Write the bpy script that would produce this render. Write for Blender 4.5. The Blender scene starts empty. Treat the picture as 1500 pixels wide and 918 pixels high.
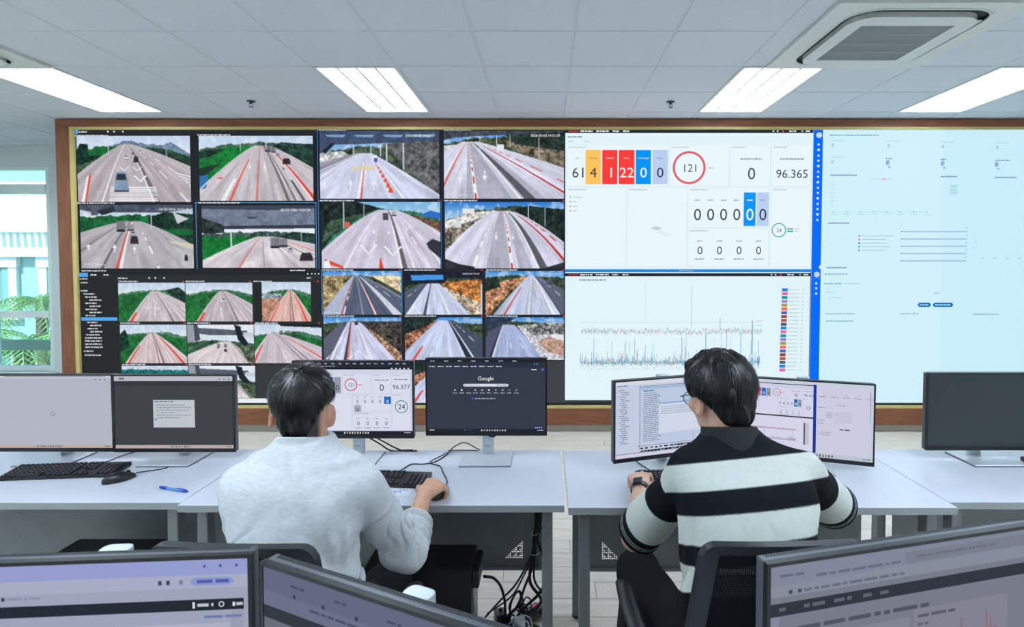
import bpy, bmesh, math, random
import numpy as np
from mathutils import Matrix, Vector

random.seed(7)
RNG = np.random.default_rng(7)
scene = bpy.context.scene
COL = scene.collection

# ------------------------------------------------------------------ camera, world, exposure
cam_data = bpy.data.cameras.new('camera')
cam_data.sensor_width = 36.0
cam_data.lens = 833.8 / 1500 * 36
cam_data.shift_x = -0.0329
cam_data.shift_y = -0.0293
cam_data.clip_start = 0.02
cam_data.dof.use_dof = True
cam_data.dof.focus_distance = 2.4
cam_data.dof.aperture_fstop = 6.3
cam = bpy.data.objects.new('camera', cam_data)
cam.location = (0, 0, 1.625)
cam.rotation_euler = (math.pi / 2 - 0.03537, 0, 0)
COL.objects.link(cam)
scene.camera = cam

world = bpy.data.worlds.new('world')
scene.world = world
world.use_nodes = True
wn = world.node_tree.nodes
wl = world.node_tree.links
bg = wn['Background']
sky = wn.new('ShaderNodeTexSky')
sky.sky_type = 'HOSEK_WILKIE'
sky.turbidity = 6.0
sky.ground_albedo = 0.4
sky.sun_direction = Vector((-0.35, -0.45, 0.82)).normalized()
wl.new(sky.outputs['Color'], bg.inputs['Color'])
bg.inputs['Strength'].default_value = 7.0

sun_data = bpy.data.lights.new('sun', 'SUN')
sun_data.energy = 9.0
sun_data.angle = math.radians(3)
sun_data.color = (1.0, 0.97, 0.92)
sun = bpy.data.objects.new('sun', sun_data)
sun.rotation_euler = (math.radians(38), 0, math.radians(-28))
sun.location = (-8, -6, 12)
COL.objects.link(sun)

vs = scene.view_settings
vs.view_transform = 'Standard'
vs.look = 'None'
vs.exposure = 0.0
vs.gamma = 1.0
vs.use_curve_mapping = False
LAMP = 20.5          # radiance of the ceiling fittings
LAMP_COLOR = (0.76, 0.87, 1.0)

# ------------------------------------------------------------------ helpers
def s2l(c):
    c = np.asarray(c, dtype=float) / 255.0
    return np.where(c <= 0.04045, c / 12.92, ((c + 0.055) / 1.055) ** 2.4)

def rgb(c):
    l = s2l(c)
    return (float(l[0]), float(l[1]), float(l[2]), 1.0)

MATS = {}
def mat(name, color, rough=0.5, metal=0.0, spec=0.5, noise=0.0, nscale=20.0, bump=0.0, bscale=200.0,
        stretch=None, color2=None, coat=0.0, attr=None, sheen=0.0):
    """principled material; optional noise between two tones, optional bump, optional colour attribute"""
    if name in MATS:
        return MATS[name]
    m = bpy.data.materials.new(name)
    m.use_nodes = True
    n, l = m.node_tree.nodes, m.node_tree.links
    b = n['Principled BSDF']
    b.inputs['Roughness'].default_value = rough
    b.inputs['Metallic'].default_value = metal
    b.inputs['Specular IOR Level'].default_value = spec
    b.inputs['Coat Weight'].default_value = coat
    b.inputs['Sheen Weight'].default_value = sheen
    b.inputs['Base Color'].default_value = rgb(color)
    tc = n.new('ShaderNodeTexCoord')
    mp = n.new('ShaderNodeMapping')
    l.new(tc.outputs['Object'], mp.inputs['Vector'])
    if stretch:
        mp.inputs['Scale'].default_value = stretch
    if noise or color2:
        nz = n.new('ShaderNodeTexNoise')
        nz.inputs['Scale'].default_value = nscale
        nz.inputs['Detail'].default_value = 6
        l.new(mp.outputs['Vector'], nz.inputs['Vector'])
        mx = n.new('ShaderNodeMix')
        mx.data_type = 'RGBA'
        rp = n.new('ShaderNodeMapRange')
        rp.inputs['From Min'].default_value = 0.3
        rp.inputs['From Max'].default_value = 0.7
        l.new(nz.outputs['Fac'], rp.inputs['Value'])
        l.new(rp.outputs['Result'], mx.inputs['Factor'])
        c = np.array(color, float)
        lo = np.clip(c * (1 - noise), 0, 255)
        hi = np.clip(c * (1 + noise), 0, 255)
        if color2 is not None:
            lo, hi = np.array(color, float), np.array(color2, float)
        mx.inputs['A'].default_value = rgb(lo)
        mx.inputs['B'].default_value = rgb(hi)
        l.new(mx.outputs['Result'], b.inputs['Base Color'])
    if attr:
        at = n.new('ShaderNodeAttribute')
        at.attribute_name = attr
        if noise:
            nz = n.new('ShaderNodeTexNoise')
            nz.inputs['Scale'].default_value = nscale
            l.new(mp.outputs['Vector'], nz.inputs['Vector'])
            rp = n.new('ShaderNodeMapRange')
            rp.inputs['From Min'].default_value = 0.3
            rp.inputs['From Max'].default_value = 0.7
            rp.inputs['To Min'].default_value = 1 - noise
            rp.inputs['To Max'].default_value = 1 + noise
            l.new(nz.outputs['Fac'], rp.inputs['Value'])
            ml = n.new('ShaderNodeVectorMath')
            ml.operation = 'SCALE'
            l.new(at.outputs['Color'], ml.inputs[0])
            l.new(rp.outputs['Result'], ml.inputs['Scale'])
            l.new(ml.outputs['Vector'], b.inputs['Base Color'])
        else:
            l.new(at.outputs['Color'], b.inputs['Base Color'])
    if bump:
        nb = n.new('ShaderNodeTexNoise')
        nb.inputs['Scale'].default_value = bscale
        nb.inputs['Detail'].default_value = 4
        l.new(mp.outputs['Vector'], nb.inputs['Vector'])
        bp = n.new('ShaderNodeBump')
        bp.inputs['Strength'].default_value = bump
        bp.inputs['Distance'].default_value = 0.002
        l.new(nb.outputs['Fac'], bp.inputs['Height'])
        l.new(bp.outputs['Normal'], b.inputs['Normal'])
    MATS[name] = m
    return m

def emit_mat(name, color, strength, sampling='AUTO'):
    m = bpy.data.materials.new(name)
    m.use_nodes = True
    b = m.node_tree.nodes['Principled BSDF']
    b.inputs['Base Color'].default_value = (0.8, 0.8, 0.8, 1)
    b.inputs['Emission Color'].default_value = (color[0], color[1], color[2], 1)
    b.inputs['Emission Strength'].default_value = strength
    MATS[name] = m
    return m

def screen_mat():
    """a lit display: the picture is what the display gives off"""
    m = bpy.data.materials.new('display_picture')
    m.use_nodes = True
    n, l = m.node_tree.nodes, m.node_tree.links
    b = n['Principled BSDF']
    b.inputs['Base Color'].default_value = (0.004, 0.004, 0.005, 1)
    b.inputs['Roughness'].default_value = 0.8
    b.inputs['Specular IOR Level'].default_value = 0.03
    at = n.new('ShaderNodeAttribute')
    at.attribute_name = 'Col'
    l.new(at.outputs['Color'], b.inputs['Emission Color'])
    b.inputs['Emission Strength'].default_value = 1.0
    try:
        m.cycles.emission_sampling = 'NONE'
    except Exception:
        pass
    return m

class MB:
    """collects shapes into one mesh"""
    def __init__(self):
        self.v = []
        self.f = []
    def add(self, verts, faces):
        o = len(self.v)
        self.v += [tuple(p) for p in verts]
        self.f += [tuple(i + o for i in f) for f in faces]
        return self
    def box(self, x0, x1, y0, y1, z0, z1, m=None):
        vs_ = [(x, y, z) for z in (z0, z1) for y in (y0, y1) for x in (x0, x1)]
        if m is not None:
            vs_ = [tuple(m @ Vector(p)) for p in vs_]
        return self.add(vs_, [(0, 2, 3, 1), (4, 5, 7, 6), (0, 1, 5, 4), (2, 6, 7, 3), (0, 4, 6, 2), (1, 3, 7, 5)])
    def prism(self, pts, z0, z1, m=None):
        n = len(pts)
        vs_ = [(p[0], p[1], z0) for p in pts] + [(p[0], p[1], z1) for p in pts]
        if m is not None:
            vs_ = [tuple(m @ Vector(p)) for p in vs_]
        fs = [tuple(range(n - 1, -1, -1)), tuple(range(n, 2 * n))]
        fs += [(i, (i + 1) % n, (i + 1) % n + n, i + n) for i in range(n)]
        return self.add(vs_, fs)
    def tube(self, path, r, seg=8, cap=True, flat=1.0):
        path = [Vector(p) for p in path]
        n = len(path)
        rs = r if isinstance(r, (list, tuple)) else [r] * n
        vs_, fs = [], []
        ref = None
        for i, p in enumerate(path):
            t = (path[min(i + 1, n - 1)] - path[max(i - 1, 0)])
            if t.length < 1e-9:
                t = Vector((0, 0, 1))
            t.normalize()
            if ref is None:
                ref = Vector((0, 0, 1)) if abs(t.z) < 0.9 else Vector((1, 0, 0))
            a = (ref - t * ref.dot(t)).normalized()
            ref = a
            b = t.cross(a)
            for k in range(seg):
                th = 2 * math.pi * k / seg
                vs_.append(p + (a * math.cos(th) * flat + b * math.sin(th)) * rs[i])
        for i in range(n - 1):
            for k in range(seg):
                k2 = (k + 1) % seg
                fs.append((i * seg + k, i * seg + k2, (i + 1) * seg + k2, (i + 1) * seg + k))
        if cap:
            fs.append(tuple(range(seg - 1, -1, -1)))
            fs.append(tuple((n - 1) * seg + k for k in range(seg)))
        return self.add(vs_, fs)
    def lathe(self, profile, seg=24, c=(0, 0, 0)):
        """profile: (radius, z) pairs, bottom to top"""
        vs_, fs = [], []
        n = len(profile)
        for (r, z) in profile:
            for k in range(seg):
                th = 2 * math.pi * k / seg
                vs_.append((c[0] + r * math.cos(th), c[1] + r * math.sin(th), c[2] + z))
        for i in range(n - 1):
            for k in range(seg):
                k2 = (k + 1) % seg
                fs.append((i * seg + k, i * seg + k2, (i + 1) * seg + k2, (i + 1) * seg + k))
        fs.append(tuple(range(seg - 1, -1, -1)))
        fs.append(tuple((n - 1) * seg + k for k in range(seg)))
        return self.add(vs_, fs)
    def mesh(self, name, bevel=0.0, bseg=2, smooth=False):
        me = bpy.data.meshes.new(name)
        if bevel > 0:
            bm = bmesh.new()
            vv = [bm.verts.new(p) for p in self.v]
            for f in self.f:
                try:
                    bm.faces.new([vv[i] for i in f])
                except ValueError:
                    pass
            bm.normal_update()
            es = [e for e in bm.edges if len(e.link_faces) == 2 and e.calc_face_angle(0) > 0.6]
            bmesh.ops.bevel(bm, geom=es, offset=bevel, segments=bseg, affect='EDGES', profile=0.5, clamp_overlap=True)
            bm.to_mesh(me)
            bm.free()
        else:
            me.from_pydata(self.v, [], self.f)
        if smooth:
            me.polygons.foreach_set('use_smooth', [True] * len(me.polygons))
        me.update()
        return me
    def build(self, name, material, parent=None, bevel=0.0, bseg=2, smooth=False):
        me = self.mesh(name, bevel, bseg, smooth)
        me.materials.append(material)
        o = bpy.data.objects.new(name, me)
        COL.objects.link(o)
        if parent is not None:
            o.parent = parent
        return o

def inst(name, me, parent=None, loc=(0, 0, 0), rot=(0, 0, 0), scale=None):
    o = bpy.data.objects.new(name, me)
    COL.objects.link(o)
    o.location = loc
    o.rotation_euler = rot
    if scale:
        o.scale = scale
    if parent is not None:
        o.parent = parent
    return o

def tag(o, label=None, cat=None, group=None, kind=None):
    if label: o['label'] = label
    if cat: o['category'] = cat
    if group: o['group'] = group
    if kind: o['kind'] = kind
    return o

def thing(name, label, cat, loc=(0, 0, 0), rz=0.0, group=None):
    o = bpy.data.objects.new(name, None)
    o.empty_display_size = 0.05
    COL.objects.link(o)
    o.location = loc
    o.rotation_euler = (0, 0, rz)
    return tag(o, label, cat, group)

def copy_tree(o, parent=None):
    c = o.copy()
    COL.objects.link(c)
    c.parent = parent
    for ch in list(o.children):
        copy_tree(ch, c)
    return c

def smooth_path(pts, n=8):
    """Catmull-Rom through the points"""
    P = [Vector(p) for p in pts]
    P = [P[0] * 2 - P[1]] + P + [P[-1] * 2 - P[-2]]
    out = []
    for i in range(1, len(P) - 2):
        for k in range(n):
            t = k / n
            a, b, c, d = P[i - 1], P[i], P[i + 1], P[i + 2]
            out.append(0.5 * ((2 * b) + (c - a) * t + (2 * a - 5 * b + 4 * c - d) * t * t + (3 * b - a - 3 * c + d) * t ** 3))
    out.append(P[-2])
    return out

def rrect(w, h, r, seg=6, cx=0.0, cy=0.0):
    pts = []
    for (sx, sy, a0) in ((1, 1, 0), (-1, 1, 90), (-1, -1, 180), (1, -1, 270)):
        for k in range(seg + 1):
            a = math.radians(a0 + 90 * k / seg)
            pts.append((cx + sx * (w / 2 - r) + r * math.cos(a), cy + sy * (h / 2 - r) + r * math.sin(a)))
    return pts

# ------------------------------------------------------------------ painting displays
_TXT = {}
def text_tris(s):
    """triangulated outline of a string at size 1, baseline at 0, left at 0"""
    if s in _TXT:
        return _TXT[s]
    cu = bpy.data.curves.new('txt', 'FONT')
    cu.body = s
    cu.size = 1.0
    cu.resolution_u = 3
    ob = bpy.data.objects.new('txt', cu)
    COL.objects.link(ob)
    me = bpy.data.meshes.new_from_object(ob)
    vv = [(v.co.x, v.co.y) for v in me.vertices]
    ff = [tuple(p.vertices) for p in me.polygons]
    bpy.data.objects.remove(ob)
    bpy.data.curves.remove(cu)
    bpy.data.meshes.remove(me)
    w = max([p[0] for p in vv] + [0.001])
    w0 = min([p[0] for p in vv] + [0.0])
    _TXT[s] = (vv, ff, w0, w)
    return _TXT[s]

class Paint:
    """flat coloured shapes on a display; u to the right, v downwards, in the units of the map"""
    def __init__(self, fx, step=0.0004):
        self.fx = fx            # (u, v, depth) -> local xyz
        self.step = step
        self.v, self.f, self.c = [], [], []
    def poly(self, pts, col, layer=1):
        o = len(self.v)
        d = layer * self.step
        self.v += [self.fx(p[0], p[1], d) for p in pts]
        self.f.append(tuple(range(o + len(pts) - 1, o - 1, -1)))
        self.c += [col] * len(pts)
    def rect(self, u0, v0, u1, v1, col, layer=1):
        self.poly([(u0, v0), (u1, v0), (u1, v1), (u0, v1)], col, layer)
    def ring(self, cu, cv, r, w, col, layer=2, seg=36, a0=0, a1=360):
        for k in range(seg):
            t0 = math.radians(a0 + (a1 - a0) * k / seg)
            t1 = math.radians(a0 + (a1 - a0) * (k + 1) / seg)
            self.poly([(cu + math.cos(t) * q, cv + math.sin(t) * q) for (t, q) in ((t0, r), (t1, r), (t1, r - w), (t0, r - w))], col, layer)
    def disc(self, cu, cv, r, col, layer=2, seg=14):
        self.poly([(cu + r * math.cos(2 * math.pi * k / seg), cv + r * math.sin(2 * math.pi * k / seg)) for k in range(seg)], col, layer)
    def pill(self, u0, v0, u1, v1, col, layer=2):
        r = (v1 - v0) / 2
        pts = [(u1 - r + r * math.cos(a), (v0 + v1) / 2 + r * math.sin(a)) for a in np.linspace(-math.pi / 2, math.pi / 2, 8)]
        pts += [(u0 + r + r * math.cos(a), (v0 + v1) / 2 + r * math.sin(a)) for a in np.linspace(math.pi / 2, 3 * math.pi / 2, 8)]
        self.poly(pts, col, layer)
    def text(self, s, u, v, size, col, layer=3, align='c', squeeze=1.0):
        """size: cap height; u, v: middle of the line"""
        vv, ff, w0, w1 = text_tris(s)
        k = size / 0.70
        kx = k * squeeze
        wid = (w1 - w0) * kx
        off = {'c': -wid / 2, 'l': 0.0, 'r': -wid}[align] - w0 * kx
        o = len(self.v)
        d = layer * self.step
        self.v += [self.fx(u + off + x * kx, v + size / 2 - y * k, d) for (x, y) in vv]
        self.f += [tuple(i + o for i in f[::-1]) for f in ff]
        self.c += [col] * len(vv)
    def scribble(self, u, v, length, h, col, layer=2, gap=0.18, seed=None):
        """a line of lettering too small to read: short bars in word lengths"""
        rr = random.Random(seed if seed is not None else int(u * 977 + v * 131 + length * 17))
        x = 0.0
        while x < length:
            w = min(h * rr.uniform(0.8, 4.2), length - x)
            if w > h * 0.3:
                y = rr.uniform(-0.06, 0.06) * h
                self.rect(u + x, v - h / 2 + y, u + x + w, v + h / 2 + y, col, layer)
            x += w + h * (0.35 + gap)
    def build(self, name, parent, material):
        me = bpy.data.meshes.new(name)
        me.from_pydata(self.v, [], self.f)
        ca = me.color_attributes.new('Col', 'FLOAT_COLOR', 'POINT')
        cc = np.ones((len(self.v), 4), dtype=np.float32)
        if self.c:
            cc[:, :3] = s2l(np.array(self.c, float))
        ca.data.foreach_set('color', cc.ravel())
        me.materials.append(material)
        o = bpy.data.objects.new(name, me)
        COL.objects.link(o)
        if parent is not None:
            o.parent = parent
        return o

def raster_obj(name, img, fx, u0, v0, u1, v1, depth, parent, material):
    """a picture as a fine grid with a colour at each vertex"""
    H, W = img.shape[:2]
    us = np.linspace(u0, u1, W)
    vs2 = np.linspace(v0, v1, H)
    verts = np.array([fx(u, v, depth) for v in vs2 for u in us], dtype=np.float32)
    idx = np.arange(H * W).reshape(H, W)
    q = np.stack([idx[:-1, :-1], idx[1:, :-1], idx[1:, 1:], idx[:-1, 1:]], -1).reshape(-1, 4)
    me = np_mesh(name, verts, q)
    ca = me.color_attributes.new('Col', 'FLOAT_COLOR', 'POINT')
    cc = np.ones((H * W, 4), dtype=np.float32)
    cc[:, :3] = s2l(img.reshape(-1, 3))
    ca.data.foreach_set('color', cc.ravel())
    me.materials.append(material)
    o = bpy.data.objects.new(name, me)
    COL.objects.link(o)
    o.parent = parent
    return o

def np_mesh(name, verts, quads, smooth=False):
    me = bpy.data.meshes.new(name)
    n = len(quads)
    me.vertices.add(len(verts))
    me.vertices.foreach_set('co', np.asarray(verts, np.float32).ravel())
    me.loops.add(n * 4)
    me.loops.foreach_set('vertex_index', np.asarray(quads, np.int32).ravel())
    me.polygons.add(n)
    me.polygons.foreach_set('loop_start', np.arange(0, n * 4, 4, dtype=np.int32))
    if smooth:
        me.polygons.foreach_set('use_smooth', np.ones(n, dtype=bool))
    me.update(calc_edges=True)
    me.validate()
    return me

PICTURE = screen_mat()

# ------------------------------------------------------------------ common materials
M_WHITE_PAINT = mat('white_wall_paint', (216, 222, 222), 0.85, spec=0.2, noise=0.015, nscale=3)
M_TILE = mat('ceiling_tile_white', (214, 221, 230), 0.95, spec=0.1, noise=0.02, nscale=90, bump=0.15, bscale=300)
M_TBAR = mat('ceiling_rail_white', (206, 214, 222), 0.6, spec=0.3)
M_PLASTIC_WHITE = mat('white_plastic', (216, 220, 218), 0.45)
M_PLASTIC_BLACK = mat('black_plastic', (22, 23, 25), 0.45, noise=0.05, nscale=60)
M_BEZEL = mat('monitor_bezel_black', (19, 21, 25), 0.4)
M_SHELL = mat('monitor_shell_grey', (96, 100, 106), 0.38, metal=0.35)
M_SILVER = mat('silver_stand', (198, 204, 208), 0.32, metal=0.55, noise=0.02, nscale=40)
M_BASE = mat('silver_base_plate', (205, 212, 218), 0.35, metal=0.3)
M_DARKEDGE = mat('dark_base_edge', (50, 54, 60), 0.5)
M_DESK = mat('desk_laminate_pale_grey', (208, 212, 222), 0.38, spec=0.45, noise=0.008, nscale=30)
M_DESKEDGE = mat('desk_edge_band_grey', (150, 156, 158), 0.5)
M_LEG = mat('desk_leg_grey_steel', (128, 132, 136), 0.42, metal=0.25)
M_MODESTY = mat('modesty_panel_grey_steel', (122, 127, 131), 0.45, noise=0.03, nscale=12)
M_FABRIC_BLACK = mat('black_upholstery', (24, 25, 28), 0.9, spec=0.15, bump=0.3, bscale=700)
M_CHAIR = mat('chair_black_plastic', (34, 37, 40), 0.42, noise=0.04, nscale=40)
M_MESH = mat('chair_mesh_black', (16, 17, 20), 0.8, spec=0.2)
M_CABLE = mat('black_cable', (14, 14, 16), 0.5)
M_WOOD = mat('brown_wood_frame', (118, 68, 42), 0.5, color2=(150, 92, 58), nscale=5, stretch=(1, 1, 9), bump=0.08, bscale=40)
M_WOODH = mat('brown_wood_frame_horizontal', (118, 68, 42), 0.5, color2=(150, 92, 58), nscale=5, stretch=(0.8, 1, 9), bump=0.08, bscale=40)
M_WOODV = mat('brown_wood_frame_vertical', (118, 68, 42), 0.5, color2=(150, 92, 58), nscale=5, stretch=(9, 1, 0.8), bump=0.08, bscale=40)
M_GOLD = mat('cream_gold_trim', (212, 192, 122), 0.45, noise=0.03, nscale=6)
M_BLACKSCREEN = mat('display_black', (10, 12, 14), 0.35)
M_PLANK = mat('floor_plank_pale_oak', (200, 192, 178), 0.42, color2=(223, 214, 199), nscale=3, stretch=(1.2, 14, 1), bump=0.04, bscale=60)

# ------------------------------------------------------------------ the room
X0, X1, Y0, Y1, H = -7.4, 5.35, -3.2, 6.68, 2.995
def struct(mb, name, m, parent=None, bevel=0.0):
    o = mb.build(name, m, parent, bevel)
    if parent is None:
        o['kind'] = 'structure'
    return o

floor = struct(MB().box(X0 - 0.2, X1 + 0.2, Y0 - 0.2, Y1 + 0.2, -0.12, -0.012), 'floor', M_PLANK)
plank_mesh = MB().box(0, 1.297, 0, 0.1422, -0.012, 0.0).mesh('plank', bevel=0.0015, bseg=1)
plank_mesh.materials.append(M_PLANK)
short_mesh = {}
def plank_piece(x, y, w):
    w = round(w, 3)
    if abs(w - 1.297) < 1e-3:
        me = plank_mesh
    else:
        if w not in short_mesh:
            me = MB().box(0, w, 0, 0.1422, -0.012, 0.0).mesh('plank', bevel=0.0015, bseg=1)
            me.materials.append(M_PLANK)
            short_mesh[w] = me
        me = short_mesh[w]
    inst('plank', me, floor, (x, y, 0.0))
row = 0
y = 1.985
while y < 5.42:
    off = (row * 0.47) % 1.3
    x = -5.2 - off
    while x < 5.3:
        xa, xb = max(x, -5.2), min(x + 1.297, 5.3)
        if xb - xa > 0.05:
            plank_piece(xa, y, xb - xa)
        x += 1.3
    y += 0.1445
    row += 1
# plain boards where the floor is out of sight
side_floor = MB()
side_floor.box(X0, X1, Y0, 1.983, -0.012, -0.0005).box(X0, -5.202, 1.985, Y1, -0.012, -0.0005).box(5.302, X1, 1.985, Y1, -0.012, -0.0005).box(-5.2, 5.3, y + 0.001, Y1, -0.012, -0.0005)
side_floor.build('board_surface', M_PLANK, floor)

WX0, WX1, WZ0, WZ1 = -7.25, -5.80, 0.35, 2.76        # window opening in the back wall
wb = MB()
wb.box(X0, WX0, Y1, Y1 + 0.2, 0, H + 0.2).box(WX1, X1, Y1, Y1 + 0.2, 0, H + 0.2)
wb.box(WX0, WX1, Y1, Y1 + 0.2, 0, WZ0).box(WX0, WX1, Y1, Y1 + 0.2, WZ1, H + 0.2)
struct(wb, 'wall_back', M_WHITE_PAINT)
struct(MB().box(X1, X1 + 0.2, Y0, Y1 + 0.2, 0, H + 0.2), 'wall_right', M_WHITE_PAINT)
struct(MB().box(X0, X1, Y0 - 0.2, Y0, 0, H + 0.2), 'wall_front', M_WHITE_PAINT)
# left wall with an unseen strip of windows, added to let light in
LY = [(-2.4, -0.6), (0.2, 2.0), (2.8, 4.6)]
wl_ = MB()
wl_.box(X0 - 0.2, X0, Y0, Y1 + 0.2, 0, 0.9).box(X0 - 0.2, X0, Y0, Y1 + 0.2, 2.5, H + 0.2)
ys = [Y0] + [t for p in LY for t in p] + [Y1 + 0.2]
for a, b in zip(ys[0::2], ys[1::2]):
    wl_.box(X0 - 0.2, X0, a, b, 0.9, 2.5)
struct(wl_, 'wall_left', M_WHITE_PAINT)

M_FRAME = mat('window_frame_pale_aluminium', (228, 238, 234), 0.4, noise=0.01, nscale=10)
def glass_mat():
    m = bpy.data.materials.new('window_glass')
    m.use_nodes = True
    n, l = m.node_tree.nodes, m.node_tree.links
    n.remove(n['Principled BSDF'])
    t = n.new('ShaderNodeBsdfTransparent')
    t.inputs['Color'].default_value = (0.80, 0.95, 0.93, 1)
    g = n.new('ShaderNodeBsdfGlossy')
    g.inputs['Roughness'].default_value = 0.02
    mx = n.new('ShaderNodeMixShader')
    mx.inputs['Fac'].default_value = 0.06
    l.new(t.outputs['BSDF'], mx.inputs[1])
    l.new(g.outputs['BSDF'], mx.inputs[2])
    l.new(mx.outputs['Shader'], n['Material Output'].inputs['Surface'])
    return m
M_GLASS = glass_mat()

win = tag(thing('window_1', 'tall window with pale aluminium rails beside the video wall', None), kind='structure')
fy0, fy1 = Y1 + 0.02, Y1 + 0.10
def bar(x0, x1, z0, z1, nm='window_frame', dy=0.0):
    MB().box(x0, x1, fy0 - dy, fy1, z0, z1).build(nm, M_FRAME, win, bevel=0.004)
bar(WX1 - 0.055, WX1, WZ0, WZ1)
bar(WX0, WX0 + 0.055, WZ0, WZ1)
bar(WX0 + 0.055, WX1 - 0.055, WZ1 - 0.04, WZ1)
bar(WX0 + 0.055, WX1 - 0.055, WZ0, WZ0 + 0.06)
bar(WX0 + 0.055, WX1 - 0.055, 2.44, 2.55, 'transom', 0.01)
bar(WX0 + 0.055, WX1 - 0.055, 0.985, 1.06, 'transom', 0.01)
bar(-6.56, -6.51, 2.55, WZ1 - 0.04, 'mullion')
bar(-6.56, -6.51, WZ0 + 0.06, 0.985, 'mullion')
bar(-6.56, -6.51, 1.06, 2.44, 'mullion')
for (xa, xb) in ((WX0 + 0.055, -6.56), (-6.51, WX1 - 0.055)):
    for (za, zb) in ((WZ0 + 0.06, 0.985), (1.06, 2.44), (2.55, WZ1 - 0.04)):
        MB().box(xa, xb, fy0 + 0.035, fy0 + 0.041, za, zb).build('pane', M_GLASS, win)
struct(MB().box(WX0 - 0.05, WX1 + 0.05, Y1 - 0.06, Y1 + 0.02, WZ0 - 0.04, WZ0), 'trim_1', M_FRAME, bevel=0.004)
for k, (a, b) in enumerate(LY):
    w = tag(thing('window_%d' % (k + 2), 'unseen side window added in the left wall to let daylight in', None), kind='structure')
    def lb(y0, y1, z0, z1, nm='window_frame'):
        MB().box(X0 - 0.12, X0 - 0.04, y0, y1, z0, z1).build(nm, M_FRAME, w, bevel=0.004)
    lb(a, a + 0.05, 0.9, 2.5); lb(b - 0.05, b, 0.9, 2.5)
    lb(a + 0.05, b - 0.05, 0.9, 0.95); lb(a + 0.05, b - 0.05, 2.45, 2.5)
    mid = (a + b) / 2
    lb(mid - 0.025, mid + 0.025, 0.95, 2.45, 'mullion')
    for (ya, yb) in ((a + 0.05, mid - 0.025), (mid + 0.025, b - 0.05)):
        MB().box(X0 - 0.085, X0 - 0.079, ya, yb, 0.95, 2.45).build('pane', M_GLASS, w)

# ------------------------------------------------------------------ ceiling: tiles, rails, fittings
GX, GY = 0.166, 3.41
ceiling = struct(MB().box(X0, X1, Y0, Y1, H + 0.13, H + 0.2), 'ceiling', M_WHITE_PAINT)
rails = MB()
kx0, kx1 = math.ceil((X0 - GX) / 0.6), math.floor((X1 - GX) / 0.6)
ky0, ky1 = math.ceil((Y0 - GY) / 0.6), math.floor((Y1 - GY) / 0.6)
TR_COLS = [-11, -7, -3, 2, 5]                 # light fitting columns; the leftmost is unseen, added to brighten the window side
TR_ROWS = [1, -5, -9]                        # first row of each fitting (two rows long); rear rows unseen, for room light
AC_COLS = [(2, 3), (-8, -7)]
def is_light(i, j):
    return i in TR_COLS and any(j in (r, r + 1) for r in TR_ROWS)
def is_cassette(i, j):
    return j in (-1, 0) and any(i in c for c in AC_COLS)
for i in range(kx0, kx1 + 1):
    inst_z = H + 0.004
    x = GX + 0.6 * i
    rails = MB().box(x - 0.012, x + 0.012, Y0, Y1, H + 0.004, H + 0.03)
    if any(abs(x - (GX + 0.6 * c[1])) < 0.01 for c in AC_COLS):
        rails = MB().box(x - 0.012, x + 0.012, Y0, GY - 0.6, H + 0.004, H + 0.03).box(x - 0.012, x + 0.012, GY + 0.6, Y1, H + 0.004, H + 0.03)
    rails.build('ceiling_rail', M_TBAR, ceiling)
for j in range(ky0, ky1 + 1):
    yy = GY + 0.6 * j
    for i in range(kx0 - 1, kx1 + 1):
        xa, xb = max(X0, GX + 0.6 * i + 0.012), min(X1, GX + 0.6 * (i + 1) - 0.012)
        if xb - xa < 0.05:
            continue
        if is_light(i, j) and is_light(i, j - 1):
            continue
        if is_cassette(i, j) and is_cassette(i, j - 1):
            continue
        if Y0 <= yy <= Y1 and yy > 1.5:
            MB().box(xa, xb, yy - 0.012, yy + 0.012, H + 0.005, H + 0.028).build('cross_rail', M_TBAR, ceiling)
tile_full = MB().box(-0.2925, 0.2925, -0.2925, 0.2925, 0, 0.016).mesh('tile', bevel=0.003, bseg=1)
tile_full.materials.append(M_TILE)
back_tiles = MB()
for j in range(ky0 - 1, ky1 + 1):
    for i in range(kx0 - 1, kx1 + 1):
        if is_light(i, j) or is_cassette(i, j):
            continue
        xa, xb = max(X0, GX + 0.6 * i), min(X1, GX + 0.6 * (i + 1))
        ya, yb = max(Y0, GY + 0.6 * j), min(Y1, GY + 0.6 * (j + 1))
        if xb - xa < 0.03 or yb - ya < 0.03:
            continue
        if yb < 1.2:
            back_tiles.box(xa + 0.0075, xb - 0.0075, ya + 0.0075, yb - 0.0075, H, H + 0.016)
            continue
        if xb - xa > 0.59 and yb - ya > 0.59:
            inst('tile', tile_full, ceiling, ((xa + xb) / 2, (ya + yb) / 2, H))
        else:
            MB().box(xa + 0.0075, xb - 0.0075, ya + 0.0075, yb - 0.0075, H, H + 0.016).build('tile', M_TILE, ceiling, bevel=0.003, bseg=1)

tag(back_tiles.build('tile_field', M_TILE, ceiling), kind='stuff')

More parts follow.
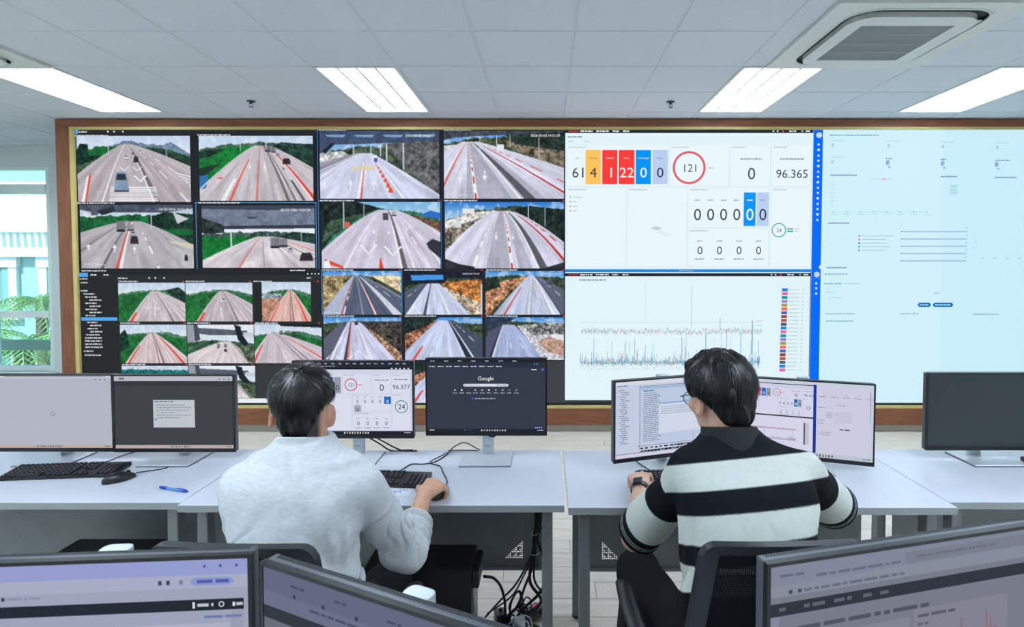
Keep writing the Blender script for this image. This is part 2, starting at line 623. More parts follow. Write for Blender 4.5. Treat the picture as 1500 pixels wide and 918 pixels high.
M_LAMP = emit_mat('lamp_tube_glow', LAMP_COLOR, LAMP)
M_REFLECT = mat('lamp_reflector', (225, 228, 230), 0.25, metal=0.2)
M_LAMPFRAME = mat('lamp_frame_white', (222, 226, 228), 0.5)
def make_troffer():
    t = thing('ceiling_light', 'x', 'ceiling light', (0, 0, 0))
    w, d, hh = 0.582, 1.182, 0.075
    fr = MB()
    for (a, b, c, e) in ((-w / 2, w / 2, -d / 2, -d / 2 + 0.02), (-w / 2, w / 2, d / 2 - 0.02, d / 2),
                         (-w / 2, -w / 2 + 0.02, -d / 2 + 0.02, d / 2 - 0.02), (w / 2 - 0.02, w / 2, -d / 2 + 0.02, d / 2 - 0.02)):
        fr.box(a, b, c, e, -0.006, 0.006)
    fr.build('frame', M_LAMPFRAME, t)
    hs = MB()
    hs.box(-w / 2, -w / 2 + 0.018, -d / 2, d / 2, 0.006, hh).box(w / 2 - 0.018, w / 2, -d / 2, d / 2, 0.006, hh)
    hs.box(-w / 2, w / 2, -d / 2, -d / 2 + 0.018, 0.006, hh).box(-w / 2, w / 2, d / 2 - 0.018, d / 2, 0.006, hh)
    hs.box(-w / 2, w / 2, -d / 2, d / 2, hh, hh + 0.01)
    hs.build('housing', M_REFLECT, t)
    MB().box(-w / 2 + 0.02, w / 2 - 0.02, -d / 2 + 0.02, d / 2 - 0.02, 0.050, 0.054).build('lamp_panel', M_LAMP, t)
    lv = MB()
    for k in range(1, 4):
        x = -w / 2 + 0.02 + (w - 0.04) * k / 4
        lv.prism([(x - 0.009, 0.002), (x + 0.009, 0.002), (x + 0.002, 0.036), (x - 0.002, 0.036)], -d / 2 + 0.02, d / 2 - 0.02, Matrix(((1, 0, 0, 0), (0, 0, 1, 0), (0, 1, 0, 0), (0, 0, 0, 1))))
    lv.build('reflector_blade', M_REFLECT, t)
    cr = MB()
    for k in range(1, 12):
        yy = -d / 2 + 0.02 + (d - 0.04) * k / 12
        cr.box(-w / 2 + 0.02, w / 2 - 0.02, yy - 0.0012, yy + 0.0012, 0.004, 0.03)
    cr.build('cross_louvre', M_REFLECT, t)
    return t
tro = make_troffer()
first = True
labs = {-11: 'unseen louvred ceiling light added to brighten the window side, beyond the left picture edge', -7: 'louvred fluorescent ceiling light at the upper left corner', -3: 'glowing white ceiling light above the four camera pictures in the middle',
        2: 'glowing white ceiling light directly behind the air conditioner cassette', 5: 'louvred fluorescent ceiling light at the upper right corner'}
for r in TR_ROWS:
    for c in TR_COLS:
        o = tro if first else copy_tree(tro)
        first = False
        o.location = (GX + 0.6 * c + 0.3, GY + 0.6 * r + 0.6, H)
        o['group'] = 'ceiling lights'
        o['label'] = labs[c] if r == 1 else 'unseen louvred ceiling light in the rows behind the camera, there for the room lighting'
# ------------------------------------------------------------------ air conditioner cassettes
M_AC = mat('cassette_white_plastic', (212, 216, 212), 0.42)
M_ACDARK = mat('cassette_slot_dark', (30, 36, 38), 0.6)
M_ACGRILLE = mat('cassette_grille_grey', (150, 154, 154), 0.5)
M_ACBACK = mat('cassette_filter_grey', (84, 88, 90), 0.8)
def make_cassette():
    t = thing('air_conditioner', 'x', 'air conditioner')
    def ringplate(mb, outer, inner, z0, z1):
        n = len(outer)
        vs_ = [(p[0], p[1], z) for z in (z0, z1) for p in outer] + [(p[0], p[1], z) for z in (z0, z1) for p in inner]
        fs = []
        for i in range(n):
            k = (i + 1) % n
            fs += [(i, k, n + k, n + i), (2 * n + i, 3 * n + i, 3 * n + k, 2 * n + k), (i, 2 * n + i, 2 * n + k, k), (n + i, n + k, 3 * n + k, 3 * n + i)]
        mb.add(vs_, fs)
    p = MB()
    ringplate(p, rrect(1.03, 1.0, 0.012), rrect(0.80, 0.86, 0.16), -0.022, 0.004)
    p.build('panel', M_AC, t)
    MB().prism(rrect(0.84, 0.90, 0.16), -0.004, 0.004).build('air_slot', M_ACDARK, t)
    ln = MB()
    ringplate(ln, rrect(0.7995, 0.8595, 0.16), rrect(0.784, 0.844, 0.152), -0.0175, -0.003)
    ln.build('slot_liner', M_ACDARK, t)
    rim = MB()
    ringplate(rim, rrect(0.812, 0.872, 0.166), rrect(0.79, 0.85, 0.155), -0.026, -0.018)
    rim.build('rim', M_AC, t)
    c = MB()
    ringplate(c, rrect(0.72, 0.76, 0.13, cx=0.006, cy=0.022), rrect(0.53, 0.55, 0.01, cx=0.0, cy=0.03), -0.034, -0.004)
    c.build('centre_panel', M_AC, t, bevel=0.0)
    MB().box(-0.265, 0.265, -0.245, 0.305, -0.014, -0.006).build('filter', M_ACBACK, t)
    g = MB()
    for k in range(45):
        x = -0.26 + 0.52 * k / 44
        g.box(x - 0.0032, x + 0.0032, -0.245, 0.305, -0.026, -0.018)
    for k in range(46):
        yy = -0.24 + 0.54 * k / 45
        g.box(-0.265, 0.265, yy - 0.0032, yy + 0.0032, -0.028, -0.020)
    for k in (1, 2, 3):
        yy = -0.245 + 0.55 * k / 4
        g.box(-0.265, 0.265, yy - 0.006, yy + 0.006, -0.030, -0.018)
    tag(g.build('grille', M_ACGRILLE, t), kind='stuff')
    for (x0, x1, y0, y1) in ((0.355, 0.392, -0.28, 0.30), (-0.3, 0.3, 0.395, 0.424)):
        MB().box(x0, x1, y0, y1, -0.019, -0.012).build('air_flap', M_AC, t, bevel=0.003)
    return t
ac = make_cassette()
ac.location = (2.045, 3.50, H)
tag(ac, 'white square air conditioner cassette with grey perforated grille, in front of a ceiling light', 'air conditioner', 'air conditioner cassettes')
ac2 = copy_tree(ac)
ac2.location = (-3.94, 3.50, H)
tag(ac2, 'air conditioner cassette at the left picture edge, only its dark slot tip showing', 'air conditioner', 'air conditioner cassettes')
for cx, lo in ((2.045, GX + 1.2), (-3.94, GX - 4.8)):
    for (a, b, c, d) in ((lo + 0.008, cx - 0.517, GY - 0.592, GY + 0.592), (cx + 0.517, lo + 1.192, GY - 0.592, GY + 0.592), (cx - 0.515, cx + 0.515, GY - 0.592, 2.998)):
        if b - a > 0.01:
            MB().box(a, b, c, d, H, H + 0.016).build('tile', M_TILE, ceiling)

# ------------------------------------------------------------------ sprinklers
M_SPR = mat('sprinkler_dark_chrome', (78, 84, 90), 0.3, metal=0.8)
def sprinkler(x, y, label):
    t = thing('fire_sprinkler', label, 'sprinkler', (x, y, H), group='ceiling sprinklers')
    MB().lathe([(0.036, -0.006), (0.034, -0.001), (0.02, 0.0)], 20).build('escutcheon', M_SPR, t, smooth=True)
    b = MB().lathe([(0.008, -0.024), (0.013, -0.02), (0.013, -0.006)], 12)
    b.tube([(0.012, 0, -0.02), (0.014, 0, -0.034), (0.004, 0, -0.048)], 0.0028, 6).tube([(-0.012, 0, -0.02), (-0.014, 0, -0.034), (-0.004, 0, -0.048)], 0.0028, 6)
    b.build('frame_arms', M_SPR, t)
    d = MB()
    for k in range(10):
        a = 2 * math.pi * k / 10
        ca, sa = math.cos(a), math.sin(a)
        d.prism([(0.0 - 0.003 * sa, 0.003 * ca), (0.0 + 0.003 * sa, -0.003 * ca), (0.019 * ca + 0.004 * sa, 0.019 * sa - 0.004 * ca), (0.019 * ca - 0.004 * sa, 0.019 * sa + 0.004 * ca)], -0.051, -0.049)
    d.build('deflector', M_SPR, t)
sprinkler(-2.49, 4.86, 'small dark pendant fire sprinkler between the two left ceiling lights')
sprinkler(1.06, 4.88, 'small dark pendant fire sprinkler beside the light behind the air conditioner')

# ------------------------------------------------------------------ outside the window
M_FACADE = mat('facade_pale_render', (216, 226, 226), 0.8, noise=0.02, nscale=1)
M_FACADE2 = mat('facade_blue_grey_render', (150, 186, 190), 0.8, noise=0.03, nscale=1)
M_TEAL = mat('shutter_teal', (120, 168, 172), 0.6)
M_WINDARK = mat('far_window_glass', (120, 150, 158), 0.15)
M_PALM = mat('palm_leaf_green', (86, 132, 78), 0.6, color2=(128, 168, 104), nscale=4)
M_TRUNK = mat('palm_trunk_brown', (120, 108, 90), 0.9, noise=0.1, nscale=8)
M_GROUND = mat('yard_ground_grey', (150, 152, 146), 0.9, noise=0.05, nscale=0.5)
tag(MB().box(-60, 40, 8, 70, -7.4, -7.2).build('ground', M_GROUND), kind='structure')
bl = thing('neighbouring_building', 'pale neighbouring building with parapet and teal windows, seen through the window', 'building', (-17.2, 19, -7.2))
MB().box(-7, 7, 0, 8, 0, 9.55).build('wall', M_FACADE2, bl)
MB().box(-7.1, 7.1, -0.25, 0.0, 9.05, 9.35).build('cornice', M_FACADE, bl)
pr = MB().box(-7.1, 7.1, -0.2, 0.05, 9.85, 9.97)
for k in range(60):
    x = -7 + 14 * k / 59
    pr.box(x - 0.05, x + 0.05, -0.14, 0, 9.35, 9.85)
tag(pr.build('balustrade', M_FACADE, bl), kind='stuff')
roof = MB()
roof.prism([(-6.4, 1.2), (6.4, 1.2), (6.4, 7.0), (-6.4, 7.0)], 9.5, 11.7)
roof.build('roof_storey', M_FACADE, bl)
for k in range(6):
    x = -5.6 + 2.24 * k
    for zf in (1.2, 4.4, 7.2):
        s = MB().box(x - 0.75, x - 0.48, -0.12, 0, zf - 0.1, zf + 1.75).box(x + 0.48, x + 0.75, -0.12, 0, zf - 0.1, zf + 1.75)
        s.box(x - 0.8, x + 0.8, -0.16, 0, zf + 1.5, zf + 1.85).box(x - 0.8, x + 0.8, -0.16, 0, zf - 0.25, zf - 0.02)
        wnd = s.build('window_surround', M_FACADE, bl)
        MB().box(x - 0.48, x + 0.48, -0.06, 0, zf - 0.02, zf + 1.5).build('pane', M_WINDARK, wnd)
        MB().box(x - 0.46, x - 0.26, -0.1, -0.06, zf, zf + 1.48).box(x + 0.26, x + 0.46, -0.1, -0.06, zf, zf + 1.48).build('shutter', M_TEAL, wnd)
def palm(x, y, top, label, seed):
    rr = random.Random(seed)
    t = thing('palm_tree', label, 'tree', (x, y, -7.2), group='palms outside the window')
    hgt = top + 7.2
    MB().tube([(0, 0, 0), (0.05, 0, hgt * 0.5), (0.0, 0.05, hgt)], [0.2, 0.15, 0.12], 10).build('trunk', M_TRUNK, t, smooth=True)
    for k in range(20):
        a = 2 * math.pi * k / 20 + rr.uniform(-0.15, 0.15)
        up = rr.uniform(0.15, 1.0)
        L = rr.uniform(1.3, 1.8)
        fr = MB()
        pts = []
        for i in range(9):
            s = i / 8
            rad = L * s * (1 - 0.12 * s)
            z = hgt + up * L * 0.75 * s - 1.05 * L * s * s * (1.1 - 0.4 * up)
            pts.append(Vector((math.cos(a) * rad, math.sin(a) * rad, z)))
        fr.tube(pts, [0.02 - 0.0018 * i for i in range(9)], 5)
        side = Vector((-math.sin(a), math.cos(a), 0))
        for i in range(1, 9):
            for j in range(2):
                q = pts[i - 1].lerp(pts[i], 0.5 * j)
                tv = (pts[i] - pts[i - 1]).normalized()
                for sgn in (-1, 1):
                    ln = 0.42 * math.sin(math.pi * min(1, 0.15 + 0.85 * i / 9)) + 0.1
                    e = q + (side * sgn * 0.8 + tv * 0.6 + Vector((0, 0, -0.35))) * ln
                    w_ = tv * 0.018
                    fr.add([q - w_, q + w_, e], [(0, 1, 2)])
        fr.build('frond', M_PALM, t)
palm(-8.6, 9.3, 0.22, 'palm with green fronds below the window rail, nearest the video wall', 3)
palm(-11.6, 11.2, 0.05, 'palm with green fronds below the window rail, at the left picture edge', 5)
palm(-13.0, 14.6, 0.65, 'hazy palm in front of the pale building', 8)
rail_ = thing('balcony_rail', 'pale green-grey balcony rail outside the window, in front of the palms', 'railing', (-7.0, 7.4, 0))
MB().box(-2.2, 1.6, -0.04, 0.04, 0.50, 0.63).build('handrail', mat('rail_grey_green', (150, 172, 158), 0.5), rail_, bevel=0.008)
for k in range(3):
    MB().box(-2.1 + k * 1.75, -2.05 + k * 1.75, -0.025, 0.025, -0.25, 0.5).build('post', MATS['rail_grey_green'], rail_)
tag(MB().box(-9.6, -4.8, Y1 + 0.2, 7.6, -0.4, -0.25).build('balcony_slab', M_GROUND), 'grey concrete balcony slab outside the window', 'balcony')

# ------------------------------------------------------------------ camera pictures
def hash2(ix, iy, seed):
    h = (ix.astype(np.int64) * 374761393 + iy.astype(np.int64) * 668265263 + seed * 1442695041) & 0x7fffffff
    h = (h ^ (h >> 13)) * 1274126177 & 0x7fffffff
    return ((h ^ (h >> 16)) & 0xffff) / 65535.0
def vnoise2(x, y, seed=0):
    ix, iy = np.floor(x), np.floor(y)
    fx_, fy_ = x - ix, y - iy
    fx_, fy_ = fx_ * fx_ * (3 - 2 * fx_), fy_ * fy_ * (3 - 2 * fy_)
    a, b = hash2(ix, iy, seed), hash2(ix + 1, iy, seed)
    c, d = hash2(ix, iy + 1, seed), hash2(ix + 1, iy + 1, seed)
    return (a * (1 - fx_) + b * fx_) * (1 - fy_) + (c * (1 - fx_) + d * fx_) * fy_
def fbm2(x, y, seed=0, oct=4):
    v, a = 0, 0.5
    for k in range(oct):
        v = v + a * vnoise2(x * 2 ** k, y * 2 ** k, seed + k)
        a *= 0.5
    return v / (1 - 0.5 ** oct)

class Feed:
    def __init__(self, W, Hh, seed):
        self.W, self.H, self.seed = W * 2, Hh * 2, seed
        self.X, self.Y = np.meshgrid((np.arange(self.W) + 0.5) / self.W, (np.arange(self.H) + 0.5) / self.H)
        self.im = np.zeros((self.H, self.W, 3))
        self.ns = np.clip((fbm2(self.X * 22, self.Y * 13, seed) - 0.5) * 1.6 + 0.5, 0, 1)
        self.nf = np.clip((fbm2(self.X * 62, self.Y * 36, seed + 9, 3) - 0.5) * 1.7 + 0.5, 0, 1)
    def put(self, mask, col, tex=0.0, fine=0.0, alpha=1.0):
        c = np.array(col, float)[None, None, :] * (1 + tex * 0.75 * (self.ns - 0.5)[..., None] * 2 + fine * 0.8 * (self.nf - 0.5)[..., None] * 2)
        m = (mask * alpha)[..., None]
        self.im = self.im * (1 - m) + c * m
    def sky(self, top, bot, y1):
        t = np.clip(self.Y / y1, 0, 1)[..., None]
        self.im = np.array(top, float) * (1 - t) + np.array(bot, float) * t
        cl = np.clip((self.ns - 0.5) * 3, 0, 1)[..., None] * 0.5
        self.im = self.im * (1 - cl) + np.array((235, 242, 248.0)) * cl
    def below(self, ys, col, tex=0.3, fine=0.2, rough=0.03):
        """everything under a skyline through (x, y) points"""
        xs_, yv = zip(*ys)
        line = np.interp(self.X, xs_, yv) + rough * (fbm2(self.X * 30, self.X * 0 + self.seed, self.seed + 3) - 0.5) * 2
        self.put((self.Y > line).astype(float), col, tex, fine)
    def poly(self, pts, col, tex=0.0, fine=0.0, alpha=1.0):
        x, y = self.X, self.Y
        ins = np.zeros_like(x, bool)
        n = len(pts)
        for i in range(n):
            (xa, ya), (xb, yb) = pts[i], pts[(i + 1) % n]
            if ya == yb:
                continue
            c = ((ya > y) != (yb > y)) & (x < (xb - xa) * (y - ya) / (yb - ya) + xa)
            ins ^= c
        self.put(ins.astype(float), col, tex, fine, alpha)
    def road(self, vx, vy, wt, bl_, br, col, gam=1.0, tex=0.03, fine=0.03):
        col = np.array(col, float) * (1.12 if sum(col) > 400 else 1.0)
        t = np.clip((self.Y - vy) / (1 - vy), 1e-6, 1)
        self.rl = (vx - wt / 2) + (bl_ - (vx - wt / 2)) * t ** gam
        self.rr = (vx + wt / 2) + (br - (vx + wt / 2)) * t ** gam
        self.rt = t
        self.on = (self.Y > vy)
        on = ((self.X > self.rl) & (self.X < self.rr) & self.on).astype(float)
        self.put(on, col, tex, fine)
        s_ = (self.X - self.rl) / np.maximum(self.rr - self.rl, 1e-4)
        st = fbm2(s_ * 34, self.rt * 2.2, self.seed + 21, 3) - 0.5
        self.im = self.im * (1 + (on * st * 0.34 * np.clip(self.rt * 3, 0.2, 1))[..., None])
    def lane(self, s, col, w=0.012, dash=0, t0=0.0, t1=1.0, alpha=0.95):
        c = self.rl + (self.rr - self.rl) * s
        m = (np.abs(self.X - c) < w * (0.25 + self.rt) * 0.5 + 0.0012) & self.on & (self.rt >= t0) & (self.rt <= t1)
        if dash:
            m &= (np.sin(dash / (self.rt + 0.12)) > 0.0)
        self.put(m.astype(float), col, 0, 0.05, alpha)
    def band(self, s0, s1, col, t0=0.0, t1=1.0, alpha=1.0, tex=0.05):
        a = self.rl + (self.rr - self.rl) * s0
        b = self.rl + (self.rr - self.rl) * s1
        m = (self.X > a) & (self.X < b) & self.on & (self.rt >= t0) & (self.rt <= t1)
        self.put(m.astype(float), col, tex, 0.06, alpha)
    def chevron(self, cx, cy, w, h, th, col=(240, 242, 245)):
        self.poly([(cx - w, cy - h), (cx - w + th, cy - h), (cx, cy + h - th), (cx + w - th, cy - h), (cx + w, cy - h), (cx, cy + h)], col)
    def arrow(self, cx, cy, w, h, col=(235, 238, 242), down=False):
        k = -1 if down else 1
        self.poly([(cx - w * 0.25, cy + k * h), (cx + w * 0.25, cy + k * h), (cx + w * 0.2, cy - k * h * 0.1), (cx - w * 0.2, cy - k * h * 0.1)], col)
        self.poly([(cx, cy - k * h), (cx + w, cy + k * h * 0.05), (cx - w, cy + k * h * 0.05)], col)
    def car(self, cx, cy, w, h, col, glass=(40, 50, 60)):
        self.poly([(cx - w * 1.02, cy + h), (cx + w * 1.1, cy + h), (cx + w * 1.1, cy + h * 0.6), (cx - w * 1.02, cy + h * 0.6)], (40, 40, 44))
        self.poly([(cx - w, cy + h * 0.85), (cx - w * 0.95, cy - h * 0.1), (cx - w * 0.65, cy - h), (cx + w * 0.7, cy - h), (cx + w, cy - h * 0.1), (cx + w, cy + h * 0.85)], col, 0.1)
        self.poly([(cx - w * 0.72, cy - h * 0.15), (cx - w * 0.55, cy - h * 0.8), (cx + w * 0.6, cy - h * 0.8), (cx + w * 0.78, cy - h * 0.15)], glass)
    def truck(self, cx, cy, w, h, col=(122, 126, 132)):
        self.poly([(cx - w, cy + h), (cx - w, cy - h), (cx + w, cy - h), (cx + w, cy + h)], col, 0.1)
        self.poly([(cx - w, cy + h), (cx - w, cy + h * 0.55), (cx + w, cy + h * 0.55), (cx + w, cy + h)], (40, 42, 48))
        for k in range(1, 4):
            x = cx - w + 2 * w * k / 4
            self.poly([(x - w * 0.05, cy + h * 0.5), (x - w * 0.05, cy - h), (x + w * 0.05, cy - h), (x + w * 0.05, cy + h * 0.5)], (92, 96, 102))
    def pole(self, x, y0, y1, col=(205, 212, 220), w=0.006):
        self.poly([(x - w / 2, y0), (x + w / 2, y0), (x + w / 2, y1), (x - w / 2, y1)], col)
    def out(self):
        im = self.im.reshape(self.H // 2, 2, self.W // 2, 2, 3).mean((1, 3))
        return np.clip(im, 0, 255)

WHT = (238, 240, 244)
RED = (222, 78, 58)
DRED = (190, 38, 36)
def feed(kind, W, Hh):
    F = Feed(W, Hh, 11 + 17 * kind)
    if kind == 1:
        F.sky((190, 208, 232), (214, 226, 240), 0.3)
        F.below([(0, .26), (.25, .17), (.42, .08), (.7, .14), (.85, .12), (1, .27)], (108, 128, 152), 0.2, 0.2)
        F.below([(0, .24), (.2, .17), (.4, .14), (.45, .2), (.6, .17), (.8, .22), (1, .30)], (24, 104, 50), 0.25, 0.2)
        F.poly([(.5, .22), (.62, .17), (.78, .2), (1, .33), (1, .62), (.78, .38)], (40, 66, 52), 0.5, 0.4)
        F.poly([(0, .22), (.03, .12), (.1, .13), (.11, .3), (.25, .3), (.0, .62)], (20, 52, 40), 0.5, 0.4)
        F.poly([(0, .45), (.2, .34), (.3, .27), (.0, .7)], (70, 92, 66), 0.4, 0.3)
        F.road(.44, .13, .05, -.28, 1.62, (160, 152, 156), .82)
        F.lane(.0, (210, 216, 220), .014); F.lane(1.0, (214, 220, 224), .012)
        F.lane(.26, WHT, .012); F.lane(.52, (112, 104, 100), .035); F.lane(.50, WHT, .01)
        F.lane(.66, WHT, .012, 9); F.lane(.78, WHT, .012, 8); F.lane(.9, WHT, .009)
        F.band(.86, .99, WHT, .35, .75, 0.0)
        for k in range(8):
            yy = .77 + .028 * k
            F.poly([(.30 - .10 * (yy - .7), yy), (.68 + .12 * (yy - .7), yy), (.68 + .12 * (yy - .7), yy + .014), (.30 - .10 * (yy - .7), yy + .014)], WHT)
        for k in range(7):
            yy = .55 + .045 * k
            F.poly([(.86 + .03 * k, yy), (1, yy + .06), (1, yy + .075), (.86 + .03 * k, yy + .012)], WHT)
        F.chevron(.415, .50, .045, .03, .012); F.chevron(.53, .50, .045, .03, .012); F.chevron(.555, .65, .06, .05, .02)
        F.poly([(.10, .58), (.125, .58), (.075, 1), (.04, 1)], RED); F.poly([(.085, .62), (.105, .58), (.06, 1), (.03, 1)], WHT)
        F.car(.385, .69, .062, .15, (128, 152, 178)); F.car(.52, .355, .022, .045, (50, 48, 52)); F.car(.435, .325, .016, .03, (214, 218, 222)); F.car(.495, .27, .012, .02, (120, 120, 126))
        F.pole(.28, .05, .3); F.pole(.79, .2, .33)
    elif kind == 2:
        F.sky((186, 208, 232), (206, 222, 240), 0.3)
        F.below([(0, .22), (.25, .14), (.5, .10), (.7, .12), (1, .15)], (70, 96, 80), 0.4, 0.3)
        F.below([(0, .26), (.3, .17), (.5, .15), (.6, .2), (1, .25)], (24, 118, 52), 0.2, 0.2)
        F.poly([(0, .24), (.12, .22), (.25, .2), (.1, .32), (0, .36)], (28, 60, 48), 0.4, 0.3)
        F.poly([(.62, .2), (.72, .1), (.85, .12), (1, .13), (1, .6), (.8, .33)], (34, 58, 50), 0.5, 0.4)
        F.road(.55, .15, .1, -.1, 1.42, (176, 170, 176), .82)
        F.poly([(0, .58), (.08, .6), (.06, .8), (0, .83)], (44, 112, 170)); F.poly([(0, .5), (.2, .42), (.06, .6), (0, .62)], (34, 52, 44), 0.3)
        F.lane(.0, (216, 222, 226), .014); F.lane(1.0, (200, 204, 210), .012)
        F.lane(.24, RED, .022, 0, .25, 1, .75); F.lane(.2, WHT, .03, 0, .6); F.lane(.395, (206, 120, 116), .016)
        F.lane(.58, (110, 104, 100), .022); F.lane(.62, (120, 116, 112), .014); F.lane(.5, (168, 160, 164), .006)
        F.lane(.735, RED, .034, 0, .15); F.lane(.72, WHT, .012, 0, .15); F.lane(.67, (96, 94, 96), .022, 7, .4)
        F.arrow(.445, .47, .014, .05, down=True); F.arrow(.575, .47, .014, .05, down=True)
        F.truck(.605, .2, .028, .05); F.truck(.655, .22, .02, .045); F.car(.765, .39, .034, .045, (60, 40, 42)); F.car(.69, .29, .015, .02, (180, 180, 190))
        F.poly([(.16, .64), (.21, .635), (.21, .66), (.16, .665)], (226, 96, 86)); F.pole(.365, .13, .25); F.pole(.59, .1, .2)
    elif kind == 3:
        F.sky((150, 175, 205), (226, 232, 240), 0.25)
        F.below([(0, .2), (.3, .18), (.5, .16), (1, .2)], (22, 92, 50), 0.3, 0.3)
        F.poly([(.6, .2), (.75, .12), (1, .15), (1, .7), (.82, .6), (.62, .4)], (26, 56, 44), 0.6, 0.5)
        F.poly([(.66, .38), (1, .4), (1, .48), (.7, .46)], (20, 100, 50), 0.2)
        F.road(.46, .26, .12, -.85, 1.35, (158, 154, 160), .8)
        F.lane(.2, (190, 186, 186), .02); F.lane(.30, (120, 112, 110), .025); F.lane(.34, (196, 192, 196), .012)
        F.lane(.47, (100, 96, 98), .02); F.lane(.53, RED, .018); F.lane(.545, WHT, .022); F.lane(.70, WHT, .018, 10, .2); F.lane(.93, (212, 214, 218), .008)
        F.poly([(.78, .62), (1, .78), (1, 1), (.92, .98), (.74, .66)], (186, 186, 190), 0.1)
        F.arrow(.30, .68, .02, .065); F.arrow(.475, .7, .018, .06); F.arrow(.07, .66, .03, .04)
        F.truck(.36, .34, .037, .085); F.truck(.445, .36, .03, .05, (150, 154, 160)); F.car(.475, .55, .036, .06, (70, 44, 46)); F.car(.465, .45, .02, .03, (190, 194, 200))
        F.poly([(0, 0), (1, 0), (1, .06), (.75, .13), (.3, .12), (.22, .16), (0, .08)], (70, 78, 94), 0.25, 0.2)
        F.poly([(.1, 0), (.17, 0), (.16, .17), (.1, .17)], (84, 90, 104)); F.poly([(.82, .12), (.96, .22), (.86, .3)], (196, 204, 214))
        F.poly([(.15, .1), (.3, .03), (.32, .1), (.2, .17)], (40, 46, 56)); F.pole(.63, .14, .38); F.car(.93, .83, .015, .05, (40, 40, 46))
        F.poly([(.78, .56), (1, .62), (1, .7), (.8, .6)], (206, 202, 186))
    elif kind == 4:
        F.sky((205, 220, 236), (232, 238, 244), 0.45)
        F.below([(0, .47), (.3, .43), (.6, .42), (1, .46)], (60, 86, 82), 0.4, 0.4)
        F.below([(0, .52), (.3, .5), (.5, .49), (1, .56)], (20, 112, 46), 0.2, 0.2)
        F.poly([(.7, .5), (.8, .42), (1, .45), (1, .78), (.82, .6)], (36, 60, 54), 0.5, 0.5)
        F.road(.56, .50, .12, -.12, 1.9, (188, 182, 188), .85)
        F.lane(0, (220, 226, 230), .02); F.lane(.22, (214, 100, 90), .012); F.lane(.33, (150, 142, 148), .006); F.lane(.47, (170, 164, 168), .006)
        F.lane(.62, (110, 106, 104), .016); F.lane(.735, RED, .03); F.lane(.72, WHT, .012); F.arrow(.44, .93, .014, .05)
        F.truck(.645, .6, .04, .085); F.truck(.72, .6, .035, .07, (140, 142, 148)); F.car(.78, .71, .024, .03, (200, 204, 210)); F.car(.92, .82, .056, .065, (52, 40, 44))
        F.poly([(0, 0), (1, 0), (1, .34), (.72, .37), (.2, .36), (.02, .22), (0, .2)], (112, 122, 142), 0.2, 0.1)
        F.poly([(0, 0), (1, 0), (1, .05), (.6, .08), (0, .06)], (60, 68, 84)); F.poly([(.02, .3), (.2, .33), (1, .31), (1, .37), (.2, .38)], (52, 58, 72))
        F.poly([(0, .2), (.2, .32), (.2, .44), (.04, .46), (0, .44)], (46, 58, 56), 0.5, 0.4); F.poly([(.4, .19), (.5, .19), (.47, .21), (.42, .21)], (40, 46, 58))
        F.pole(.26, .43, .66, w=.012); F.pole(.88, .4, .62); F.pole(.585, .45, .65)
    elif kind == 5:
        F.sky((60, 130, 210), (150, 190, 225), 0.3)
        F.below([(0, .32), (.2, .27), (.35, .22), (.55, .24), (.6, .18), (1, .16)], (64, 84, 66), 0.4, 0.5)
        F.poly([(.52, .2), (1, .12), (1, .98), (.72, .55)], (96, 96, 96), 0.45, 0.35)
        F.poly([(0, .32), (.2, .3), (.25, .36), (0, .5)], (206, 208, 210), 0.3, 0.3)
        F.road(.37, .33, .12, -.9, 1.05, (182, 186, 206), .9)
        F.band(.0, .28, (150, 152, 172), .0, 1); F.lane(.12, (214, 130, 126), .012); F.lane(.24, WHT, .02); F.lane(.34, WHT, .012); F.lane(.18, (110, 110, 126), .03)
        F.lane(.635, RED, .016, 0, .2); F.lane(.625, WHT, .022, 0, .2); F.lane(.82, WHT, .014)
        F.poly([(.28, .51), (.46, .51), (.46, .58), (.27, .58)], (226, 206, 150), 0, 0, .6)
        for k in range(7):
            t = k / 6
            x, yy, s = .47 + .12 * t ** 1.1, .5 + .37 * t ** 1.2, .006 + .013 * t
            F.poly([(x - s, yy + s * 2), (x + s * 1.3, yy + s * 2), (x + s * .6, yy - s * 2), (x - s * .6, yy - s * 2)], (226, 84, 50))
        F.arrow(.255, .79, .02, .09); F.arrow(.45, .79, .02, .08); F.arrow(.04, .8, .02, .06)
        F.poly([(.45, .36), (.48, .36), (.48, .45), (.45, .45)], (236, 240, 244)); F.poly([(.455, .4), (.485, .4), (.48, .46), (.455, .46)], (70, 86, 160))
        for xx, a, b in ((.285, .2, .45), (.43, .15, .36), (.51, .18, .38), (.56, .2, .46), (.7, .18, .57)):
            F.pole(xx, a, b, (206, 212, 222), .01)
        F.poly([(0, 0), (1, 0), (1, .15), (.3, .2), (.12, .2), (.06, .3), (0, .34)], (64, 80, 108), 0.2, 0.1)
        for k in range(4):
            F.poly([(.05 + .24 * k, .06), (.22 + .24 * k, .06), (.2 + .24 * k, .10), (.07 + .24 * k, .09)], (126, 158, 198))
        F.poly([(.02, .3), (.1, .18), (.14, .18), (.05, .34)], (34, 40, 52))
    elif kind in (6, 8):
        F.sky((40, 116, 204), (170, 205, 235), 0.25)
        if kind == 6:
            F.below([(0, .2), (.2, .12), (.35, .1), (.6, .08), (1, .04)], (70, 82, 60), 0.5, 0.5)
            F.poly([(.45, .14), (1, .2), (1, .6), (.62, .3)], (112, 104, 88), 0.5, 0.5); F.poly([(.5, .05), (1, .0), (1, .3), (.6, .2)], (40, 54, 48), 0.5, 0.5)
            F.poly([(0, .22), (.15, .2), (0, .42)], (206, 206, 206), 0.2)
            F.road(.22, .16, .12, -.62, 1.75, (186, 188, 204), .92)
            a, b, gam = .45, .56, 1
        else:
            F.below([(0, .28), (.2, .15), (.4, .1), (.6, .07), (1, .1)], (70, 84, 62), 0.5, 0.5)
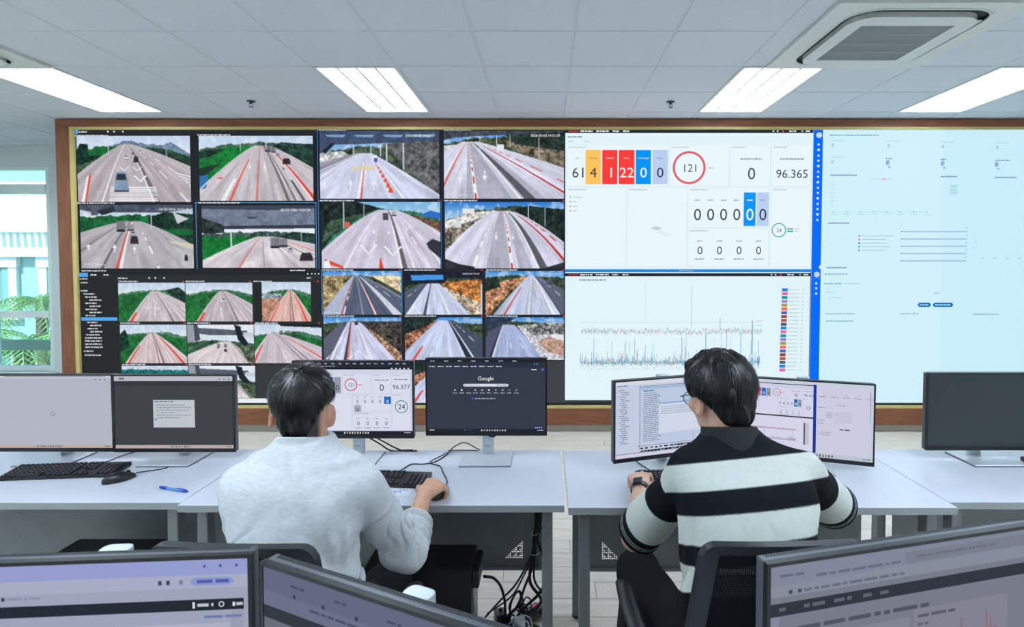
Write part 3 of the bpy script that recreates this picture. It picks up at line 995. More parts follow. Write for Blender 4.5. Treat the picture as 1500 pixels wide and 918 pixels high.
            F.poly([(0, .3), (.2, .16), (.42, .13), (.42, .2), (.15, .38), (0, .42)], (208, 206, 200), 0.2, 0.3)
            F.poly([(.15, .1), (.25, .1), (.25, .17), (.15, .18)], (228, 230, 232)); F.poly([(.58, .12), (.7, .06), (1, .12), (1, .6), (.7, .25)], (30, 44, 40), 0.6, 0.5)
            F.poly([(0, .42), (.3, .24), (.42, .18), (.3, .36), (.05, .72), (0, .75)], (132, 124, 112), 0.5, 0.7)
            F.road(.485, .14, .12, -.12, 1.25, (186, 186, 204), .72)
        F.band(.34, .50, (146, 148, 162), .0, 1, .6); F.band(.54, .62, (150, 152, 168), .0, 1, .5)
        F.lane(.24 if kind == 6 else .28, RED if kind == 6 else (214, 214, 216), .014); F.lane(.22 if kind == 6 else .26, WHT, .018, 14 if kind == 8 else 0)
        F.lane(.375 if kind == 6 else .5, WHT, .026); F.lane(.375 if kind == 6 else .5, (200, 60, 50), .012, 16)
        F.lane(.53 if kind == 6 else .66, WHT, .014); F.band(.545 if kind == 6 else .67, .585 if kind == 6 else .72, (84, 88, 96), .02, 1, .95)
        F.lane(.72 if kind == 6 else .86, DRED, .022, 0, .08)
        F.lane(.80 if kind == 6 else .94, (206, 60, 48), .02, 12, .1)
        if kind == 6:
            F.arrow(.135, .68, .022, .09, down=True); F.arrow(.34, .66, .022, .08, down=True)
            F.poly([(.44, .2), (.5, .2), (.5, .3), (.44, .3)], (226, 230, 236)); F.pole(.3, .08, .32); F.pole(.79, .1, .42); F.pole(.55, .03, .25); F.pole(.44, .05, .2)
            F.poly([(0, 0), (1, 0), (1, .02), (.5, .06), (.1, .1), (0, .14)], (64, 70, 80), 0.3, 0.3)
        else:
            F.arrow(.43, .52, .014, .06, down=True); F.arrow(.57, .52, .012, .05, down=True)
            F.poly([(.09, .3), (.14, .29), (.14, .39), (.09, .39)], (214, 218, 222)); F.pole(.7, .06, .25); F.pole(.84, .08, .37); F.pole(.11, .12, .3)
            F.poly([(0, .85), (.12, .93), (.25, .97), (.25, 1), (0, 1)], (44, 48, 52), 0.4); F.poly([(1, .9), (.85, .98), (.85, 1), (1, 1)], (44, 48, 52), 0.4)
    elif kind == 7:
        F.sky((120, 180, 220), (170, 205, 232), 0.3)
        F.below([(0, .05), (.4, .06), (.5, .1), (.8, .16), (1, .26)], (48, 112, 84), 0.3, 0.3)
        F.poly([(.82, .2), (.92, .13), (1, .17), (1, .26)], (46, 108, 196))
        F.poly([(0, 0), (.3, 0), (.5, .1), (.4, .15), (.1, .5), (0, .75)], (26, 40, 36), 0.6, 0.5); F.poly([(.05, .3), (.42, .14), (.25, .3), (0, .62)], (52, 74, 58), 0.5, 0.5)
        F.poly([(.62, .13), (1, .3), (1, .55), (.75, .24)], (112, 84, 66), 0.4, 0.4)
        F.road(.55, .12, .12, -.15, 1.4, (182, 178, 194), .75)
        F.lane(.22, WHT, .012); F.lane(.53, WHT, .012); F.lane(.55, (96, 94, 98), .03); F.lane(.60, WHT, .010); F.lane(.68, WHT, .012, 9); F.lane(.76, WHT, .012, 8); F.lane(.9, (206, 210, 214), .008)
        F.chevron(.395, .72, .075, .075, .022); F.chevron(.60, .74, .08, .075, .022)
        F.arrow(.44, .44, .014, .05, down=True); F.arrow(.565, .45, .012, .04, down=True)
        F.poly([(.48, 1), (.49, .84), (.50, .84), (.52, 1)], RED); F.poly([(.03, .85), (.18, .96), (.18, 1), (.03, .92)], RED); F.poly([(.02, .9), (.06, .86), (.08, 1), (.02, 1)], WHT)
        F.truck(.54, .22, .024, .05, (70, 72, 74)); F.truck(.61, .18, .022, .035, (190, 196, 202))
        F.poly([(.88, .62), (.93, .55), (1, .6), (1, .85), (.9, .7)], (50, 52, 58)); F.pole(.19, .0, .4); F.pole(.36, .0, .25, w=.008)
        F.poly([(.20, .3), (.24, .3), (.24, .38), (.2, .38)], (226, 96, 80))
    elif kind in (9, 10, 11, 12, 14):
        F.sky((186, 204, 226), (214, 226, 238), 0.3)
        F.below([(0, .3), (.3, .22), (.5, .2), (.7, .2), (1, .32)], (70, 116, 90), 0.4, 0.3)
        F.below([(0, .35), (.3, .27), (.6, .25), (1, .4)], (34, 104, 52), 0.3, 0.3)
        if kind == 9:
            F.poly([(.7, .2), (.9, .12), (1, .25), (1, .55), (.85, .4)], (34, 58, 50), 0.6, 0.4)
        if kind == 11:
            F.poly([(0, .38), (.45, .36), (.2, 1), (0, 1)], (176, 132, 110), 0.3, 0.3); F.poly([(0, .3), (.4, .3), (.4, .42), (0, .42)], (150, 160, 170), 0.4, 0.4)
        if kind == 12:
            F.poly([(0, .25), (.08, .12), (.12, .3), (.15, .6), (0, .7)], (24, 56, 42), 0.5, 0.4)
        vx = {9: .54, 10: .55, 11: .58, 12: .48, 14: .27}[kind]
        c = {9: (178, 168, 172), 10: (170, 160, 166), 11: (196, 160, 152), 12: (186, 170, 172), 14: (176, 168, 176)}[kind]
        F.road(vx, .22, .08, {9: .13, 10: .15, 11: .12, 12: .07, 14: -.1}[kind], {9: 1.5, 10: 1.4, 11: 1.05, 12: 1.1, 14: 1.6}[kind], c, .85)
        F.lane(.02, (216, 220, 222), .016); F.lane(.98, (210, 214, 218), .012)
        if kind in (9, 10):
            F.lane(.04, RED, .04, 0, .7); F.lane(.3, WHT, .012, 6); F.lane(.5, (120, 112, 112), .02); F.lane(.62, WHT, .012, 7); F.lane(.78, WHT, .012, 6)
            if kind == 9:
                F.chevron(.44, .66, .05, .04, .016); F.chevron(.58, .66, .05, .04, .016)
            else:
                F.car(.565, .45, .024, .035, (206, 208, 212))
        else:
            F.lane(.05, RED, .03, 0, .4); F.lane(.35, WHT, .01, 6); F.lane(.5, (150, 110, 108), .014); F.lane(.56, (120, 110, 112), .02); F.lane(.85 if kind != 14 else .72, RED, .036, 0, .15); F.lane(.7, WHT, .012, 7)
            if kind == 14:
                F.truck(.4, .22, .025, .05); F.truck(.5, .22, .03, .05); F.car(.6, .32, .03, .03, (60, 60, 66)); F.poly([(.35, 0), (1, 0), (1, .1), (.4, .06)], (28, 34, 40))
            if kind == 12:
                F.car(.62, .2, .02, .03, (220, 220, 224)); F.car(.68, .29, .015, .02, (60, 50, 54))
    elif kind in (13, 16):
        F.sky((226, 232, 240), (206, 220, 234), 0.5)
        F.below([(0, .45), (.4, .4), (.6, .42), (1, .5)], (54, 88, 66), 0.5, 0.5)
        F.road(.58, .44, .14, -.3, 1.0, (192, 184, 186), .9)
        F.lane(.3, (214, 216, 220), .01); F.lane(.5, WHT, .012, 6); F.lane(.62, WHT, .012, 7); F.lane(.95, (120, 124, 124), .03)
        F.truck(.47, .54, .02, .05); F.truck(.57, .54, .022, .05); F.car(.57, .66, .022, .035, (60, 60, 68)); F.car(.46, .62, .02, .03, (214, 216, 220))
        F.poly([(.75, .55), (1, .5), (1, 1), (.92, .95)], (74, 92, 72), 0.5, 0.6)
        F.poly([(.1, .08), (.9, .16), (.9, .27), (.36, .28), (.1, .22)], (88, 94, 106), 0.15); F.poly([(0, 0), (.1, 0), (.12, .46), (0, .46)], (150, 156, 166)); F.poly([(.1, .0), (.16, .0), (.2, .4), (.12, .44)], (70, 76, 88))
        F.poly([(.7, 0), (.8, .05), (.82, .25), (.92, .5), (.86, .56), (.76, .4)], (30, 36, 46)); F.poly([(.84, .2), (1, .22), (1, .35), (.86, .32)], (196, 204, 214))
    elif kind == 15:
        F.sky((190, 205, 225), (190, 205, 225), 0.5)
        F.below([(0, .1), (1, .12)], (30, 110, 110), 0.4, 0.3)
        F.road(.5, .35, .1, -.2, 1.2, (180, 175, 180), .9); F.lane(.5, WHT, .02, 8)
    elif kind in (17, 18, 19, 20, 21, 22, 23):
        if kind == 18:
            F.sky((60, 140, 226), (150, 200, 240), 0.25)
        else:
            F.sky((50, 130, 210), (170, 205, 235), 0.2)
        F.below([(0, .16), (.3, .1), (.6, .12), (1, .16)], (60, 76, 56), 0.5, 0.5)
        if kind == 17:
            F.poly([(0, .12), (.35, .1), (.05, .9), (0, 1)], (150, 132, 96), 0.5, 0.5); F.poly([(.6, .1), (1, .12), (1, .5)], (216, 200, 164), 0.3, 0.3)
            F.road(.44, .12, .12, -.02, 1.45, (88, 98, 120), .9)
            F.band(.0, .17, (176, 186, 210)); F.lane(.17, (206, 96, 90), .012); F.lane(.19, WHT, .014, 14); F.lane(.36, (180, 186, 200), .02, 0, 0, 1, .5); F.lane(.48, (206, 80, 70), .012); F.lane(.47, WHT, .014)
            F.band(.62, .70, (206, 212, 224)); F.lane(.8, WHT, .012, 8); F.lane(.93, WHT, .012)
        elif kind == 18:
            F.poly([(.45, .25), (1, .2), (1, 1), (.9, 1)], (190, 124, 66), 0.5, 0.5); F.poly([(.5, .35), (1, .75), (1, 1), (.7, 1)], (176, 160, 140), 0.5, 0.6)
            F.road(.33, .28, .22, -.5, .85, (176, 184, 206), .95)
            F.band(.0, .38, (84, 92, 112)); F.lane(.2, WHT, .012, 7); F.lane(.4, WHT, .02); F.lane(.56, (70, 76, 90), .03); F.chevron(.13, .9, .1, -.08, .03)
            F.lane(.8, WHT, .014); F.poly([(0, 0), (1, 0), (1, .18), (.56, .16), (.52, .28), (.08, .3), (0, .4)], (26, 32, 44), 0.3, 0.2); F.poly([(.08, .1), (.5, .09), (.5, .2), (.1, .22)], (70, 150, 226))
            F.poly([(.98, .3), (1, .3), (1, 1), (.98, 1)], (206, 212, 220))
        elif kind == 19:
            F.poly([(0, .35), (.3, .2), (.55, .12), (.3, .5), (.05, 1), (0, 1)], (176, 128, 96), 0.5, 0.6); F.poly([(0, .2), (.15, .14), (.2, .35), (0, .48)], (34, 48, 40), 0.5)
            F.road(.6, .1, .08, .1, 1.5, (168, 176, 196), .9)
            F.band(.62, 1.0, (92, 100, 118)); F.lane(.1, (200, 70, 60), .02, 0, .3); F.lane(.32, WHT, .01); F.lane(.55, WHT, .03); F.lane(.62, (60, 66, 80), .014); F.lane(.8, WHT, .012, 8); F.truck(.82, .26, .025, .05, (70, 78, 90)); F.poly([(.55, .33), (.7, .33), (.7, .38), (.55, .38)], (214, 190, 166), 0, 0, .6)
        elif kind == 20:
            F.poly([(.45, .1), (1, .1), (1, 1), (.8, 1)], (70, 66, 62), 0.6, 0.6); F.poly([(.5, .22), (.62, .3), (1, .85), (1, 1), (.9, 1)], (160, 128, 104), 0.5, 0.6)
            F.road(.36, .12, .22, -.3, .92, (178, 180, 204), .95)
            F.band(.0, .3, (92, 96, 116)); F.lane(.32, WHT, .02); F.lane(.47, (60, 62, 72), .03); F.lane(.5, (214, 110, 96), .02); F.lane(.75, WHT, .014); F.chevron(.44, .88, .14, -.09, .03); F.chevron(.12, .9, .1, -.08, .03); F.car(.42, .15, .025, .04, (60, 60, 70)); F.car(.27, .17, .02, .04, (90, 96, 110))
        elif kind in (21, 23):
            F.poly([(0, .1), (.5, .1), (.1, .8), (0, .9)], (150, 104, 84), 0.6, 0.7); F.poly([(0, 0), (.45, 0), (.3, .2), (0, .4)], (36, 48, 44), 0.5, 0.5)
            F.road(.53, .08, .2, -.1, 1.4, (176, 186, 212), .95)
            F.band(.66, 1.0, (70, 78, 98)); F.lane(.14, RED, .03, 0, .65); F.lane(.28, WHT, .012, 14); F.lane(.43, (206, 190, 190), .014, 14); F.band(.60, .655, (44, 50, 62)); F.lane(.67, WHT, .014); F.lane(.83, WHT, .012, 8)
        else:
            F.poly([(.4, .2), (1, .12), (1, 1), (.75, 1)], (196, 196, 204), 0.25, 0.3); F.poly([(.45, .18), (1, .14), (1, .4), (.6, .42)], (120, 122, 120), 0.5, 0.7); F.poly([(.66, .55), (.8, .47), (1, .5), (1, .9), (.8, .82)], (186, 150, 134), 0.2, 0.3)
            F.road(.26, .18, .2, -.25, .75, (150, 162, 196), .9)
            F.band(.0, .28, (80, 84, 110)); F.lane(.3, (40, 44, 60), .03); F.lane(.33, WHT, .014); F.lane(.6, (214, 220, 232), .014, 10, .3); F.lane(.8, (214, 220, 232), .014, 10, .3); F.poly([(0, 0), (.4, .02), (.2, .2), (0, .35)], (46, 56, 76), 0.4, 0.3)
            F.poly([(.88, .38), (1, .42), (1, .55), (.88, .5)], (226, 228, 232))
    return F.out()

# ------------------------------------------------------------------ video wall
WY = 5.462                                     # plane of the display glass
def wall_map(u, v, d):
    return ((u - 799.4) / 153.1, WY - 0.001 - d, 1.570 - (v - 394.0) / 153.2)
vw = thing('video_wall', 'huge brown wood framed video wall with road camera pictures and dashboards', 'video wall')
SX0, SX1, SZ0, SZ1 = -4.475, 4.90, 0.255, 2.892
body = MB().box(SX0 - 0.17, SX1 + 0.17, WY + 0.02, WY + 0.32, 0.07, 2.955)
body.build('cabinet', M_PLASTIC_BLACK, vw)
MB().box(SX0 - 0.10, SX1 + 0.10, WY + 0.03, WY + 0.30, 0.0, 0.07).build('plinth', mat('plinth_beige', (196, 188, 176), 0.6), vw)
FW = 0.165
MB().box(SX0 - FW, SX1 + FW, WY - 0.035, WY + 0.02, SZ1 + 0.024, SZ1 + 0.095).build('frame_rail', M_WOODH, vw, bevel=0.004)
MB().box(SX0 - FW, SX1 + FW, WY - 0.035, WY + 0.02, 0.07, SZ0 - 0.025).build('frame_rail', M_WOODH, vw, bevel=0.004)
MB().box(SX0 - FW, SX0 - 0.038, WY - 0.034, WY + 0.02, SZ0 - 0.025, SZ1 + 0.024).build('frame_stile', M_WOODV, vw, bevel=0.004)
MB().box(SX1 + 0.045, SX1 + FW, WY - 0.034, WY + 0.02, SZ0 - 0.025, SZ1 + 0.024).build('frame_stile', M_WOODV, vw, bevel=0.004)
MB().box(SX0 - 0.038, SX1 + 0.045, WY - 0.028, WY + 0.02, SZ1, SZ1 + 0.024).build('trim_strip', M_GOLD, vw)
MB().box(SX0 - 0.038, SX1 + 0.045, WY - 0.028, WY + 0.02, SZ0 - 0.025, SZ0).build('trim_strip', M_GOLD, vw)
MB().box(SX0 - 0.038, SX0, WY - 0.028, WY + 0.02, SZ0, SZ1).build('trim_strip', M_GOLD, vw)
MB().box(SX1, SX1 + 0.045, WY - 0.028, WY + 0.02, SZ0, SZ1).build('trim_strip', M_GOLD, vw)
xs_ = [SX0, -2.177, 0.187, 2.545, SX1]
for i in range(4):
    for (za, zb) in ((SZ0, 1.570), (1.570, SZ1)):
        MB().box(xs_[i] + 0.001, xs_[i + 1] - 0.001, WY, WY + 0.02, za + 0.001, zb - 0.001).build('display_panel', M_BLACKSCREEN, vw)

BLK = (22, 25, 30)
DGR = (44, 48, 50)
SUB = (196, 202, 208)
feeds = [
    (1, 116, 200, 281, 296, None), (2, 294, 200, 460, 294, None), (3, 118, 300, 283, 393, '03-03-2026 14:21:16'), (4, 296, 301, 461, 392, '03-03-2026 14:21:16'),
    (5, 470, 193, 644, 291, '2026-03-03 14:22:07'), (6, 651, 193, 826, 291, '2026-03-03 14:21:59'), (7, 471, 296, 645, 393, None), (8, 652, 296, 826, 393, None),
    (9, 171, 414, 269, 471, None), (10, 270, 414, 368, 471, None), (11, 382, 413, 454, 471, None),
    (12, 172, 476, 270, 533, None), (13, 271, 476, 369, 533, None), (14, 370, 475, 469, 533, None),
    (15, 173, 537, 271, 592, None), (16, 272, 537, 370, 585, None),
    (17, 472, 397, 587, 461, '2026-03-03 14:21:26'), (18, 592, 397, 706, 461, '2026-03-03 14:21:25'), (19, 711, 397, 826, 461, '2026-03-03 14:21:20'),
    (20, 472, 465, 587, 528, '2026-03-03 14:21:17'), (21, 592, 465, 706, 528, '2026-03-03 14:21:24'), (22, 711, 465, 826, 528, '2026-03-03 14:21:10'),
    (23, 592, 532, 706, 592, None), (20, 472, 532, 587, 592, None),
]
for (k, u0, v0, u1, v1, stamp) in feeds:
    w = int((u1 - u0) * 1.0) + 1
    h = int((v1 - v0) * 1.0) + 1
    fo = raster_obj('camera_picture', feed(k, w, h), wall_map, u0, v0, u1, v1, 0.0010, vw, PICTURE)
    if stamp:
        p = Paint(wall_map)
        big = u1 - u0 > 140
        p.text(stamp, u1 - (6 if big else 4), v0 + (6.5 if big else 3.8), 3.6 if big else 2.1, (240, 242, 245), 4, 'r', 1.0)
        if k in (3, 6):
            p.text('IP PTZ Camera', u0 + 4, v1 - 6, 3.4, (226, 228, 230), 4, 'l', 1.0)
        if k in (17, 18):
            p.text('IP PTZ Camera', u0 + 3, v1 - 3.5, 2.2, (226, 228, 230), 4, 'l', 1.0)
        p.build('time_stamp', fo, PICTURE)

# the two camera windows above and the dark client windows
p = Paint(wall_map)
p.rect(113, 190, 466, 394, (30, 34, 38), 1)
p.rect(114, 191, 465, 198, (38, 42, 46), 2)
p.rect(110.5 + 4, 191.5, 119, 197, (86, 160, 220), 3)
p.scribble(120, 194.5, 12, 2, (210, 214, 218), 3)
for u in (162, 171, 184):
    p.disc(u, 194, 1.3, (220, 224, 228), 3, 8)
for (u, v, L) in ((113, 200, 48), (291, 199, 48), (113, 298, 55), (291, 297.5, 60)):
    p.scribble(u + 1, v - 0.3, L, 1.9, SUB, 3)
p.rect(287, 296.6, 464, 297.3, (90, 170, 220), 3); p.rect(287.4, 297, 288.1, 394, (90, 170, 220), 3); p.rect(463, 297, 463.7, 394, (90, 170, 220), 3)
p.rect(466, 190, 828, 394, (26, 32, 44), 1)
for (u, v, L) in ((468, 191.5, 40), (650, 191.5, 40), (468, 294, 50), (650, 294, 48)):
    p.scribble(u + 1, v, L, 1.9, SUB, 3)
    p.rect(u + 174, v - 1, u + 176, v + 1, (200, 60, 60), 3)
p.rect(466.3, 190, 467.2, 394, (70, 130, 190), 3); p.rect(646, 292, 646.8, 394, (60, 110, 160), 3)
p.rect(464.8, 190, 466, 394, (18, 22, 26), 3)
p.build('camera_window', vw, PICTURE)

p = Paint(wall_map)
p.rect(114, 394, 470, 592, (42, 46, 47), 1)
p.rect(114, 394.5, 470, 403, (34, 38, 42), 2)
p.scribble(118, 396.5, 36, 1.8, SUB, 3)
p.rect(113.6, 399.5, 127, 405.5, (84, 166, 232), 3)
p.scribble(131, 402.5, 10, 2, (226, 230, 232), 3); p.scribble(150, 402.5, 8, 2, (226, 230, 232), 3)
p.rect(114, 406, 170, 592, (38, 41, 43), 2)
p.scribble(115, 408.5, 12, 1.9, SUB, 3); p.scribble(116, 414, 10, 1.9, SUB, 3)
vv_ = 426.0
for (ind, L) in ((0, 10), (4, 16), (6, 17), (12, 18), (6, 17), (12, 18), (6, 17), (12, 18), (6, 16)):
    p.scribble(116 + ind, vv_, L, 1.9, SUB, 3); vv_ += 4.55
p.rect(115.5, 465, 168.5, 470, (86, 168, 232), 3)
vv_ = 472.5
for (ind, L) in ((8, 15), (12, 18), (8, 15), (12, 18), (6, 20), (4, 25), (4, 25), (4, 25), (4, 26)):
    p.scribble(116 + ind, vv_, L, 1.9, SUB, 3); vv_ += 4.6
p.scribble(118, 515, 14, 1.9, SUB, 3); p.scribble(119, 521, 24, 1.9, SUB, 3)
p.scribble(171, 407.5, 15, 1.9, SUB, 3)
for u in (217, 226, 239):
    p.disc(u, 407, 1.3, (220, 224, 228), 3, 8)
p.scribble(424, 396, 22, 1.7, (226, 230, 232), 3)
for u in (450, 456, 461, 466):
    p.disc(u, 401, 1.0, (226, 230, 232), 3, 8)
p.scribble(448, 407, 7, 1.7, SUB, 3)
for (u, v, L) in ((172, 412, 28), (270, 412, 28), (370, 412, 28), (173, 473.5, 28), (271, 473.5, 34), (371, 473.5, 34), (174, 535, 34), (272, 535, 34)):
    p.scribble(u, v, L, 1.7, SUB, 3); p.rect(u + 93, v - 0.8, u + 96, v + 0.8, (196, 70, 60), 3)
p.rect(371, 412.5, 469, 472, (38, 41, 42), 2)
p.rect(338 - 224, 585.5, 470, 592, (232, 238, 242), 4)
p.disc(342.5, 588.6, 2.0, (70, 150, 220), 5, 10)
p.rect(371, 535, 470, 585, (54, 58, 60), 3)
p.build('client_window', vw, PICTURE)

p = Paint(wall_map)
p.rect(470, 394, 828, 592, (34, 39, 46), 1)
for (u, v) in ((470, 395.5), (590, 395.5), (710, 395.5), (470, 463.2), (590, 463.2), (710, 463.2)):
    p.scribble(u + 2, v, 46, 1.7, SUB, 3); p.rect(u + 114, v - 0.8, u + 117, v + 0.8, (196, 60, 70), 3)
p.rect(470.2, 394, 471, 461, (90, 170, 226), 3); p.rect(587.6, 394, 588.5, 461, (60, 140, 210), 3)
p.rect(711, 530, 828, 592, (62, 66, 70), 2)
p.build('camera_window', vw, PICTURE)

# ---- monitoring dashboard
INK = (52, 60, 74)
GRY = (176, 192, 202)
def topbar(p, u0, u1, v0, v1, L=3):
    p.rect(u0, v0, u1, v1, (32, 38, 52), L)
    m = (v0 + v1) / 2
    p.scribble(u0 + 5, m, 15, 1.5, (196, 70, 72), L + 1)
    for (a, w) in ((22, 18), (45, 19), (69, 9), (84, 9)):
        p.scribble(u0 + a, m, w, 1.9, (226, 232, 238), L + 1)
    for (a, w) in ((303, 2), (309, 2.5)):
        p.disc(u0 + a, m, 1.2, (235, 240, 245), L + 1, 8)
    p.rect(u0 + 316, m - 1.5, u0 + 318, m + 1.5, (220, 70, 80), L + 1)
    p.scribble(u0 + 326, m, 10, 1.8, (226, 232, 238), L + 1); p.ring(u0 + 345, m, 1.3, 0.5, (226, 232, 238), L + 1, 10); p.scribble(u0 + 350, m, 7, 1.8, (226, 232, 238), L + 1)
p = Paint(wall_map)
WB = (226, 244, 250)
CARD = (233, 246, 251)
p.rect(828, 190, 1189, 394, WB, 1)
topbar(p, 828, 1189, 190.5, 196)
for (a, b, c, d) in ((831, 214.5, 979, 273), (982, 214.5, 1067, 273), (1070, 214.5, 1127, 273), (1130, 214.5, 1187, 273),
                     (831, 276, 917, 390), (920, 276, 1006, 390), (1009, 276, 1126, 333), (1009, 336, 1126, 390), (1130, 276, 1187, 390)):
    p.rect(a, b, c, d, CARD, 2)
    p.rect(c, b, c + 0.7, d, (206, 224, 232), 2); p.rect(a, d, c, d + 0.6, (210, 228, 236), 2)
    p.scribble(a + 1.5, b + 2, min(26, (c - a) * .35), 1.3, GRY, 3)
p.scribble(831.5, 201.5, 21, 1.8, (120, 134, 146), 3); p.scribble(832, 208, 8, 1.2, GRY, 3); p.scribble(856, 208, 8, 1.2, GRY, 3)
tiles = [(834, 858, None, '61', INK, 'Up'), (857.5, 880, (250, 196, 96), '4', (70, 50, 40), 'Warning'), (881.8, 904, (250, 62, 58), '1', (255, 240, 240), 'Critical'),
         (906, 928.6, (250, 62, 58), '22', (255, 240, 240), 'Down'), (930.8, 953, (0, 148, 246), '0', (240, 250, 255), 'Unmanaged'), (955, 977.5, (186, 206, 240), '0', (44, 52, 70), 'Other')]
for (a, b, c, s, ink, cap) in tiles:
    if c:
        p.rect(a, 220.5, b, 270, c, 3)
    p.text(s, (a + b) / 2, 253, 14.5, ink, 4, squeeze=1.04)
    p.text(cap, (a + b) / 2, 232, 2.4, ink, 4)
p.ring(1008.6, 246, 24, 3.2, (226, 92, 96), 3, 48)
p.text('121', 1008.6, 246.5, 11.5, INK, 3, squeeze=0.98)
p.text('ERROR', 1041, 246.4, 2.0, (210, 60, 80), 3)
p.scribble(1083, 233.5, 33, 1.7, (120, 134, 146), 3); p.text('0', 1099.5, 254.5, 17, INK, 3, squeeze=1.0)
p.scribble(1141, 233.5, 36, 1.7, (120, 134, 146), 3); p.text('96.365', 1158.5, 254.8, 12.2, INK, 3, squeeze=1.0)
for k, u in enumerate((1021.2, 1040.4, 1059.3, 1078.6, 1097.8, 1116.8)):
    ink = INK
    if k == 4:
        p.rect(1089, 282, 1106.5, 331, (0, 148, 246), 3); ink = (240, 250, 255)
    if k == 5:
        p.rect(1108.5, 282, 1125.5, 331, (186, 206, 240), 3); ink = (40, 48, 66)
    p.text('0', u, 314, 17, ink, 4, squeeze=0.98)
    p.scribble(u - 4, 293.3, 8, 1.5, (150, 164, 176) if k != 4 else (235, 245, 252), 4)
for k, u in enumerate((1025.4, 1054, 1082.7, 1111.4)):
    p.text('0', u, 366.5, 11.6, INK, 3, squeeze=1.0)
    p.scribble(u - 4, 353, 8, 1.5, (140, 154, 166), 3); p.scribble(u - 7, 379.3, 14, 1.6, (130, 146, 160), 3)
p.ring(1141, 337, 10.6, 1.5, (60, 176, 148), 3, 36)
p.text('24', 1141, 337.3, 5.2, INK, 3)
p.rect(1153, 334, 1162, 336.4, (150, 170, 178), 3); p.rect(1153, 337.6, 1162, 340, (60, 176, 148), 3); p.scribble(1164, 335.2, 8, 1.2, GRY, 3); p.scribble(1164, 338.8, 5, 1.2, GRY, 3)
for k in range(4):
    p.disc(835.5, 289 + 6.6 * k, 1.3, (150, 170, 182), 3, 8); p.scribble(839, 289 + 6.6 * k, (14, 5, 7, 6)[k], 1.3, GRY, 3)
p.poly([(953, 334), (961, 331.5), (970, 334), (962, 337)], (190, 204, 210), 3)
for k in range(5):
    p.scribble(958 + 3 * k, 336 + 2.2 * k, 10, 0.8, (204, 216, 222), 3)
p.rect(828, 394.2, 1189, 398.4, (28, 138, 216), 3); p.rect(995, 396, 1016, 397, (150, 205, 240), 4)
p.build('dashboard_page', vw, PICTURE)

# ---- chart page
p = Paint(wall_map)
p.rect(828, 394, 1188, 592, (224, 243, 249), 1)
topbar(p, 828, 1188, 400, 404.5)
p.scribble(849, 410, 40, 1.8, (140, 154, 166), 3)
p.rect(831, 414, 1140, 587, (226, 245, 250), 2)
for (v, c) in ((472.5, (196, 212, 220)), (542, (206, 222, 228))):
    p.rect(850, v, 1118, v + 0.5, c, 3)
p.rect(946, 415, 946.6, 470, (206, 222, 230), 3)
rr = random.Random(5)
PALE = [(150, 175, 190), (190, 160, 180), (120, 150, 170), (220, 150, 160), (120, 196, 200), (96, 110, 130)]
for k in range(360):
    u = 852 + 266 * k / 360
    c = PALE[rr.randrange(6)]
    y0 = 486 + rr.uniform(-3, 3)
    p.rect(u, y0 - rr.uniform(0.5, 4), u + 0.45, y0 + rr.uniform(0.5, 3.5), c, 3)
for k in range(420):
    u = 850 + 266 * k / 420
    f_ = k / 420
    hgt = abs(rr.gauss(0, 6)) + 2
    if rr.random() < 0.06:
        hgt += rr.uniform(8, 26) * (1 + f_)
    c = [(60, 190, 190), (110, 130, 150), (150, 170, 185), (214, 150, 160), (50, 160, 220)][rr.randrange(5)]
    if f_ > 0.62:
        c = [(56, 170, 226), (90, 110, 150), (120, 200, 220), (80, 150, 215)][rr.randrange(4)]
    p.rect(u, 534 - hgt, u + 0.55, 534 + rr.uniform(-2, 3), c, 3)
    if rr.random() < 0.55:
        q = rr.uniform(534, 541)
        p.rect(u, q, u + rr.uniform(0.6, 2), q + 0.6, (140, 160, 175), 3)
for (u, v0, v1, c) in ((1013.6, 420, 482, (176, 190, 200)), (1048, 496, 535, (200, 212, 220)), (1056, 466, 484, (130, 140, 160)), (1058, 488, 535, (190, 204, 214)), (1104, 470, 535, (110, 140, 170)),
                       (1086.5, 490, 535, (120, 190, 215)), (1113, 500, 540, (80, 120, 190)), (1005, 508, 535, (90, 100, 120)), (946, 506, 535, (120, 170, 180)), (890, 515, 535, (80, 200, 200)), (1103, 470, 520, (60, 180, 210))):
    p.rect(u, v0, u + 0.7, v1, c, 4)
p.rect(1108, 470, 1118, 470.6, (236, 150, 170), 4); p.rect(1108, 477, 1118, 477.6, (130, 200, 220), 4)
LEG = [(28, 130, 220), (240, 100, 170), (20, 150, 160), (160, 130, 220), (160, 160, 80), (240, 110, 70), (76, 96, 200), (160, 64, 60), (176, 96, 70), (80, 90, 110)]
for k in range(22):
    v = 422.3 + 5.64 * k
    u = 1146.8 - 0.11 * k
    p.rect(u, v, u + 8.6, v + 4.5, LEG[k % 10], 3)
    p.scribble(u + 10.5, v + 2.2, 15, 1.0, GRY, 3); p.scribble(u + 30, v + 2.2, 2.5, 1.2, GRY, 3)
p.rect(828, 588, 1188, 592, (52, 58, 64), 4)
p.build('chart_page', vw, PICTURE)

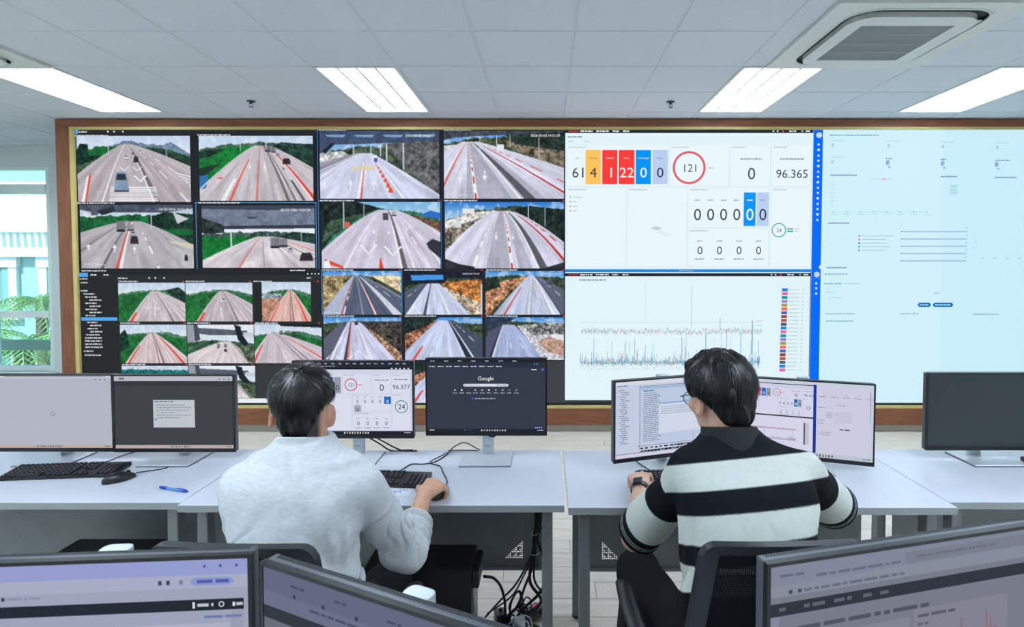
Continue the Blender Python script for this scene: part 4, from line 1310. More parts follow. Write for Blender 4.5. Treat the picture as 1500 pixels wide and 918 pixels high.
# ---- right page with blue side bar
p = Paint(wall_map)
p.rect(1189, 190, 1549, 592, (202, 238, 250), 1)
p.rect(1203.5, 190, 1380, 592, (208, 241, 251), 2)
p.rect(1189.3, 191, 1203.2, 592, (0, 106, 246), 3)
for k in range(15):
    v = 212.5 + 7.8 * k
    if k % 3 == 0:
        p.disc(1197, v, 1.6, (225, 240, 255), 4, 8)
    elif k % 3 == 1:
        p.rect(1195.3, v - 1.5, 1198.7, v + 1.5, (225, 240, 255), 4)
    else:
        p.poly([(1195, v + 1.6), (1197, v - 1.8), (1199, v + 1.6)], (225, 240, 255), 4)
for v in (199, 402):
    p.disc(1197.5, v, 4.0, (232, 240, 250), 4, 16); p.ring(1197.5, v, 2.6, 1.0, (120, 160, 210), 5, 12)
p.rect(1189.3, 407.5, 1203.2, 408, (60, 150, 255), 4)
for v in (415, 422, 430):
    p.disc(1197, v, 1.6, (225, 240, 255), 4, 8)
p.disc(1203.2, 391, 2.8, (222, 240, 250), 5, 14)
TQ = (120, 176, 186)
p.scribble(1213, 199, 72, 1.6, TQ, 4)
for (u, v) in ((1217.5, 213.2), (1299, 214), (1378, 215.5), (1457.5, 217), (1217.5, 237.5)):
    p.text('0', u, v, 4.6, (96, 120, 134), 4)
    p.scribble(u - 2, v - 6.5, 20, 1.0, (176, 208, 218), 4)
for (u, v) in ((1298, 239), (1378, 240), (1457, 241.5)):
    p.rect(u - 2.2, v - 4.5, u + 3.2, v + 3.5, (176, 200, 232), 3)
    p.text('0', u - 0.5, v, 4.8, (56, 76, 100), 4); p.scribble(u - 2.5, v - 6, (9, 8, 22)[(u > 1300) + (u > 1400)], 1.5, (110, 140, 190), 4); p.rect(u + 1, v + 5, u + 4.5, v + 7.5, (150, 180, 220), 4)
for (u, v, L) in ((1215, 257, 39), (1376, 259, 24), (1455, 260.3, 32), (1213, 326.7, 31), (1212, 392, 29)):
    p.scribble(u, v, L, 2.0, (136, 164, 200), 4, gap=-0.25)
for k in range(10):
    p.scribble(1216, 267 + 3.8 * k, 4, 0.8, (176, 212, 222), 4)
p.rect(1215, 310.3, 1358, 310.8, (150, 216, 214), 4)
for k in range(8):
    p.rect(1219.5 + 19.6 * k, 309.5, 1221 + 19.6 * k, 311.5, (120, 190, 190), 4); p.scribble(1215 + 19.6 * k, 314, 11, 0.9, (160, 205, 214), 4)
p.rect(1274, 262.5, 1306, 263.2, (176, 214, 214), 4); p.rect(1290, 261.3, 1295, 264.3, (240, 180, 190), 4)
p.rect(1391, 271, 1401, 275, (170, 226, 220), 4)
for k in range(4):
    p.scribble(1390, 278 + 2 * k, 11, 0.9, (150, 190, 206), 4)
for k, c in enumerate(((226, 90, 110), (238, 130, 150), (60, 110, 210), (40, 170, 110), (130, 150, 160))):
    v = 345.5 + 5.2 * k
    p.disc(1259, v, 1.5, c, 4, 8); p.scribble(1263, v, (46, 34, 36, 42, 34)[k], 1.0, (150, 186, 206), 4)
for k in range(5):
    v = 339 + 10.7 * k
    p.rect(1320.5, v - 0.7, 1416.5, v + 0.9, (160, 184, 232), 4); p.disc(1416, v - 5.5, 0.8, (110, 130, 150), 4, 6); p.disc(1320.6, v, 0.8, (70, 90, 120), 5, 6)
for k in range(4):
    p.disc(1429.5, 344 + 9.5 * k, 0.7, (150, 180, 195), 4, 6); p.scribble(1438 + 18 * k, 378, 5, 1, (150, 180, 195), 4)
p.scribble(1209, 401.5, 34, 1.7, TQ, 4); p.scribble(1208.5, 415.5, 26, 1.9, (110, 180, 196), 4); p.scribble(1238, 415.5, 25, 1.5, (170, 210, 218), 4)
p.scribble(1213, 428, 9, 1.2, (170, 200, 210), 4); p.scribble(1216, 436, 21, 1.0, (180, 210, 220), 4); p.scribble(1370, 429.5, 8, 1.4, (150, 180, 190), 4)
p.pill(1346.8, 443.5, 1366, 449.8, (0, 104, 196), 4); p.scribble(1349.5, 446.6, 13, 1.7, (190, 225, 250), 5)
p.pill(1369, 443.5, 1398.7, 449.8, (0, 104, 196), 4); p.scribble(1372, 446.6, 23, 1.7, (190, 225, 250), 5)
for (u, v, L) in ((1210, 460, 42), (1319, 460, 27), (1426, 460.5, 38), (1210, 470.5, 40)):
    p.scribble(u + 2, v, L, 1.4, TQ, 4)
p.build('web_page', vw, PICTURE)
# ------------------------------------------------------------------ desks
DZ = 0.75
def make_desk(label, x0, x1, y0, y1, pat=None):
    t = thing('office_desk', label, 'desk', ((x0 + x1) / 2, (y0 + y1) / 2, 0), group='office desks')
    w, d = (x1 - x0) / 2, (y1 - y0) / 2
    top = MB().box(-w, w, -d, d, DZ - 0.026, DZ).build('tabletop', M_DESK, t, bevel=0.0015, bseg=1)
    MB().box(-w + 0.001, w - 0.001, -d - 0.0012, -d + 0.0002, DZ - 0.0255, DZ - 0.001).build('edge_band', M_DESKEDGE, top)
    for sx in (-1, 1):
        xx = sx * (w - 0.062)
        for yy in (-d + 0.07, d - 0.06):
            MB().box(xx - 0.02, xx + 0.02, yy - 0.025, yy + 0.025, 0.012, DZ - 0.026).build('leg', M_LEG, t, bevel=0.004)
            MB().lathe([(0.022, 0.0), (0.022, 0.012)], 12, (xx, yy, 0)).build('levelling_foot', M_PLASTIC_BLACK, t)
        MB().box(xx - 0.018, xx + 0.018, -d + 0.095, d - 0.085, DZ - 0.075, DZ - 0.027).build('side_rail', M_LEG, t, bevel=0.003)
    yp = d - 0.125
    # steel modesty panel, pierced by two triangles of square holes
    z0, z1 = 0.255, DZ - 0.03
    xa, xb = -w + 0.085, w - 0.085
    pit, hole = 0.0088, 0.0058
    n = 9
    mb = MB()
    spots = [(xa + 0.085, False), (xb - 0.085 - n * pit, True)]
    zb = z0 + 0.045
    cuts = []
    for (px, mir) in spots:
        cuts.append((px, px + n * pit, mir))
    th = 0.0015
    def bx(a, b, c, e):
        if b - a > 1e-5 and e - c > 1e-5:
            mb.box(a, b, yp, yp + th, c, e)
    bx(xa, xb, z0, zb); bx(xa, xb, zb + n * pit, z1)
    bx(xa, cuts[0][0], zb, zb + n * pit); bx(cuts[0][1], cuts[1][0], zb, zb + n * pit); bx(cuts[1][1], xb, zb, zb + n * pit)
    for (a, b, mir) in cuts:
        for r in range(n):                      # r = 0 is the top row
            zt = zb + (n - r) * pit
            bx(a, b, zt - (pit - hole), zt)
            for c in range(n):
                R, C, i, j = r // 3, c // 3, r % 3, c % 3
                is_hole = C <= R and j <= i
                cc = n - 1 - c if mir else c
                ca = a + cc * pit
                if is_hole:
                    bx(ca, ca + (pit - hole) / 2, zt - pit, zt - (pit - hole)); bx(ca + (pit + hole) / 2, ca + pit, zt - pit, zt - (pit - hole))
                else:
                    bx(ca, ca + pit, zt - pit, zt - (pit - hole))
    mb.build('modesty_panel', M_MODESTY, t)
    MB().box(xa, xb, yp - 0.018, yp - 0.0005, z0 - 0.002, z0 + 0.012).build('panel_lip', M_MODESTY, t)
    return t
make_desk('pale grey desk under the spinning-circle monitor and the blue pen, by the window', -2.735, -1.337, 2.055, 2.655)
make_desk('pale grey desk where the person in the light sweatshirt sits', -1.334, 0.068, 2.03, 2.642)
make_desk('pale grey desk where the person in the striped polo sits', 0.081, 1.478, 2.01, 2.632)
make_desk('pale grey desk at the right edge, under the switched-off monitor', 1.481, 2.88, 2.058, 2.658)
make_desk('near desk below the picture edge carrying the left pair of foreground monitors', -1.35, 0.05, 0.50, 1.10)
make_desk('near desk below the picture edge carrying the right foreground monitor', 0.055, 1.455, 0.62, 1.22)

# ------------------------------------------------------------------ monitors
M_OFF = mat('display_switched_off', (40, 49, 52), 0.32, spec=0.6)
M_VENT = mat('vent_black', (12, 13, 15), 0.8)
def make_monitor(label, cx, cy, top, rz, page=None, w=0.538, h=0.346, stand_top=None, vents=True):
    t = thing('computer_monitor', label, 'monitor', (cx, cy, DZ), rz, 'computer monitors')
    zt = top - DZ
    zb = zt - h
    bz, bb = 0.0065, 0.017
    f = MB()
    f.box(-w / 2, w / 2, 0.0, 0.012, zt - bz, zt).box(-w / 2, w / 2, 0.0, 0.012, zb, zb + bb)
    f.box(-w / 2, -w / 2 + bz, 0.0, 0.012, zb + bb, zt - bz).box(w / 2 - bz, w / 2, 0.0, 0.012, zb + bb, zt - bz)
    f.build('bezel', M_BEZEL, t)
    s = MB().box(-w / 2 + 0.001, w / 2 - 0.001, 0.0121, 0.034, zb + 0.001, zt - 0.001)
    sh = s.build('back_shell', M_SHELL, t, bevel=0.003)
    MB().box(-w * 0.30, w * 0.30, 0.034, 0.052, zb + 0.05, zt - 0.04).build('back_housing', M_PLASTIC_BLACK, t, bevel=0.008)
    if vents:
        v = MB()
        nslot = 120
        for k in range(nslot):
            x = -w / 2 + 0.014 + (w - 0.028) * k / (nslot - 1)
            v.box(x - 0.0011, x + 0.0011, 0.022, 0.0315, zt - 0.004, zt - 0.0006)
        tag(v.build('vent_slots', M_VENT, sh), kind='stuff')
    aw = w - 2 * bz
    ah = h - bz - bb
    g = MB().box(-aw / 2, aw / 2, 0.0025, 0.0119, zb + bb, zt - bz)
    panel = g.build('display', M_OFF if page is None else M_BLACKSCREEN, t)
    if page is not None:
        def fx(u, v, d):
            return (-aw / 2 + u * aw, 0.0024 - d, zt - bz - v * ah)
        p = Paint(fx, 0.00012)
        p.asp = aw / ah
        page(p)
        p.build('screen_picture', panel, PICTURE)
    st = (stand_top or 1.105) - DZ
    MB().prism(rrect(0.052, 0.036, 0.014, 5, 0, 0.076), 0.008, st).build('stand_column', M_SILVER, t, bevel=0.002)
    ho = MB().lathe([(0.010, 0), (0.010, 0.003)], 14).build('cable_hole', M_VENT, t)
    ho.location = (0, 0.0595, min(st - 0.03, 0.33)); ho.rotation_euler = (math.pi / 2, 0, 0)
    b = MB().prism([(-0.112, -0.085), (0.112, -0.085), (0.112, 0.105), (-0.112, 0.105)], 0.003, 0.009)
    base = b.build('stand_base', M_BASE, t, bevel=0.0015, bseg=1)
    MB().prism([(-0.1125, -0.0855), (0.1125, -0.0855), (0.1125, 0.1055), (-0.1125, 0.1055)], 0.0, 0.003).build('base_edge', M_DARKEDGE, base)
    vv, ff, w0, w1 = text_tris('DELL')
    lm = MB()
    lm.add([((x - (w0 + w1) / 2) * 0.013, 0.0574, 0.042 + yv * 0.013) for (x, yv) in vv], ff)
    lm.build('logo', M_DARKEDGE, t)
    return t

def taskbar(p, col, ink, v0=0.958, u=0.42, n=9):
    p.rect(0, v0, 1, 1, col, 2)
    for k in range(n):
        p.rect(u + 0.022 * k, v0 + 0.012, u + 0.022 * k + 0.011, 0.99, ink[k % len(ink)], 3)
    p.scribble(0.93, (v0 + 1) / 2, 0.055, 0.01, ink[0], 3)

def page_blank(p):
    p.rect(0, 0, 1, 1, (178, 182, 194), 1)
    p.rect(0, 0, 1, .035, (196, 200, 212), 2); p.rect(.1, .006, .95, .02, (146, 150, 160), 3)
    for k in range(3):
        p.rect(.86 + .04 * k, .045, .872 + .04 * k, .062, (110, 114, 124), 3)
    for k in range(24):
        for (a, b) in ((0, .010),):
            th0, th1 = 2 * math.pi * k / 24, 2 * math.pi * (k + 1) / 24
            p.poly([(.5 + q * math.cos(t), .53 + q * 1.72 * math.sin(t)) for (t, q) in ((th0, .017), (th1, .017), (th1, .0125), (th0, .0125))], (110, 116, 130), 3)
    taskbar(p, (190, 172, 166), [(90, 96, 120), (120, 124, 140), (70, 74, 86)], .955, .36, 10)

def page_dialog(p):
    p.rect(0, 0, 1, 1, (62, 66, 70), 1)
    p.rect(0, 0, 1, .068, (184, 186, 196), 2); p.rect(.04, .022, .085, .046, (110, 96, 110), 3)
    for k in range(3):
        p.rect(.88 + .04 * k, .03, .893 + .04 * k, .05, (120, 122, 132), 3)
    p.rect(0, .068, 1, .14, (54, 58, 62), 2)
    p.rect(.325, .33, .675, .71, (190, 196, 204), 3)
    p.scribble(.335, .352, .17, .012, (70, 76, 88), 4)
    for k in range(6):
        p.scribble(.35, .40 + .035 * k, (.24, .3, .28, .16, .29, .2)[k], .009, (120, 128, 140), 4)
    p.scribble(.335, .60, .02, .012, (70, 76, 88), 4)
    taskbar(p, (186, 170, 166), [(90, 96, 120), (120, 124, 140), (70, 74, 86)], .955, .47, 8)

def dash(p, u0, v0, u1, v1, cols, full=True, six=False):
    """the monitoring dashboard, squeezed into a rectangle of another page"""
    def U(x): return u0 + (u1 - u0) * x
    def V(y): return v0 + (v1 - v0) * y
    sw = (u1 - u0) / (v1 - v0) if False else 1.0
    ph = (v1 - v0)
    sq = 1 / p.asp
    WBG, CRD, INK2 = cols
    p.rect(u0, v0, u1, v1, WBG, 2)
    def T(s, x, y, size, ink, L=6):
        p.text(s, U(x), V(y), ph * size, ink, L, squeeze=sq)
    for (a, b, c, d) in ((.0, .1, .405, .405), (.415, .1, .66, .405), (.67, .1, .83, .405), (.84, .1, 1, .405), (.0, .42, .245, 1), (.255, .42, .49, 1), (.5, .42, .83, .70), (.5, .715, .83, 1), (.84, .42, 1, 1)):
        p.rect(U(a), V(b), U(c), V(d), CRD, 3)
        p.scribble(U(a + .005), V(b + .015), (u1 - u0) * (c - a) * .4, ph * .008, (150, 156, 168), 4)
    for k, (c, s, ink) in enumerate(((None, '61', INK2), ((240, 190, 96), '4', (60, 44, 40)), ((226, 66, 66), '1', (250, 240, 240)), ((226, 66, 66), '22', (250, 240, 240)), ((24, 110, 196), '0', (230, 240, 250)), ((146, 152, 166), '0', (40, 44, 54)))):
        a = .01 + .0655 * k
        if c:
            p.rect(U(a), V(.14), U(a + .06), V(.40), c, 4)
        T(s, a + .03, .31, .085, ink)
    for k in range(40):
        t0, t1 = 2 * math.pi * k / 40, 2 * math.pi * (k + 1) / 40
        for (cx_, cy_, r, wd, col) in ((.485, .265, .055, .008, (206, 70, 80)), (.92, .62 if six else .70, .056 if six else .03, .007, (40, 140, 130))):
            ky = (u1 - u0) / ph * p.asp
            p.poly([(U(cx_ + q * math.cos(t)), V(cy_ + q * ky * math.sin(t))) for (t, q) in ((t0, r), (t1, r), (t1, r - wd), (t0, r - wd))], col, 4)
    T('121', .485, .265, .055, INK2)
    p.scribble(U(.55), V(.265), (u1 - u0) * .035, ph * .014, (206, 80, 90), 4)
    T('0', .75, .31, .105, INK2); T('96.377' if six else '96.365', .92, .30, .072, INK2)
    p.scribble(U(.69), V(.19), (u1 - u0) * .12, ph * .014, (110, 116, 128), 4); p.scribble(U(.86), V(.18), (u1 - u0) * .12, ph * .012, (110, 116, 128), 4)
    T('24', .92, .62 if six else .70, .085 if six else .035, INK2)
    if six:
        for k in range(6):
            x, y = (.54 + .065 * k, .53) if k < 5 else (.54, .655)
            if k == 4:
                p.rect(U(x - .03), V(.455), U(x + .03), V(.575), (26, 110, 190), 4)
            if k == 5:
                p.rect(U(x - .03), V(.60), U(x + .03), V(.705), (160, 164, 174), 4)
            T('0', x, y + (.005 if k < 5 else .015), .05, (235, 240, 248) if k == 4 else INK2)
            p.scribble(U(x - .012), V(y - .065), (u1 - u0) * .024, ph * .009, (130, 136, 148), 4)
    else:
        for k in range(6):
            x = .53 + .054 * k
            if k == 4:
                p.rect(U(x - .024), V(.45), U(x + .024), V(.69), (26, 100, 180), 4)
            if k == 5:
                p.rect(U(x - .024), V(.45), U(x + .024), V(.69), (150, 156, 176), 4)
            T('0', x, .60, .085, (235, 240, 248) if k == 4 else INK2)
    for k in range(4):
        x = .545 + .081 * k
        T('0', x, .89, .06, INK2)
        p.scribble(U(x - .015), V(.815), (u1 - u0) * .03, ph * .009, (130, 136, 148), 4); p.scribble(U(x - .03), V(.965), (u1 - u0) * .06, ph * .011, (100, 106, 118), 4)

def page_dash(p):
    p.rect(0, 0, 1, 1, (198, 202, 222), 1)
    dash(p, 0.01, .085, .985, .938, ((206, 210, 228), (216, 219, 236), (44, 50, 64)), six=True)
    p.rect(0, 0, 1, .075, (36, 40, 52), 3); p.rect(0, .075, 1, .10, (24, 28, 38), 3)
    for k in range(16):
        p.scribble(.02 + .06 * k, .02, .03, .012, (176, 182, 196), 4)
    p.scribble(.05, .055, .3, .01, (130, 140, 160), 4)
    for k in range(5):
        p.rect(.82 + .035 * k, .08, .836 + .035 * k, .094, (200, 206, 216), 4)
    taskbar(p, (30, 32, 44), [(206, 210, 220), (150, 160, 190), (220, 206, 150)], .952, .42, 10)

def page_search(p):
    p.rect(0, 0, 1, 1, (51, 57, 71), 1)
    p.rect(0, 0, 1, .04, (32, 36, 46), 2); p.rect(0, .04, 1, .115, (44, 49, 62), 2)
    for k in range(7):
        p.scribble(.03 + .115 * k, .021, .035, .012, (190, 196, 206), 3)
    p.pill(.07, .052, .94, .075, (28, 32, 44), 3); p.rect(.08, .062, .90, .064, (84, 110, 190), 4); p.scribble(.9, .063, .035, .012, (90, 140, 230), 5)
    for k in range(9):
        p.scribble(.02 + .07 * k, .096, .05, .011, (196, 200, 210), 3)
    p.scribble(.88, .14, .05, .013, (216, 220, 228), 3)
    for a in range(12):
        pass
    p.poly([(.975 + .011 * math.cos(t), .138 + .018 * math.sin(t)) for t in np.linspace(0, 2 * math.pi, 12, endpoint=False)], (80, 90, 220), 3)
    p.text('Google', .495, .26, .052, (240, 242, 246), 3, squeeze=1 / p.asp)
    p.pill(.305, .335, .688, .373, (216, 220, 236), 3); p.scribble(.315, .354, .13, .009, (150, 156, 176), 4); p.scribble(.585, .354, .09, .01, (120, 126, 146), 4)
    for k in range(10):
        u = .235 + .0575 * k
        c = [(200, 204, 214), (236, 238, 244), (70, 76, 90), (220, 180, 196), (226, 160, 180), (236, 238, 244), (150, 156, 170), (206, 170, 186), (120, 126, 140), (150, 156, 170)][k]
        p.rect(u - .006, .412, u + .006, .432, c, 3); p.scribble(u - .018, .462, .038, .011, (176, 180, 192), 3)
    p.poly([(.384 + .009 * math.cos(t), .54 + .015 * math.sin(t)) for t in np.linspace(0, 2 * math.pi, 12, endpoint=False)], (70, 86, 210), 3); p.scribble(.405, .54, .18, .012, (156, 162, 180), 3)
    p.rect(.90, .935, .975, .95, (50, 86, 150), 3); p.scribble(.91, .942, .06, .011, (150, 190, 240), 4)
    taskbar(p, (30, 34, 46), [(206, 210, 220), (150, 160, 190), (226, 214, 170)], .958, .455, 10)
    p.scribble(.02, .975, .04, .014, (214, 200, 180), 3); p.rect(.315, .968, .325, .984, (70, 130, 220), 3); p.rect(.335, .968, .39, .984, (48, 54, 84), 3)

def page_windows(p):
    p.rect(0, 0, 1, 1, (194, 202, 224), 1)
    p.rect(0, 0, 1, .05, (210, 216, 228), 2); p.scribble(.015, .055, .09, .012, (110, 116, 130), 3)
    for k in range(26):
        p.scribble(.03 + .012 * (k % 3), .11 + .028 * k, .05 + .03 * ((k * 7) % 4) / 4, .009, (110, 116, 130), 3)
    p.rect(.215, .075, .219, .91, (50, 54, 70), 3); p.rect(.215, .075, .86, .082, (110, 120, 140), 3)
    p.rect(.222, .086, .88, .84, (186, 200, 224), 2); p.rect(.222, .086, .88, .12, (160, 186, 214), 3); p.scribble(.25, .14, .1, .014, (60, 100, 170), 3)
    for k in range(26):
        p.scribble(.25, .175 + .025 * k, .12 + .02 * (k % 3), .010, (130, 136, 150), 3)
    p.rect(.39, .31, .93, .33, (140, 170, 214), 4); p.rect(.39, .33, .93, .72, (206, 214, 232), 4)
    for k in range(4):
        p.scribble(.41, .37 + .03 * k, .3, .009, (150, 156, 172), 5)
    p.rect(.74, .08, .95, .30, (206, 214, 230), 4); p.rect(.74, .08, .743, .30, (60, 66, 84), 5)
    p.rect(.72, .73, .722, .86, (60, 66, 84), 4); p.rect(.2, .86, .98, .865, (70, 76, 96), 4)
    rr2 = random.Random(3)
    for r in range(2):
        x = .225
        while x < .95:
            w_ = rr2.uniform(.018, .035)
            hh = rr2.uniform(.014, .026)
            p.rect(x, .885 + .038 * r, x + w_, .885 + .038 * r + hh, (28, 32, 42), 4)
            x += w_ + (.02 if x < .45 and r == 0 else .003)
    p.rect(0, .945, 1, .951, (50, 54, 70), 4)
    taskbar(p, (206, 204, 224), [(60, 66, 90), (110, 116, 140)], .951, .68, 8)

def page_split(p):
    p.rect(0, 0, 1, 1, (200, 202, 222), 1)
    p.rect(0, 0, 1, .05, (196, 206, 220), 2); p.rect(0, .045, .565, .055, (24, 28, 40), 4)
    dash(p, .02, .06, .575, .475, ((204, 206, 228), (212, 213, 234), (54, 58, 74)))
    p.rect(0, .475, .575, .492, (22, 26, 40), 5)
    p.rect(.02, .50, .575, .93, (212, 212, 232), 3)
    rr2 = random.Random(9)
    for k in range(140):
        u = .06 + .38 * k / 140
        p.rect(u, .655 + rr2.uniform(-.008, .004), u + .0022, .668, (170, 120, 140), 4)
        p.rect(u, .80 - abs(rr2.gauss(0, .02)) - (rr2.random() < .06) * .1, u + .0016, .81, (110, 116, 140), 4)
    p.rect(.495, .555, .508, .85, (90, 94, 106), 4); p.rect(.512, .555, .535, .85, (190, 190, 206), 4)
    p.rect(.565, .035, .588, .945, (24, 52, 150), 6)
    p.rect(.59, .05, .985, .94, (204, 203, 223), 3)
    for k in range(5):
        p.text('0' if k else '0', .64 + .085 * k, .15, .016, (70, 76, 96), 4, squeeze=1 / p.asp); p.scribble(.61 + .085 * k, .185, .05, .008, (120, 126, 146), 4)
    for k in range(7):
        p.rect(.72, .38 + .022 * k, .85, .383 + .022 * k, (140, 146, 166), 4)
    for k in range(4):
        p.scribble(.66, .39 + .022 * k, .05, .008, (150, 150, 170), 4)
    for (u, v, L) in ((.6, .33, .05), (.6, .50, .05), (.6, .54, .05), (.6, .66, .1), (.6, .69, .1), (.74, .29, .06)):
        p.scribble(u, v, L, .008, (150, 130, 150), 4)
    p.pill(.76, .60, .79, .615, (40, 44, 66), 4); p.pill(.795, .60, .835, .615, (40, 44, 66), 4)
    p.rect(.975, .09, .98, .5, (150, 152, 164), 4)
    taskbar(p, (186, 196, 206), [(70, 76, 96), (110, 100, 110), (150, 130, 90)], .945, .55, 8)

def page_table(p):
    p.rect(0, 0, 1, 1, (158, 162, 184), 1)
    p.rect(0, 0, 1, .085, (148, 156, 206), 2); p.rect(0, .085, 1, .155, (166, 171, 194), 2)
    for k in range(3):
        p.rect(.86 + .05 * k, .03, .868 + .05 * k, .045, (80, 90, 140), 3)
    p.pill(.82, .098, .955, .14, (136, 148, 206), 3); p.scribble(.84, .119, .1, .018, (80, 92, 160), 4)
    for k, u in enumerate((.72, .745, .785)):
        p.rect(u, .108, u + .011, .132, (60, 66, 90) if k < 2 else (120, 126, 150), 3)
    p.scribble(.11, .125, .12, .016, (120, 126, 146), 3); p.scribble(.11, .185, .06, .012, (130, 134, 156), 3); p.rect(.245, .165, .255, .185, (60, 66, 90), 3); p.scribble(.26, .175, .1, .012, (140, 146, 166), 3)
    p.rect(0, .215, .985, .275, (34, 39, 48), 3)
    p.scribble(.10, .245, .05, .014, (110, 114, 126), 4); p.rect(.825, .228, .832, .262, (220, 222, 230), 4); p.scribble(.84, .245, .05, .016, (190, 194, 204), 4)
    for k in range(14):
        t0, t1 = 2 * math.pi * k / 14, 2 * math.pi * (k + 1) / 14
        p.poly([(.915 + q * math.cos(t), .244 + q * 1.72 * math.sin(t)) for (t, q) in ((t0, .009), (t1, .009), (t1, .006), (t0, .006))], (206, 210, 220), 4)
    p.rect(.95, .235, .958, .256, (220, 222, 230), 4); p.scribble(.962, .245, .02, .016, (190, 194, 204), 4)
    p.rect(.10, .345, .94, 1, (172, 175, 194), 3); p.rect(.945, .28, .985, 1, (150, 155, 176), 3)
    p.scribble(.86, .31, .12, .014, (110, 120, 170), 4); p.scribble(.125, .42, .1, .016, (90, 94, 110), 4); p.scribble(.90, .375, .03, .01, (120, 124, 140), 4)
    p.rect(.11, .47, .935, .505, (150, 154, 172), 4)
    for (u, L) in ((.12, .05), (.34, .04), (.52, .07), (.70, .05), (.77, .03), (.81, .03), (.86, .06)):
        p.scribble(u, .487, L, .014, (90, 94, 112), 5)
        for k in range(12):
            if u < .72:
                p.scribble(u, .535 + .04 * k, L * 1.1, .012, (176, 120, 130) if u == .34 and k % 3 == 1 else (120, 126, 146), 4)

def page_dim(p):
    p.rect(0, 0, 1, 1, (104, 108, 120), 1)
    p.rect(0, 0, 1, .12, (98, 102, 126), 2); p.rect(0, .12, 1, .20, (106, 110, 134), 2)
    p.rect(0, .20, 1, .265, (50, 54, 62), 3)
    for (u, v, L) in ((.12, .06, .06), (.3, .06, .05), (.5, .07, .05), (.2, .15, .3), (.6, .15, .2)):
        p.scribble(u, v, L, .012, (70, 74, 96), 3)
    for u in (.13, .25, .38, .55, .68):
        p.rect(u, .10, u + .012, .12, (56, 60, 80), 3)
    p.rect(.03, .32, .97, 1, (112, 116, 128), 3); p.scribble(.05, .36, .05, .012, (80, 84, 96), 4)

def page_graph(p):
    p.rect(0, 0, 1, 1, (118, 122, 136), 1)
    p.rect(0, 0, 1, .10, (128, 134, 152), 2); p.rect(0, .10, 1, .16, (134, 139, 154), 2)
    p.rect(.46, .03, .95, .09, (120, 124, 138), 3); p.scribble(.03, .055, .08, .014, (96, 102, 130), 3); p.scribble(.15, .075, .3, .014, (100, 106, 126), 3); p.scribble(.5, .06, .3, .012, (104, 108, 122), 4)
    for u in (.06, .09):
        p.rect(u, .13, u + .012, .15, (70, 74, 90), 3)
    p.scribble(.11, .14, .35, .014, (100, 106, 124), 3)
    p.rect(0, .19, 1, .255, (46, 51, 60), 3)
    for (u, L) in ((.03, .02), (.11, .07), (.21, .06), (.31, .03), (.37, .03)):
        p.scribble(u, .222, L, .018, (92, 98, 108), 4)
    p.rect(0, .255, .03, 1, (128, 134, 156), 3)
    p.scribble(.05, .33, .5, .022, (78, 82, 96), 4)
    p.rect(.04, .38, .48, 1, (128, 131, 144), 3); p.rect(.495, .345, .86, 1, (128, 128, 142), 3)
    p.scribble(.06, .43, .08, .014, (84, 88, 102), 4); p.scribble(.17, .50, .28, .013, (96, 100, 114), 4); p.scribble(.17, .53, .1, .013, (96, 100, 114), 4); p.scribble(.51, .385, .14, .016, (84, 88, 102), 4); p.scribble(.51, .43, .04, .012, (90, 94, 110), 4)
    rr2 = random.Random(4)
    for k in range(90):
        u = .525 + .31 * k / 90
        hgt = (.05 if (k // 14) % 2 == 0 else .12) + rr2.uniform(0, .03)
        if rr2.random() < .07:
            hgt += rr2.uniform(.04, .1)
        p.rect(u, .66 - hgt, u + .0035, .66 - rr2.uniform(0, .01), (158, 76, 100), 4)

make_monitor('monitor with a pale blank page and a small circle, at the left edge', -2.186, 2.5, 1.135, 0.0, page_blank)
make_monitor('monitor with a dark page and a white dialog box, beside the pale one', -1.648, 2.5, 1.133, 0.0, page_dialog)
make_monitor('monitor showing counters and a green ring reading 24, behind the head of the sweatshirt wearer', -0.853, 2.5, 1.195, 0.0, page_dash, stand_top=1.105)
make_monitor('monitor with a dark search page between the two people', -0.263, 2.5, 1.207, 0.0, page_search, stand_top=1.105)
make_monitor('monitor full of window lists, by the glasses of the person in stripes', 0.538, 2.425, 1.138, math.radians(19), page_windows, stand_top=1.135)
make_monitor('monitor with a split page and blue divider, beside the person in stripes', 1.112, 2.425, 1.125, math.radians(-19), page_split, stand_top=1.125)
make_monitor('switched-off dark monitor at the right edge', 1.958, 2.5, 1.141, 0.0, None)
make_monitor('large foreground monitor with a table page, at the lower left corner', -0.770, 0.933, 1.13, math.radians(4.1), page_table, stand_top=1.112)
make_monitor('foreground monitor turned sideways with a dim grey page, below the sweatshirt wearer', -0.233, 0.814, 1.13, math.radians(-25.4), page_dim, stand_top=1.105)
make_monitor('foreground monitor with a pink bar graph, at the lower right corner', 0.662, 0.995, 1.13, math.radians(14.3), page_graph, w=0.612, h=0.362, stand_top=1.07)

